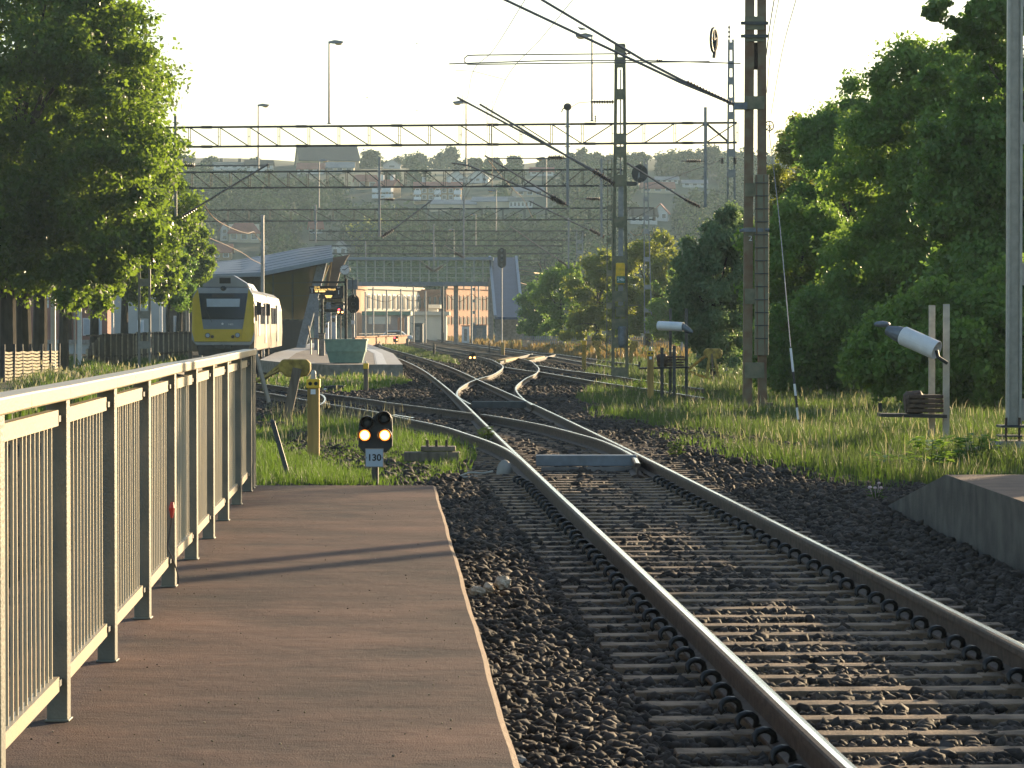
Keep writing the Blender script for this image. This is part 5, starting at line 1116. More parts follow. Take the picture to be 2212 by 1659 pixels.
rt = PL[3:]; m = MB(); m2 = MB()
for i in range(len(rt) - 1):
    a, b = rt[i] + V((0, 0, .006)), rt[i + 1] + V((0, 0, .006)); m.poly([a - V((1.15, 0, 0)), a - V((.02, 0, 0)), b - V((.02, 0, 0)), b - V((1.15, 0, 0))])
    a, b = a + V((-.66, 0, .005)), b + V((-.66, 0, .005)); m2.poly([a - V((.42, 0, 0)), a, b, b - V((.42, 0, 0))])
struct(m.build('edge_slabs', M['slab'])); struct(m2.build('tactile_strip', M['tact']))
lf = [PL[1], PL[0]] + PR_[::-1]; m = MB()
for i in range(len(lf) - 1):
    a, b = lf[i] + V((0, 0, .006)), lf[i + 1] + V((0, 0, .006)); m.poly([a + V((.02, 0, 0)), a + V((1.3, 0, 0)), b + V((1.3, 0, 0)), b + V((.02, 0, 0))][::-1])
struct(m.build('edge_slabs', M['slab']))
PZF = -.09
def onp(x, y): p = gTp(x, y, .33); p.z = PZF; return p
# green skip
c = onp(866, 908); s = c.y / 7500
t = thing('skip', 'grey green plastic skip standing on the front of the far platform', 'skip', c)
m = MB(); w1, w0, h = 52 * s, 40 * s, 57 * s
def ring(w, d, z): return [c + V((-w, -d, z)), c + V((w, -d, z)), c + V((w, d, z)), c + V((-w, d, z))]
A_, B_, C_, D_ = ring(w0, .45, .02), ring(w1 * .91, .55, h * .5), ring(w1 * .94, .6, h * .5), ring(w1, .66, h)
E_ = ring(w1 * .93, .6, h); F_ = ring(w0 * .95, .4, .12)
fs = [(3, 2, 1, 0)]
for k in range(4):
    for a in range(4): fs.append((k * 4 + a, k * 4 + (a + 1) % 4, k * 4 + 4 + (a + 1) % 4, k * 4 + 4 + a))
for a in range(4): fs.append((16 + a, 16 + (a + 1) % 4, 20 + (a + 1) % 4, 20 + a))
m.add(A_ + B_ + C_ + D_ + E_ + F_, [f for f in fs if max(f) < 24] + [(20, 21, 22, 23)]); m.build('tub', M['green_plastic'], t, bevel=.01)
m = MB(); m.prism(ring(w1 + .03, .69, h - .005), (0, 0, .05)); m2 = MB()
m = MB()
R0, R1 = ring(w1 + .03, .69, h), ring(w1 - .06, .60, h)
m.add([*R0, *R1, *[p + V((0, 0, .06)) for p in R0], *[p + V((0, 0, .06)) for p in R1]], [f for a in range(4) for f in ((a, (a + 1) % 4, 8 + (a + 1) % 4, 8 + a), (8 + a, 8 + (a + 1) % 4, 12 + (a + 1) % 4, 12 + a), (12 + a, 12 + (a + 1) % 4, 4 + (a + 1) % 4, 4 + a), (4 + a, 4 + (a + 1) % 4, (a + 1) % 4, a))]); m.build('rim', M['green_plastic'], t)
m = MB(); m.box(c + V((0, -.3, .03)), (w0 * 1.6, .12, .06)); m.build('fork_bar', M['black'], t)
a = gTp(886, 940, GZ); m = MB(); m.tube([a, at(886 / K, 846 / K, a.y)], .035, 7); m.lathe([(.045, 0), (.03, .04)], at(886 / K, 846 / K, a.y), (0, 0, 1), 7); tag(m.build('thin_post', M['bluegrey'], None, loc=a), 'thin blue grey post in front of the green skip', 'post')
# departure board with its frame
YD = 150
def P3(cx, cy, Y): return at((440 + cx / 3.456) / K, (560 + cy / 3.456) / K, Y)
DB = thing('departure_board', 'dark departure board with amber lettering hanging under a black frame on the platform', 'departure board', V((P3(1467, 0, YD).x, YD, PZF)))
a = P3(1467, 470, YD); m = MB(); m.box((a.x, YD, (a.z + PZF) / 2), (.13, .13, a.z - PZF)); m.build('frame_post', M['black'], DB, bevel=.01)
a, b = P3(1155, 503, YD), P3(1475, 503, YD); m = MB(); m.beam(a, b, .1, .10); m.build('frame_beam', M['black'], DB)
a, b = P3(1150, 535, YD), P3(1450, 622, YD); m = MB(); m.prism([(a.x, YD - .12, a.z), (b.x, YD - .12, a.z), (b.x, YD - .12, b.z), (a.x + .35, YD - .12, b.z + .12), (a.x, YD - .12, b.z + .12)], (0, .24, 0)); db = m.build('display', M['black'], DB, bevel=.01)
def dtxt(s, cx, cy, size, mat, al='CENTER'): text_mesh('lettering', s, size, M[mat], Matrix.Translation(P3(cx, cy, YD) + V((0, -.128, 0))) @ FACE, db, .002, al)
dtxt('1', 1177, 580, .30, 'white_sign'); dtxt('Spår', 1178, 556, .10, 'white_sign'); dtxt('1', 1407, 592, .30, 'white_sign'); dtxt('Spår', 1407, 548, .10, 'white_sign')
dtxt('21:10', 1198, 546, .115, 'amber_led', 'LEFT'); dtxt('Huskvarna Nässjö', 1198, 565, .145, 'amber_led', 'LEFT'); 
for k, w in enumerate((22, 30, 18)): a = P3(1200 + k * 34, 582, YD); m = MB(); m.box((a.x + w * .004, YD - .128, a.z), (w * .0065, .006, .07)); m.build('lettering_row', M['amber_led'], db)
def p3m(name, lab, cat, cx, Y, build, group=None):
    t = thing(name, lab, cat, V((P3(cx, 0, Y).x, Y, PZF)), group); build(t); return t
def second_board(t):
    Y = 175; a, b = P3(1235, 610, Y), P3(1450, 645, Y); m = MB(); m.box(((a.x + b.x) / 2, Y, (a.z + b.z) / 2), (b.x - a.x, .2, a.z - b.z)); o = m.build('display', M['black'], t)
    for k in range(3): p = P3(1320, 619 + k * 8, Y); m = MB(); m.box((p.x, Y - .105, p.z), (.42 - .06 * k, .008, .035)); m.build('lettering_row', M['amber_led'], o)
    m = MB(); a = P3(1262, 606, Y); m.box((a.x, Y, (a.z + PZF) / 2), (.14, .14, a.z - PZF)); m.build('post', M['black'], t)
p3m('departure_board', 'second, smaller dark departure board farther along the platform', 'departure board', 1262, 175, second_board)
def canopy(t):
    Y = 195
    for cx in (1215, 1320): 
        m = MB(); a = P3(cx, 640, Y); m.box((a.x, Y, (a.z + PZF) / 2), (.3, .3, a.z - PZF)); m.build('pillar', M['bluegrey'], t)
    for cy, cx0, cx1 in ((655, 1240, 1448), (700, 1240, 1448)):
        a, b = P3(cx0, cy, Y), P3(cx1, cy + 28, Y); m = MB(); m.box(((a.x + b.x) / 2, Y + 8, (a.z + b.z) / 2), (b.x - a.x, 16, a.z - b.z)); m.build('roof_slab', M['darkgrey'], t)
    for k in range(7):
        a = P3(1285 + k * 25, 660, Y); m = MB(); m.box((a.x, Y - .1, a.z), (.35, .15, .22)); m.build('lamp_box', M['lens'], t)
        a = P3(1285 + k * 25, 748, Y); m = MB(); m.box((a.x, Y - .1, a.z), (.5, .15, .18)); m.build('lamp_box', M['white'], t)
p3m('platform_canopy', 'flat platform canopy with a row of lamp boxes behind the departure boards', 'canopy', 1320, 195, canopy)
YC = 149; cc = P3(1460, 396, YC)
CKt = thing('station_clock', 'round white station clock on a slim stalk above the departure board', 'clock', P3(1462, 470, YC))
r = 44 / 3.456 / 7500 * YC
m = MB(); m.lathe([(r, 0), (r * 1.04, .02), (r * 1.04, .1), (r, .12)], cc + V((0, .06, 0)), (0, -1, 0), 28); m.build('case', M['darkgrey'], CKt)
m = MB(); m.lathe([(r * .96, 0), (r * .96, .008)], cc + V((0, -.062, 0)), (0, -1, 0), 28); fc = m.build('dial', M['white'], CKt)
m = MB()
for k in range(12):
    a = k * math.pi / 6; d = V((math.sin(a), 0, math.cos(a))); m = MB(); m.beam(cc + d * r * .78 + V((0, -.073, 0)), cc + d * r * .92 + V((0, -.073, 0)), .025, .004, up=(0, 1, 0)); m.build('hour_mark', M['black'], fc)
for ang, l, w in ((math.radians(272), .55, .035), (math.radians(50), .8, .028)):
    d = V((math.sin(ang), 0, math.cos(ang))); m = MB(); m.beam(cc - d * r * .12 + V((0, -.078, 0)), cc + d * r * l + V((0, -.078, 0)), w, .004, up=(0, 1, 0)); m.build('clock_hand', M['black'], fc)
m = MB(); m.tube([P3(1462, 475, YC), cc - V((0, 0, r))], .035, 7); m.build('stalk', M['black'], CKt)
YS = 152
def track_sign(t):
    for cx0, cx1 in ((1478, 1524), (1530, 1572)):
        a, b = P3(cx0, 482, YS), P3(cx1, 565, YS); m = MB(); m.box(((a.x + b.x) / 2, YS, (a.z + b.z) / 2), (b.x - a.x, .06, a.z - b.z)); m.build('panel', M['bluegrey'], t, bevel=.01)
    m = MB(); m.tube([P3(1527, 470, YS) + V((0, .06, 0)), P3(1527, 600, YS) + V((0, .06, 0))], .04, 7); m.tube([P3(1475, 452, YS), P3(1527, 476, YS)], .025, 6); m.build('arm', M['black'], t)
p3m('platform_sign', 'pair of blue grey sign panels on an arm right of the departure board', 'sign', 1527, YS, track_sign)
def oval_signal(name, lab, cat, c, rx_, rz_, base, nl, lit=(), back=False, dark='black'):
    t = thing(name, lab, cat, base); m = MB()
    pts = []
    for k in range(28):
        a = 2 * math.pi * k / 28; ca, sa = math.cos(a), math.sin(a)
        h = max(0, rz_ - rx_); pts.append(c + V((rx_ * ca, 0, rx_ * sa + (h if sa >= 0 else -h))))
    m.prism(pts, (0, .06, 0)); bd = m.build('backboard', M[dark], t)
    for k in range(nl):
        z = (k - (nl - 1) / 2) * rz_ * 1.5 / max(nl - 1, 1); p = c + V((0, 0, z))
        m = MB(); m.lathe([(rx_ * .36, 0), (rx_ * .36, .25), (rx_ * .3, .25), (rx_ * .28, .05)], p + V((0, -.001, 0)), (0, -1, 0), 12); m.build('lamp_hood', M['darkgrey'], t)
        if not back: m = MB(); m.lathe([(rx_ * .27, 0), (rx_ * .2, .03)], p + V((0, -.05, 0)), (0, -1, 0), 12); m.build('signal_lens', M['bluegrey'], t)
    m = MB(); m.tube([base, V((c.x, c.y + .1, c.z + rz_))], .07, 8); m.build('signal_post', M['mast_grey'], t); return t
YO = 151; c = P3(1532, 690, YO); sg = oval_signal('main_signal', 'dark oval signal head facing away beside the platform board', 'signal', c, 52 / 3.456 / 7500 * YO, 80 / 3.456 / 7500 * YO, V((c.x, YO, zt(YO) + GZ)), 3, back=True)
m = MB(); a = P3(1530, 850, YO); m.box(a + V((0, -.12, 0)), (.17, .03, .19)); m.build('white_plate', M['white'], sg)
YO2 = 300; c = atp(1254.5, 645, YO2); oval_signal('main_signal', 'tall oval four-lamp signal in front of the dark stair tower', 'signal', c, 11 / 7500 * YO2, 25 / 7500 * YO2, V((c.x, YO2, zt(YO2) + GZ)), 4)
YO3 = 172; c = at(1382, 375, YO3); oval_signal('main_signal', 'round dark signal disc on the beam end right of the mast marked 24b', 'signal', c, 17 / F * YO3, 19 / F * YO3, at(1378, 400, YO3), 2, back=True, dark='gantry2')
def bench(t):
    Y = 165; s = Y / 7500 / 3.456
    a, b = P3(1160, 985, Y), P3(1235, 995, Y); m = MB(); m.prism([(a.x, Y - .25, a.z), (b.x, Y - .25, a.z), (b.x, Y + .25, a.z), (a.x, Y + .25, a.z)], (0, 0, -.06)); m.build('seat', M['wood'], t)
    a2 = P3(1150, 880, Y); m = MB(); m.beam((a.x, Y, a.z), (a2.x - .05, Y, a2.z), .06, .5, up=(0, 1, 0)); m.build('backrest', M['wood'], t)
    for cx in (1165, 1225): 
        p = P3(cx, 990, Y); m = MB(); m.box((p.x, Y, (p.z + PZF) / 2), (.07, .4, p.z - PZF - .03)); m.build('leg', M['galv'], t)
p3m('bench', 'wooden platform bench with slanting back left of the departure board post', 'bench', 1190, 165, bench)
for cx, cy, w, h, Y, lab, mt in ((1365, 790, 40, 110, 178, 'pale blue ticket machine behind the departure board', 'tr_blind'), (1305, 850, 26, 90, 170, 'small white and grey cabinet beside the ticket machine', 'white'), (1260, 950, 50, 80, 160, 'pale litter bin beside the platform bench', 'concrete')):
    def cab(t):
        a = P3(cx, cy, Y); s = Y / 7500 / 3.456; m = MB(); m.box((a.x, Y, (a.z + PZF) / 2), (w * s, .5, a.z - PZF)); m.build('case', M[mt], t, bevel=.03); m = MB(); m.box((a.x, Y - .26, a.z - h * s * .35), (w * s * .6, .03, h * s * .3)); m.build('screen', M['glass_dark'], t); m = MB(); m.box((a.x, Y, a.z + .03), (w * s + .06, .56, .05)); m.build('lid', M['darkgrey'], t)
    p3m('ticket_machine' if 'ticket' in lab[:18] else ('litter_bin' if 'bin' in lab else 'cabinet'), lab, 'ticket machine' if 'ticket' in lab[:18] else ('bin' if 'bin' in lab else 'cabinet'), cx, Y, cab)
# ------------------------------------------------------------------ station building
YBd = 215
M['roofblue'] = mk('blue_grey_metal_roof', (.065, .095, .14), .5, .3, .1, 1.5, .05, 8)
M['fascia'] = mk('pale_blue_fascia', (.20, .24, .28), .5, .2, .06, 2)
M['gold_reflect_glass'] = glassmat('golden_reflection_glass', (.13, .095, .045), .05, .35)  # golden reflection painted as the glass colour
SB = thing('station_building', 'station building with a sweeping blue roof, glass wall in painted golden reflection and slanted pillar', 'building', V((at(590, 700, YBd).x, YBd, zt(YBd) + GZ)))
top = [(445, 568), (520, 560), (590, 548), (650, 536), (716, 529)]; bot = [(445, 592), (520, 590), (560, 588), (640, 572), (719, 556)]; lip = [(445, 600), (520, 598), (560, 597), (640, 581), (719, 565)]
Yn, Yf = YBd - 4, YBd + 20
m = MB(); n = len(top)
m.add([at(x, y, Yn) for x, y in bot] + [at(x, y, Yf) for x, y in top] , [(i, i + 1, n + i + 1, n + i) for i in range(n - 1)])
m.add([V((at(x, y, Yn).x, Yn - .0, at(x, y, Yn).z - .02)) for x, y in lip] + [at(x, y, Yf) - V((0, 0, .6)) for x, y in top], [(n + i, n + i + 1, i + 1, i) for i in range(n - 1)])
# ribs of the seamed roof
for k in range(6):
    f = (k + .5) / 6
    m.tube([at(bx_, by_, Yn).lerp(at(tx, ty, Yf), f) + V((0, 0, .01)) for (bx_, by_), (tx, ty) in zip(bot, top)], .02, 4)
m.build('roof', M['roofblue'], SB)
m = MB(); m.add([at(x, y, Yn - .02) for x, y in bot] + [at(x, y, Yn - .02) for x, y in lip], [(i + 1, i, n + i, n + i + 1) for i in range(n - 1)]); m.add([at(719, 556, Yn - .02), at(719, 565, Yn - .02), at(716, 529, Yf) - V((0, 0, .6)), at(716, 529, Yf)], [(0, 1, 2, 3)]); m.build('fascia', M['fascia'], SB)
def wallq(name, pts, mat, dY=.2, Y=YBd, par=SB): m = MB(); m.prism([at(x, y, Y) for x, y in pts][::-1], (0, -dY, 0)); return m.build(name, mat, par)
wallq('dark_wall', [(448, 598), (568, 598), (568, 780), (448, 780)], M['darkgrey'])
gw = wallq('glass_wall', [(568, 596), (640, 578), (692, 568), (672, 690), (568, 690)], M['gold_reflect_glass'], .1)
for x in (568, 590, 632): m = MB(); m.beam(at(x, 592, YBd - .15), at(x, 690, YBd - .15), .12, .1); m.build('mullion', M['black'], gw)
for y in (612, 640): m = MB(); m.beam(at(568, y, YBd - .15), at(684, y - 2, YBd - .15), .05, .05); m.build('mullion', M['black'], gw)
wallq('dark_wall', [(568, 691), (668, 691), (650, 790), (568, 790)], M['black'], .12)
m = MB(); a, b = at(697, 566, YBd - 2), at(648, 760, YBd - 2); m.beam(a, b, .62, .8, up=(0, 1, 0)); m.build('slanted_pillar', M['bluegrey'], SB)
m = MB(); a, b = at(672, 660, YBd - 1), at(708, 572, YBd - 1); m.beam(a, b, .25, .3, up=(0, 1, 0)); m.build('brace', M['wood_or'], SB)
wallq('brown_wall', [(716, 558), (756, 550), (749, 560), (735, 590), (722, 640), (696, 640)], mk('brown_cladding', (.15, .105, .08), .7, 0, .15, 1), .6, YBd + 8)
m = MB(); a, b = at(716, 566, YBd + 6), at(705, 640, YBd + 6); m.beam(a, b, .1, .1); m.build('rail_brace', M['wood_or'], SB)
# ------------------------------------------------------------------ footbridge and stair tower
YF = 330
M['teal_glass'] = glassmat('teal_tinted_glass', (.16, .22, .21), .15, .1)
nt = M['teal_glass'].node_tree; tb = nt.nodes.new('ShaderNodeBsdfTransparent'); tb.inputs[0].default_value = (.80, .92, .88, 1); mxs = nt.nodes.new('ShaderNodeMixShader'); mxs.inputs[0].default_value = .72
nt.links.new(nt.nodes['Principled BSDF'].outputs[0], mxs.inputs[1]); nt.links.new(tb.outputs[0], mxs.inputs[2]); nt.links.new(mxs.outputs[0], nt.nodes['Material Output'].inputs[0])
FB = thing('footbridge', 'long covered footbridge with tinted glass crossing the yard in the distance', 'footbridge', V((at(900, 700, YF).x, YF, zt(YF) + GZ)))
for nm, y0, y1, mt in (('roof', 556, 562, 'fascia'), ('deck', 609, 618, 'bluegrey')):
    a, b = at(752, y0, YF), at(1066, y1, YF); m = MB(); m.box(((a.x + b.x) / 2, YF, (a.z + b.z) / 2), (b.x - a.x, 3.2, a.z - b.z)); m.build(nm, M[mt], FB)
a, b = at(752, 563, YF), at(1066, 608, YF); m = MB(); m.box(((a.x + b.x) / 2, YF + 1.4, (a.z + b.z) / 2), (b.x - a.x, .08, a.z - b.z)); m.build('glass_wall', M['teal_glass'], FB)
for k in range(17): x = 752 + k * 19.4; m = MB(); m.beam(at(x, 562, YF - 1.45), at(x, 609, YF - 1.45), .12, .12); m.build('post', M['mast_grey'], FB)
for y in (578, 590, 600): m = MB(); m.beam(at(752, y, YF - 1.5), at(1066, y, YF - 1.5), .07, .07); m.build('handrail', M['mast_grey'], FB)
for x in (765, 985): m = MB(); a = at(x, 618, YF); m.box((a.x, YF, (a.z + zt(YF) + GZ) / 2), (.5, .6, a.z - zt(YF) - GZ)); m.build('pier', M['concrete'], FB)
ST_ = thing('stair_tower', 'dark blue sloping stair roof of the footbridge on pale pillars', 'stair tower', V((at(1097, 700, 318).x, 318, zt(318) + GZ)))
q = [at(1058, 556, 334), at(1115, 556, 334), at(1129, 685, 306), at(1070, 685, 306)]
m = MB(); m.prism(q[::-1], (0, -.05, -.25)); m.build('stair_roof', mk('dark_blue_sheeting', (.035, .045, .075), .5, .2, .12, .8, .05, 5), ST_)
for a, b in ((q[0], q[3]), (q[1], q[2])): m = MB(); m.beam(a, b, .28, .4); m.build('edge_trim', M['fascia'], ST_)
for x, Y in ((1060, 325), (1075, 310), (1127, 309)):
    b = at(x, 688 if Y < 320 else 600, Y); m = MB(); m.box((b.x, Y, (b.z + zt(Y) + GZ) / 2), (.55, .5, b.z - zt(Y) - GZ)); m.build('pillar', M['concrete'], ST_)
a, b = at(1074, 688, 312), at(1124, 745, 312); m = MB(); m.box(((a.x + b.x) / 2, 312, (a.z + b.z) / 2), (b.x - a.x, .3, a.z - b.z)); m.build('pale_wall', M['concrete'], ST_)
# ------------------------------------------------------------------ far buildings behind the footbridge
M['brick'] = mk('sunlit_red_brick', (.42, .20, .11), .85, 0, .12, 1.2); M['cream'] = mk('cream_facade', (.66, .58, .46), .8, 0, .06, .4)
M['brick2'] = mk('orange_brick', (.45, .24, .13), .85, 0, .12, 1.2); M['shed'] = mk('grey_shed_boards', (.27, .25, .24), .8, 0, .1, 1)
def facade(name, lab, xa, xb, ytop, ybase, Y, dY, wall, rows, nwin, group=None, D=12, roof=None, arch=True, cat='building'):
    A, B = at(xa, ybase, Y), at(xb, ybase, Y); B = at(xb, ybase, Y + dY); z0, z1 = zt(Y) + GZ, at(0, ytop, Y).z
    t = thing(name, lab, cat, V((A.x, A.y, z0)), group); d = V((B.x - A.x, B.y - A.y, 0)); L_ = d.length; d.normalize(); nrm = V((d.y, -d.x, 0))
    def Q(s, z, o=0): return V((A.x, A.y, 0)) + d * s + nrm * o + V((0, 0, z))
    m = MB(); m.prism([Q(0, z0), Q(L_, z0), Q(L_, z1), Q(0, z1)][::-1], (0, D, 0)); m.build('wall', M[wall], t)
    m = MB(); m.prism([Q(-.3, z1 + .01, .3), Q(L_ + .3, z1 + .01, .3), Q(L_ + .3, z1 + .01, .3) + V((0, D, 0)), Q(-.3, z1 + .01, .3) + V((0, D, 0))], (0, 0, .5)); m.build('roof', M[roof or wall], t)
    for y0, y1 in rows:
        za, zb = at(0, y1, Y).z, at(0, y0, Y).z
        for k in range(nwin):
            s0 = L_ * (k + .28) / nwin; s1 = L_ * (k + .72) / nwin
            m = MB(); m.prism([Q(s0 - .12, za - .12, .0), Q(s1 + .12, za - .12, .0), Q(s1 + .12, zb + .12, .0), Q(s0 - .12, zb + .12, .0)][::-1], nrm * .08); f = m.build('window', M['frame_white'] if wall == 'cream' else M[wall], t)
            m = MB(); m.prism([Q(s0, za, .09), Q(s1, za, .09), Q(s1, zb - .15, .09), Q((s0 + s1) / 2, zb, .09), Q(s0, zb - .15, .09)][::-1], nrm * .03); m.build('pane', M['glass_pane'], f)
    return t
facade('brick_building', 'warm red brick factory building with tall windows left of the stair tower', 964, 1056, 623, 716, 430, 22, 'brick', [(638, 668), (684, 700)], 11)
facade('cream_building', 'long cream building with a row of tall narrow windows under the footbridge', 779, 908, 624, 690, 445, 26, 'cream', [(636, 666)], 12)
facade('brick_gable', 'orange brick gable end left of the cream building', 760, 780, 624, 705, 420, 6, 'brick2', [(650, 668)], 1)
facade('brick_building', 'dusky brick building between the cream and the red brick ones', 900, 966, 632, 690, 470, 6, 'brick', [(640, 665)], 6)
facade('white_annex', 'low white annex wall in front of the brick building', 888, 964, 681, 716, 395, 5, 'cream', [], 0, D=6)
facade('annex', 'small square white roof block on the annex', 924, 945, 666, 681, 400, 2, 'cream', [], 0, D=5)
sh = facade('shed', 'low grey shed with a flat green roof and a white garage door', 782, 880, 681, 716, 375, 5, 'shed', [], 0, D=8, roof='plate_green')
a, b = at(796, 684, 374), at(842, 700, 374); m = MB(); m.box(((a.x + b.x) / 2, 374.6, (a.z + b.z) / 2), (b.x - a.x, .5, a.z - b.z)); m.build('garage_door', M['cream'], sh)
a, b = at(858, 686, 374), at(872, 716, 374); m = MB(); m.box(((a.x + b.x) / 2, 375.2, (a.z + b.z) / 2), (b.x - a.x, .4, a.z - b.z)); m.build('door', M['brick'], sh)
for lab, xa, xb, y0, Y, wm in (('dark grey container beside the white annex', 892, 914, 700, 360, 'darkgrey'), ('pale container with dark markings under the brick building', 998, 1014, 705, 350, 'white'), ('green grey hut left of the stair tower', 1020, 1052, 703, 350, 'bluegrey')):
    a, b = at(xa, y0, Y), at(xb, 700, Y); z0 = zt(Y) + GZ; t = thing('container', lab, 'container', V((a.x, Y, z0))); m = MB(); m.box(((a.x + b.x) / 2, Y, (a.z + z0) / 2), (b.x - a.x, 2.4, a.z - z0)); m.build('box_body', M[wm], t, bevel=.05); m = MB(); m.box(((a.x + b.x) / 2, Y, a.z + .06), (b.x - a.x + .2, 2.6, .1)); m.build('lid', M['darkgrey'], t); m = MB(); m.box(((a.x + b.x) / 2, Y - 1.23, (a.z + z0) / 2), ((b.x - a.x) * .4, .05, (a.z - z0) * .7)); m.build('door', M['concrete'], t)
for i, (x, y0, Y, lab) in enumerate([(789, 632, 352, 'thin sunlit mast in front of the cream building, first from the left'), (806, 622, 345, 'thin sunlit mast in front of the cream building, second from the left'), (835, 628, 340, 'thin sunlit mast above the garage door'), (866, 626, 350, 'thin sunlit mast at the right end of the shed'), (893, 618, 338, 'thin sunlit mast over the dark container'), (919, 630, 356, 'thin sunlit mast before the white annex'),
        (956, 612, 345, 'dark double mast at the right end of the white annex'), (985, 622, 352, 'thin mast before the red brick building, leftmost'), (1019, 606, 340, 'tall thin mast before the red brick building, middle'), (1034, 620, 358, 'thin mast before the red brick building, rightmost')]):
    pole(lab, x, y0, Y, .10 if 'double' not in lab else .16, 'mast_grey' if 'dark' not in lab[:5] else 'gantry2', 'masts before the far buildings', name='pole')
for i, (a_, b_, c_) in enumerate([((964, 635), (990, 652), (1019, 634)), ((1019, 634), (1040, 648), (1064, 640)), ((866, 634), (893, 650), (956, 632)), ((789, 640), (835, 652), (866, 634))]):
    wire(['bright sagging wire before the red brick building, left span', 'bright sagging wire before the red brick building, right span', 'bright sagging wire before the white annex', 'bright sagging wire before the cream building'][i], [(*a_, 345), (*b_, 345), (*c_, 345)], .03, 'wire_sunlit', 'feeder_cable', 'cable')
# low orange wall, rail fence, car
a, b = at(768, 705, 330), at(850, 700, 345); m = MB(); z0 = zt(330) + GZ
A, B = V((at(766, 700, 300).x, 300, z0)), V((at(880, 700, 350).x, 350, z0)); m.prism([A, B, B + V((0, 0, .9)), A + V((0, 0, .9))], (-.2, .1, 0)); m.beam(A + V((0, 0, .95)), B + V((0, 0, .95)), .4, .1); tag(m.build('low_wall', M['brick2'], None, loc=A), 'low sunlit orange wall at the end of the far platform', 'wall')
A, B = V((at(775, 700, 352).x, 352, z0)), V((at(856, 700, 362).x, 362, z0)); fn = thing('rail_fence', 'thin metal rail fence in front of the grey shed', 'fence', A)
for z in (.55, 1.1): m = MB(); m.beam(A + V((0, 0, z)), B + V((0, 0, z)), .06, .06); m.build('fence_rail', M['darkgrey'], fn)
for k in range(9): p = A.lerp(B, k / 8); m = MB(); m.beam(p, p + V((0, 0, 1.15)), .06, .06); m.build('post', M['darkgrey'], fn)
m = MB(); q0, q1 = A.lerp(B, .55), A.lerp(B, .95); m.beam(q0 + V((0, -.1, .5)), q1 + V((0, -.1, .5)), .05, .8); m.build('sheet', M['bluegrey'], fn)
c = V((at(856, 700, 366).x, 366, zt(366) + GZ)); CR = thing('parked_car', 'small pale car with a reddish rear parked by the shed', 'car', c)
prof = [(-2, .35), (-2, .8), (-1.7, .95), (-1.1, 1.4), (.6, 1.45), (1.2, .95), (2, .8), (2.05, .4)]
m = MB(); m.prism([c + V((x, -.8, z)) for x, z in prof], (0, 1.6, 0)); m.build('body', M['white'], CR, bevel=.08)
m = MB(); m.prism([c + V((x, -.82, z)) for x, z in [(-1.45, .98), (-1.0, 1.34), (.5, 1.38), (.95, .98)]], (0, .03, 0)); m.build('side_window', M['glass_dark'], CR)
m = MB(); m.box(c + V((-2.0, -.4, .75)), (.06, .6, .3)); m.build('tail_light', M['brick'], CR)
for x in (-1.25, 1.25): m = MB(); m.lathe([(.3, 0), (.32, .05), (.3, .18)], c + V((x, -.72, .32)), (0, -1, 0), 14); m.build('wheel', M['black'], CR)
# ------------------------------------------------------------------ street lamps and pale fence in front of the yellow trees
for lab, x, y0, Y in (('street lamp with a white shade, leftmost of the row before the yellow trees', 1153, 637, 300), ('street lamp with a white shade, left of the pale mast beside the yellow trees', 1204, 629, 300), ('street lamp with a white shade, between the pale mast and the mast marked 24b', 1272, 622, 292), ('street lamp head peeping out right of the mast marked 24b', 1358, 616, 288), ('street lamp by the dark willow behind the white tube stand', 1473, 598, 200)):
    b = V((at(x, 700, Y).x, Y, zt(Y) + GZ)); a = at(x, y0, Y); t = thing('street_lamp', lab, 'street lamp', b, 'street lamps before the yellow trees'); m = MB(); m.tube([b, a], [.09, .06], 7); m.build('pole', M['mast_grey'], t); m = MB(); m.lathe([(.06, .28), (.18, .25), (.45, .02), (.42, -.04), (.1, -.08)], a + V((.3, 0, .05)), (.25, 0, 1), 14); m.tube([a, a + V((.3, 0, .15))], .05, 6); m.build('lamp_shade', M['white'], t, smooth=False)
m = MB(); PF = thing('picket_fence', 'low grey picket fence at the foot of the yellow trees', 'fence', V((at(1130, 700, 262).x, 262, zt(262) + GZ)))
A, B = PF.location.copy(), V((at(1560, 700, 225).x, 225, zt(225) + GZ))
for z in (.3, .9): m = MB(); m.beam(A + V((0, 0, z)), B + V((0, 0, z)), .05, .1); m.build('fence_rail', M['mast_grey'], PF)
for k in range(90): p = A.lerp(B, k / 89); m = MB(); m.box(p + V((0, -.06, .6)), (.13, .03, 1.2 + .04 * (k % 3))); m.build('picket', M['mast_grey'], PF)
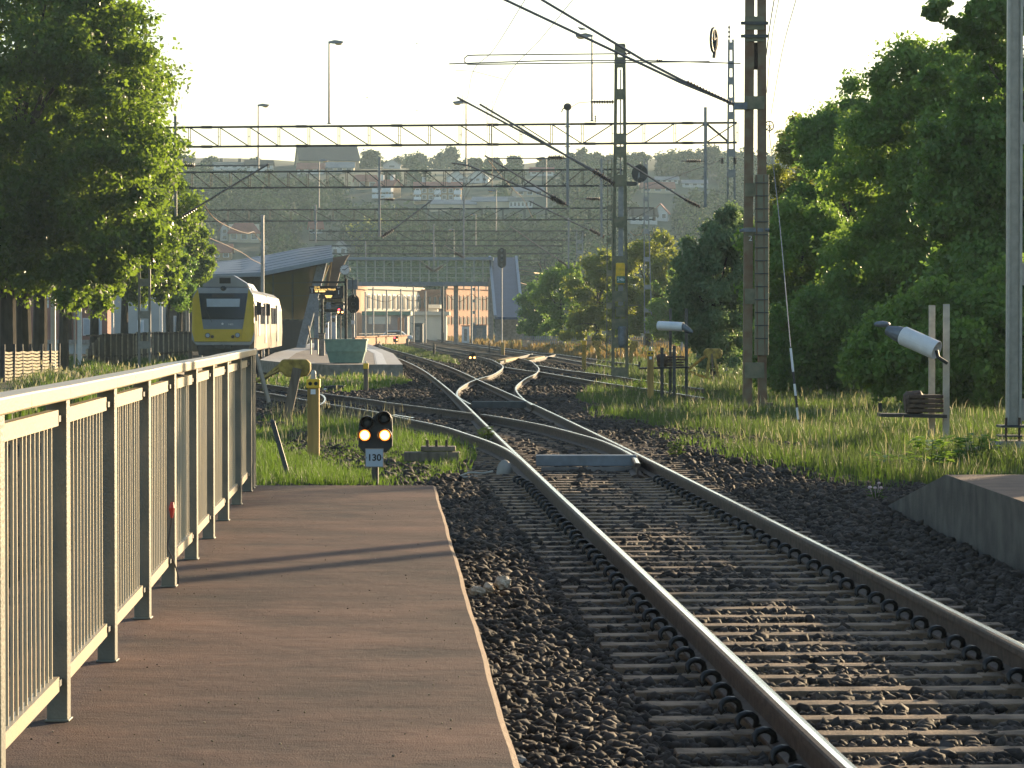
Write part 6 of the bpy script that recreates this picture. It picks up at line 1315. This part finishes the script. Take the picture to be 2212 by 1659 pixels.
# ------------------------------------------------------------------ small signals
def dwarf(name, lab, c, s, base, sign=None, lit=((-1, 0), (1, 0)), red=()):
    """c: centre between the two lit lamps, s: half lamp spacing"""
    t = thing(name, lab, 'signal', base, 'low shunting signals between the tracks')
    def Q(x, z, y=0): return c + V((x * s, y, z * s))
    out = [(-1.62, -1.15), (-1.1, -1.75), (1.1, -1.75), (1.75, -1.15), (1.78, .45), (1.72, 1.75), (1.2, 2.35), (.4, 2.3), (-.3, 1.75), (-1.0, 1.75), (-1.58, 1.2), (-1.66, .3)]
    m = MB(); m.prism([Q(x, z) for x, z in out], (0, .09, 0)); m.build('head', M['black'], t, bevel=.006)
    m = MB(); m.box(Q(.05, .1, .14), (s * 2.6, .12, s * 2.8)); m.build('housing', M['black'], t, bevel=.02)
    for x, z in ((-1, 0), (1, 0), (-.75, 1.25), (.95, 1.72)):
        p = Q(x, z, -.002); r = s * .56
        m = MB(); m.lathe([(r * 1.22, 0), (r * 1.25, .012), (r * 1.05, .014), (r * .9, .004)], p, (0, -1, 0), 20); m.build('lamp_ring', M['lamp_ring'], t)
        on = (x, z) in lit
        m = MB(); m.lathe([(r * (.84 if on else .98), 0), (r * .72, .018), (r * .3, .026)], p + V((0, -.006, 0)), (0, -1, 0), 20); m.build('lamp', M['lamp_on'] if on else (M['red_on'] if (x, z) in red else M['darkgrey']), t, smooth=True)
        if on: m = MB(); m.lathe([(r * 1.0, 0), (r * .95, .010)], p + V((0, -.0055, 0)), (0, -1, 0), 20); m.build('lamp_rim', M['lamp_rim'], t)
        m = MB(); n = 9; vs = []
        for k in range(n):
            a = math.radians(-25 + 230 * k / (n - 1)); r2 = r * 1.3
            for d_, rr in ((0, r2), (-.12 * s / .09 * (1 - .35 * abs(k - 4) / 4), r2)): vs.append(p + V((rr * math.cos(a), d_, rr * math.sin(a))))
            for d_, rr in ((-.12 * s / .09 * (1 - .35 * abs(k - 4) / 4), r2 * .94), (0, r2 * .94)): vs.append(p + V((rr * math.cos(a), d_, rr * math.sin(a))))
        fs = []
        for k in range(n - 1):
            for j in range(4): fs.append((k * 4 + j, k * 4 + (j + 1) % 4, k * 4 + 4 + (j + 1) % 4, k * 4 + 4 + j))
        m.add(vs, fs + [(0, 1, 2, 3), tuple(4 * n - 4 + j for j in (3, 2, 1, 0))]); m.build('hood', M['black'], t)
    m = MB(); a = Q(0, -1.7, .08); m.tube([base - V((0, 0, .1)), V((base.x, a.y, a.z + .05))], s * .36, 10); m.build('signal_post', M['darkgrey'], t)
    return t, Q
b = gTp(936, 1224, GZ); YD1 = b.y; c = atp(937, 1088, YD1); s1 = 25 / 7500 * YD1
D1, Q = dwarf('shunting_signal', 'low shunting signal with two lit lamps and a square plate reading 130', c, s1, V((c.x, YD1 + .08, b.z)))
pc = atp(936, 1144.5, YD1 - .03); w = 46 / 7500 * YD1
m = MB(); m.box(pc, (w, .012, w * 1.02)); npl = m.build('number_plate', M['concrete'], D1, bevel=.004)
m = MB(); m.box(pc + V((0, -.008, 0)), (w * .92, .006, w * .94)); m.build('plate_face', M['tr_blind'], npl)
text_mesh('lettering', '130', w * .50, M['black'], Matrix.Translation(pc + V((0, -.0125, 0))) @ FACE @ Matrix.Scale(1.02, 4, (1, 0, 0)), npl, .0008, 'CENTER', .003)
for x in (-.43, .43): m = MB(); m.lathe([(.006, 0), (.004, .004)], pc + V((x * w, -.011, 0)), (0, -1, 0), 8); m.build('rivet', M['black'], npl)
b = gTp(1181, 916, GZ); c = atp(1181, 894, b.y); dwarf('shunting_signal', 'low shunting signal with two lit lamps between the main and the second track', c, 5.2 / 7500 * b.y, V((c.x, b.y + .08, b.z)))
b = gTp(989, 862, GZ); c = atp(989, 849, b.y); dwarf('shunting_signal', 'distant low signal with a red and a white lamp beside the far platform end', c, 3.6 / 7500 * b.y, V((c.x, b.y + .08, b.z)), lit=((1, 0),), red=((-.75, 1.25),))
c = P3(1420, 762, 185); dwarf('shunting_signal', 'small signal with a red and two white lamps over the far end of the platform', c, .12, V((c.x, 185.1, PZF)), red=((-.75, 1.25),))
# ------------------------------------------------------------------ yellow topped marker posts
def marker(lab, xc, w, ytop_lamp, ycap0, ycap1, ybase, holes=True, label=True, grp='yellow topped marker posts', bodymat='wood_or'):
    b = gTp(xc, ybase, GZ); Y = b.y; W_ = w / 7500 * Y
    def z(y): return atp(0, y, Y).z
    t = thing('marker_post', lab, 'marker post', b, grp)
    m = MB(); m.box((b.x, Y, (b.z + z(ycap1)) / 2 - .05), (W_ * .86, W_ * .86, z(ycap1) - b.z + .1)); bo = m.build('post_body', M[bodymat], t, bevel=.01)
    m = MB(); m.box((b.x, Y, (z(ycap0) + z(ycap1)) / 2), (W_, W_, z(ycap0) - z(ycap1))); cpx = m.build('cap_box', M['yellow'], t, bevel=.012)
    if holes:
        for sx in (-.21, .21): m = MB(); m.lathe([(W_ * .14, 0), (W_ * .14, .012), (W_ * .11, .013), (W_ * .10, .006)], (b.x + sx * W_, Y - W_ / 2 + .002, (z(ycap0) + z(ycap1)) / 2), (0, -1, 0), 16); m.build('dark_lens', M['black'], cpx)
    if label: m = MB(); h = W_ * .36; m.box((b.x, Y - W_ * .43 - .004, z(ycap1) - h * .75), (h, .006, h)); m.build('sticker', M['white'], bo)
    m = MB(); r = W_ * .2; zz = z(ycap0); L_ = z(ytop_lamp) - zz; m.lathe([(r * 1.15, 0), (r * 1.15, L_ * .12), (r, L_ * .15), (r, L_ * .62), (r * .85, L_ * .85), (r * .4, L_)], (b.x, Y, zz), (0, 0, 1), 14); m.build('glass_lamp', M['galv'], t, smooth=False)
    return t
marker('yellow capped timber post with two dark lenses and a lamp, nearest one in the grass', 784, 34, 925, 947, 970, 1150, bodymat='wood_or')
marker('yellow capped timber post with two dark lenses beside the white tube stand', 1626, 18, 866, 877, 890, 1006)
marker('thin yellow capped post in front of the far platform', 915, 13, 903, 908, 922, 981, holes=False, label=False, bodymat='wood')
marker('pale yellow post with a lamp between the second track and the mast marked 24b', 1460, 12, 846, 852, 862, 926, holes=False, label=False, bodymat='oldyellow')
for lab, x, y0, y1, w, mt in (('short dark post between the second and third tracks', 1085, 858, 892, 6, 'black'), ('twin rusty stub post beside the third track', 1257, 856, 888, 10, 'wood_or'), ('thin dark stake beside the third track', 1223, 850, 878, 3, 'black'), ('short brown stump between the rails near the small red signal', 1018, 846, 862, 7, 'wood')):
    b = gTp(x, y1, GZ); Y = b.y; tz = atp(0, y0, Y).z; W_ = w / 7500 * Y; m = MB(); m.lathe([(W_ * .5, -.1), (W_ * .48, tz - b.z - .05), (W_ * .3, tz - b.z)], b, (0, 0, 1), 9); tag(m.build('track_post', M[mt], None, loc=b), lab, 'post', 'short posts between the tracks')
# ------------------------------------------------------------------ buffer stops
def buffer_stop(lab, head, wpx, hpx, base, legs, strut):
    b = gTp(*base, GZ); Y = b.y; c = atp(*head, Y); s = Y / 7500
    t = thing('buffer_stop', lab, 'buffer stop', b, 'yellow buffer stops')
    m = MB(); hw, hh = wpx / 2 * s, hpx / 2 * s
    m.prism([c + V((x * hw, -.14, z * hh)) for x, z in ((-.75, 1), (.75, 1), (1, .55), (1, -.3), (.8, -.9), (.45, -1), (-.5, -1), (-1, -.2), (-1, .45))], (0, .28, 0)); m.build('buffer_head', M['oldyellow'], t, bevel=.03)
    for x0_, x1_, y1, wd, mt in legs: m = MB(); p, q = atp(x0_, head[1], Y + .02), atp(x1_, y1, Y); m.beam(p + V((0, -.16, 0)), q + V((0, -.16, 0)), wd, wd * .8, up=(0, 1, 0)); m.build('leg', M[mt], t)
    for (xa, ya), (xb, yb), dy, wd in strut: m = MB(); m.beam(atp(xa, ya, Y), atp(xb, yb, Y + dy), wd, wd * .8); m.build('strut', M['oldyellow'], t)
    return t
buffer_stop('old yellow buffer stop with a leaning timber leg behind the near platform end', (737, 920), 80, 44, (720, 1062), [(745, 716, 1056, .17, 'wood'), (742, 724, 1072, .07, 'oldyellow')], [((712, 905), (658, 948), 1.2, .07), ((700, 925), (640, 955), 1.5, .05)])
buffer_stop('yellow buffer stop in the grass between the two tall masts', (1782, 884), 46, 26, (1778, 960), [(1774, 1764, 958, .11, 'oldyellow'), (1784, 1798, 960, .10, 'oldyellow'), (1779, 1782, 955, .06, 'wood')], [((1775, 880), (1722, 922), .6, .1), ((1722, 928), (1790, 955), .3, .1)])
buffer_stop('small faded yellow buffer stop left of the mast marked 24b', (1492, 858), 24, 12, (1500, 906), [(1490, 1500, 905, .25, 'oldyellow'), (1492, 1486, 870, .2, 'oldyellow')], [((1495, 860), (1530, 888), .5, .12), ((1512, 902), (1532, 884), .5, .12)])
buffer_stop('faded yellow buffer stop with a round plate right of the mast marked 24b', (1586, 861), 20, 18, (1578, 915), [(1578, 1576, 912, .2, 'oldyellow'), (1583, 1584, 880, .16, 'oldyellow')], [((1585, 862), (1560, 872), .5, .1)])
# ------------------------------------------------------------------ stands with white tubes
def stand(lab, posts, tube_a, tube_b, rpx, shelf, stack, base, cone):
    b = gTp(*base, GZ); Y = b.y; s = Y / 7500
    t = thing('equipment_stand', lab, 'equipment stand', b, 'steel stands carrying a white tube')
    for x, y0, y1, w, dy in posts:
        a, q = atp(x, y0, Y + dy), atp(x, y1, Y + dy); q.z = min(q.z, zt(Y) + GZ + .02); m = MB(); m.box((a.x, Y + dy, (a.z + q.z) / 2), (w * s, .05, a.z - q.z)); m.box((a.x + w * s * .4, Y + dy + .05, (a.z + q.z) / 2), (w * s * .2, .06, a.z - q.z)); m.build('post', M['darkgrey'] if w < 11 else M['galv'], t)
    A, B = atp(*tube_a, Y - .25), atp(*tube_b, Y - .55); r = rpx * s; ax = (B - A).normalized(); L_ = (B - A).length
    m = MB(); m.lathe([(r * .9, .0), (r, .02), (r, L_), (r * .93, L_), (r * .93, L_ - .12), (r * .5, L_ - .13)], A, ax, 24); tb = m.build('tube', M['white'], t, smooth=False)
    if cone < 0: m = MB(); m.lathe([(r * .85, 0), (r * .8, .1), (r * .6, .2), (r * .5, .26), (r * .1, .27)], A, -ax + V((0, 0, -.1)), 14); m.ell(tuple(A - ax * .36 + V((0, 0, .03))), (.13, .08, .05), 10, 6)
    else: m = MB(); m.lathe([(r * .6, -.1), (r * .75, .05), (r * .5, .2), (r * .25, .3)], B, ax + V((.1, 0, -.55)), 14)
    m.build('end_cone', M['bluegrey'], t)
    m = MB(); m.tube([B + V((0, .02, 0)), B + V((.02, 0, -r * .7)), B + V((.16, .05, -r * 1.3))], .03, 7); m.tube([A.lerp(B, .8) + V((0, .1, 0)), A.lerp(B, .95) + V((.12, .35, .05))], .05, 7); m.build('hose', M['darkgrey'], t)
    (x0_, y0), (x1_, y1) = shelf; a, q = atp(x0_, y0, Y), atp(x1_, y1, Y); m = MB(); m.beam(a, q, .5, .05); m.build('shelf', M['black'], t); m = MB(); m.beam(a + V((0, -.1, .05)), a + V((0, -.1, .18)), .05, .03); m.build('hook', M['black'], t)
    xs0, xs1, ys0, ys1, nn = stack
    for k in range(nn):
        f = k / nn; a = atp(xs0 + rnd.uniform(0, 3), ys1 + (ys0 - ys1) * (f + .5 / nn), Y - .05); q = atp(xs1 - rnd.uniform(0, 3), ys1 + (ys0 - ys1) * (f + .5 / nn), Y - .05); m = MB(); h = abs(ys1 - ys0) / nn * s * .72; m.box((a + q) / 2, (q.x - a.x, .36, h)); m.build('weight_plate', M['rust'], t, bevel=.008)
    m = MB(); c = atp(xs0 - (8 if cone > 0 else -20), (ys0 + ys1) / 2, Y - .02); m.lathe([(.14, 0), (.18, .05), (.18, .25), (.1, .3)], c + V((-.15, 0, 0)), (1, 0, .1), 14); m.build('drum', M['rust'], t)
    return t
stand('dark steel stand with a level white tube, left of the big rusty mast', [(1655, 869, 1003, 8, -.2), (1685.5, 864, 1009, 8, -.3), (1716, 771, 983, 8, .2), (1676, 771, 960, 7, .5)], (1645, 814), (1708, 817), 11.5, ((1598, 921), (1722, 918)), (1664, 1712, 889, 916, 4), (1690, 1005), 1)
stand('steel stand with a slanted white tube and stacked plates near the right edge', [(2330, 763, 1090, 16, .35), (2366, 760, 1114, 16, 0)], (2256, 838), (2342, 876), 24, ((2198, 1037), (2362, 1040)), (2266, 2356, 985, 1032, 4), (2366, 1118), -1)
# cabinet cluster behind the big mast
b = gTp(1778, 905, GZ); Y = b.y + 6; t = thing('signal_cabinet', 'grey signal cabinets with a tall cylinder left of the big rusty mast', 'cabinet', V((b.x, Y, b.z)))
for x0_, x1_, y0 in ((1742, 1762, 824), (1790, 1808, 826)):
    a, q = atp(x0_, y0, Y), atp(x1_, 900, Y); m = MB(); m.box(((a.x + q.x) / 2, Y + .3, (a.z + b.z) / 2), (q.x - a.x, .5, a.z - b.z)); m.build('cabinet_box', M['bluegrey'], t, bevel=.02)
a = atp(1782, 808, Y - .2); q = atp(1782, 870, Y - .2); m = MB(); r = 13 / 7500 * Y; m.lathe([(r, 0), (r, (a.z - q.z) * .72), (r * .5, (a.z - q.z) * .74), (r * .5, a.z - q.z)], q, (0, 0, 1), 16); m.build('cylinder', M['mast_grey'], t)
# ------------------------------------------------------------------ left background
YW = 235
M['pinkwall'] = mk('pink_red_facade', (.30, .14, .11), .85, 0, .1, .5); M['redwall'] = mk('deep_red_facade', (.25, .05, .05), .8, 0, .1, .5); M['greywall'] = mk('pale_grey_wall', (.40, .42, .42), .8, 0, .08, .6)
def block(name, lab, xa, xb, ytop, Y, mat, cat='building', wins=(), D=8, roofm='darkgrey'):
    a, q = at(xa, ytop, Y), at(xb, 700, Y); z0 = zt(Y) + GZ; t = thing(name, lab, cat, V((a.x, Y, z0))); m = MB(); m.box(((a.x + q.x) / 2, Y + D / 2, (a.z + z0) / 2), (q.x - a.x, D, a.z - z0)); m.build('wall', M[mat], t); m = MB(); m.box(((a.x + q.x) / 2, Y + D / 2, a.z + .16), (q.x - a.x + .4, D + .4, .3)); m.build('roof', M[roofm], t)
    for x, y0, y1, w in wins:
        p, r_ = at(x, y0, Y), at(x + w, y1, Y); m = MB(); m.box(((p.x + r_.x) / 2, Y - .03, (p.z + r_.z) / 2), (r_.x - p.x + .25, .1, p.z - r_.z + .25)); f = m.build('window', M['frame_white'], t); m = MB(); m.box(((p.x + r_.x) / 2, Y - .075, (p.z + r_.z) / 2), (r_.x - p.x, .06, p.z - r_.z)); m.build('pane', M['tr_blind'], f)
    return t
block('pink_building', 'pinkish red building behind the linden trunks at the left edge', -60, 140, 600, 260, 'pinkwall', wins=[(16, 640, 662, 10), (52, 640, 662, 10), (92, 640, 662, 10)])
block('red_building', 'brick red building with pale windows between the second and third white poles', 155, 232, 640, 262, 'pinkwall', wins=[(182, 690, 722, 11), (208, 690, 722, 9)])
block('white_building', 'cream white building with a dark plinth left of the lattice mast', 246, 345, 610, 250, 'greywall', wins=[(300, 695, 720, 8)])
block('grey_building', 'grey building with a narrow white framed window left of the train', 346, 420, 640, 255, 'darkconcrete', wins=[(378, 685, 702, 7), (378, 705, 720, 7)])
block('garden_wall', 'long pale grey garden wall running behind the linden trunks', -60, 235, 743, 225, 'greywall', 'wall', D=.3, roofm='concrete')
for lab, x, y0, Y in (('broad white pole, first from the left, between the linden trunks', 115, 640, 128), ('white pole, second from the left', 172, 655, 140), ('white pole, third from the left, before the cream building', 243, 650, 170), ('white pole, fourth from the left, right of the lattice mast', 348, 650, 180)):
    b = V((at(x, 700, Y).x, Y, zt(Y) + GZ)); a = at(x, y0, Y); t = thing('white_pole', lab, 'pole', b, 'white poles between the lindens'); m = MB(); w = .19 if x < 200 else .14; m.box((b.x, Y, (a.z + b.z) / 2), (w, w, a.z - b.z)); m.build('shaft', M['white'], t, bevel=.01); m = MB(); m.box((b.x, Y, b.z + .05), (w * 2, w * 2, .1)); m.build('foot', M['concrete'], t)
pole('thin sunlit pole in front of the garden wall', 161, 660, 135, .045)
# woven fence: stakes with wattle between them
def woven(lab, x0_, x1_, ytop0, ytop1, Y0, Y1, n, hgt):
    A = V((at(x0_, 700, Y0).x, Y0, zt(Y0) + GZ)); B = V((at(x1_, 700, Y1).x, Y1, zt(Y1) + GZ)); t = thing('woven_fence', lab, 'fence', A)
    for k in range(n + 1):
        p = A.lerp(B, k / n); m = MB(); m.beam(p, p + V((rnd.uniform(-.05, .05), 0, hgt * 1.12)), .09, .07); m.build('stake', M['black'], t)
        if k < n:
            q = A.lerp(B, (k + 1) / n); m = MB()
            for j in range(11):
                z = .05 + hgt * j / 11.5; sgn = (-1) ** j * .05
                mid_ = p.lerp(q, .5) + V((0, sgn, z - .04)); m.beam(p + V((0, 0, z)), mid_, .03, hgt / 18); m.beam(mid_, q + V((0, 0, z)), .03, hgt / 18)
            m.build('wattle', mk('sunlit_wattle', (.44, .36, .24), .8, 0, .25, 8) if 'wat' not in M else M['wat'], t) if False else m.build('wattle', M['wood_pale'], t)
M['wood_pale'] = mk('pale_split_wood', (.46, .38, .26), .8, 0, .25, 8)
woven('woven wattle fence with dark stakes at the left edge', 8, 126, 0, 0, 106, 112, 6, 1.35)
def slats(lab, x0_, x1_, Y0, Y1, n, hgt, mat, sag=0.0, name='slat_fence'):
    A = V((at(x0_, 700, Y0).x, Y0, zt(Y0) + GZ)); B = V((at(x1_, 700, Y1).x, Y1, zt(Y1) + GZ)); t = thing(name, lab, 'fence', A)
    for z in (.35, .95):
        m = MB(); m.beam(A + V((0, 0, z * hgt)), B + V((0, 0, z * hgt)), .05, .08); m.build('fence_rail', M['wood'], t)
    for k in range(n):
        p = A.lerp(B, (k + .5) / n); h = hgt * (1 - sag * max(0, 1 - k / (n * .3))) + rnd.uniform(-.03, .03); m = MB(); m.box(p + V((0, -.05, h / 2)), (.11, .025, h), rz=rnd.uniform(-.1, .1)); m.build('slat', M[mat if k % 4 else 'wood_pale'], t)  # some slats take paler wood, sun put into their colour
slats('slatted wooden fence with some slats coloured as if sunlit left of the lattice mast', 186, 292, 150, 156, 34, 1.75, 'wood', .45)
slats('dark slatted fence running from the lattice mast to the train', 292, 414, 157, 178, 44, 1.8, 'wood', 0)
# ------------------------------------------------------------------ debris
def lump(c, r, sd):
    R = np.random.default_rng(sd); m = MB(); m.ell(c, r, 14, 10); m.v = [tuple(np.array(v) + R.normal(0, .12 * min(r), 3)) for v in m.v]; return m
b = gT(1058, 1292, -.2); DW = thing('driftwood', 'knobbly piece of wood coloured as if glowing in the sun on the ballast at the platform edge', 'driftwood', b)
s = b.y / F; M['paper'] = mk('sunlit_knobbly_wood', (.70, .55, .38), .8, 0, .4, 25, .6, 50, col2=(.80, .70, .56))  # pale orange wood colour stands in for sun on the lumps
for (x, y, rx_, rz_, sd) in ((1030, 1278, 20, 12, 1), (1056, 1270, 14, 11, 2), (1086, 1258, 18, 14, 3)):
    c = at(x, y, b.y + rnd.uniform(-.03, .03)); lump((c.x, c.y, c.z), (rx_ * s, .05, rz_ * s), sd).build('knot', M['paper'], DW)
for k in range(5):
    a = at(1040 + k * 9, 1272, b.y); m = MB(); m.tube([a, a + V((rnd.uniform(-.03, .03), 0, rnd.uniform(-.05, .06)))], .004, 4); m.build('splinter', M['rust'], DW)
for lab, x, y, r in (('white scrap of litter on the ballast beside the platform', 1060, 1178, 5), ('pale stone block at the bottom of the platform edge', 1123, 1648, 14), ('white pebble between ballast stones left of the near rail', 1112, 1330, 7), ('pale litter scrap near the bottom between stones and sleepers', 1628, 1626, 0)):
    if not r: continue
    c = gT(x, y, -.19); s = c.y / F; lump((c.x, c.y, c.z + r * s * .5), (r * s, r * s, r * s * .7), int(x)).build('pebble' if 'litter' not in lab else 'litter_scrap', M['white' if 'litter' in lab else 'stone_grey'], None, loc=c); o = list(COL.objects)[-1]; tag(o, lab, 'stone' if 'litter' not in lab else 'litter')
# ------------------------------------------------------------------ birds
M['gull'] = mk('grey_white_feathers', (.25, .24, .24), .8, 0, .2, 20)
def bird(name, lab, x, y, Y, L_, grp=None):
    c = at(x, y, Y); t = thing(name, lab, 'bird', c, grp); m = MB()
    m.tube([c + V((L_ * .6, 0, -L_ * .12)), c + V((L_ * .35, 0, -L_ * .04)), c, c + V((-L_ * .25, 0, L_ * .05)), c + V((-L_ * .33, 0, L_ * .18)), c + V((-L_ * .42, 0, L_ * .22)), c + V((-L_ * .52, 0, L_ * .18))], [L_ * .01, L_ * .09, L_ * .17, L_ * .13, L_ * .08, L_ * .08, L_ * .015], 10); m.build('body', M['gull'], t, smooth=True)
    for sg in (-1, 1): m = MB(); m.prism([c + V((-L_ * .1, sg * L_ * .12, L_ * .08)), c + V((L_ * .25, sg * L_ * .14, L_ * .04)), c + V((L_ * .55, sg * L_ * .25, -L_ * .05)), c + V((L_ * .1, sg * L_ * .22, L_ * .0))], (0, 0, L_ * .04)); m.build('wing', M['gull'], t)
bird('gull', 'gull hovering over the lamp on the nearest portal', 1256, 62, 136, .36)
for i, (x, y) in enumerate(((900, 94), (793, 211), (900, 238), (1053, 43))): bird('swallow', ['tiny swallow in the sky between the tall lamps, upper left one', 'tiny swallow right of the tall left lamp', 'tiny swallow just above the nearest portal beam', 'tiny swallow near the top wires'][i], x, y, 120, .11, 'tiny swallows in the sky')
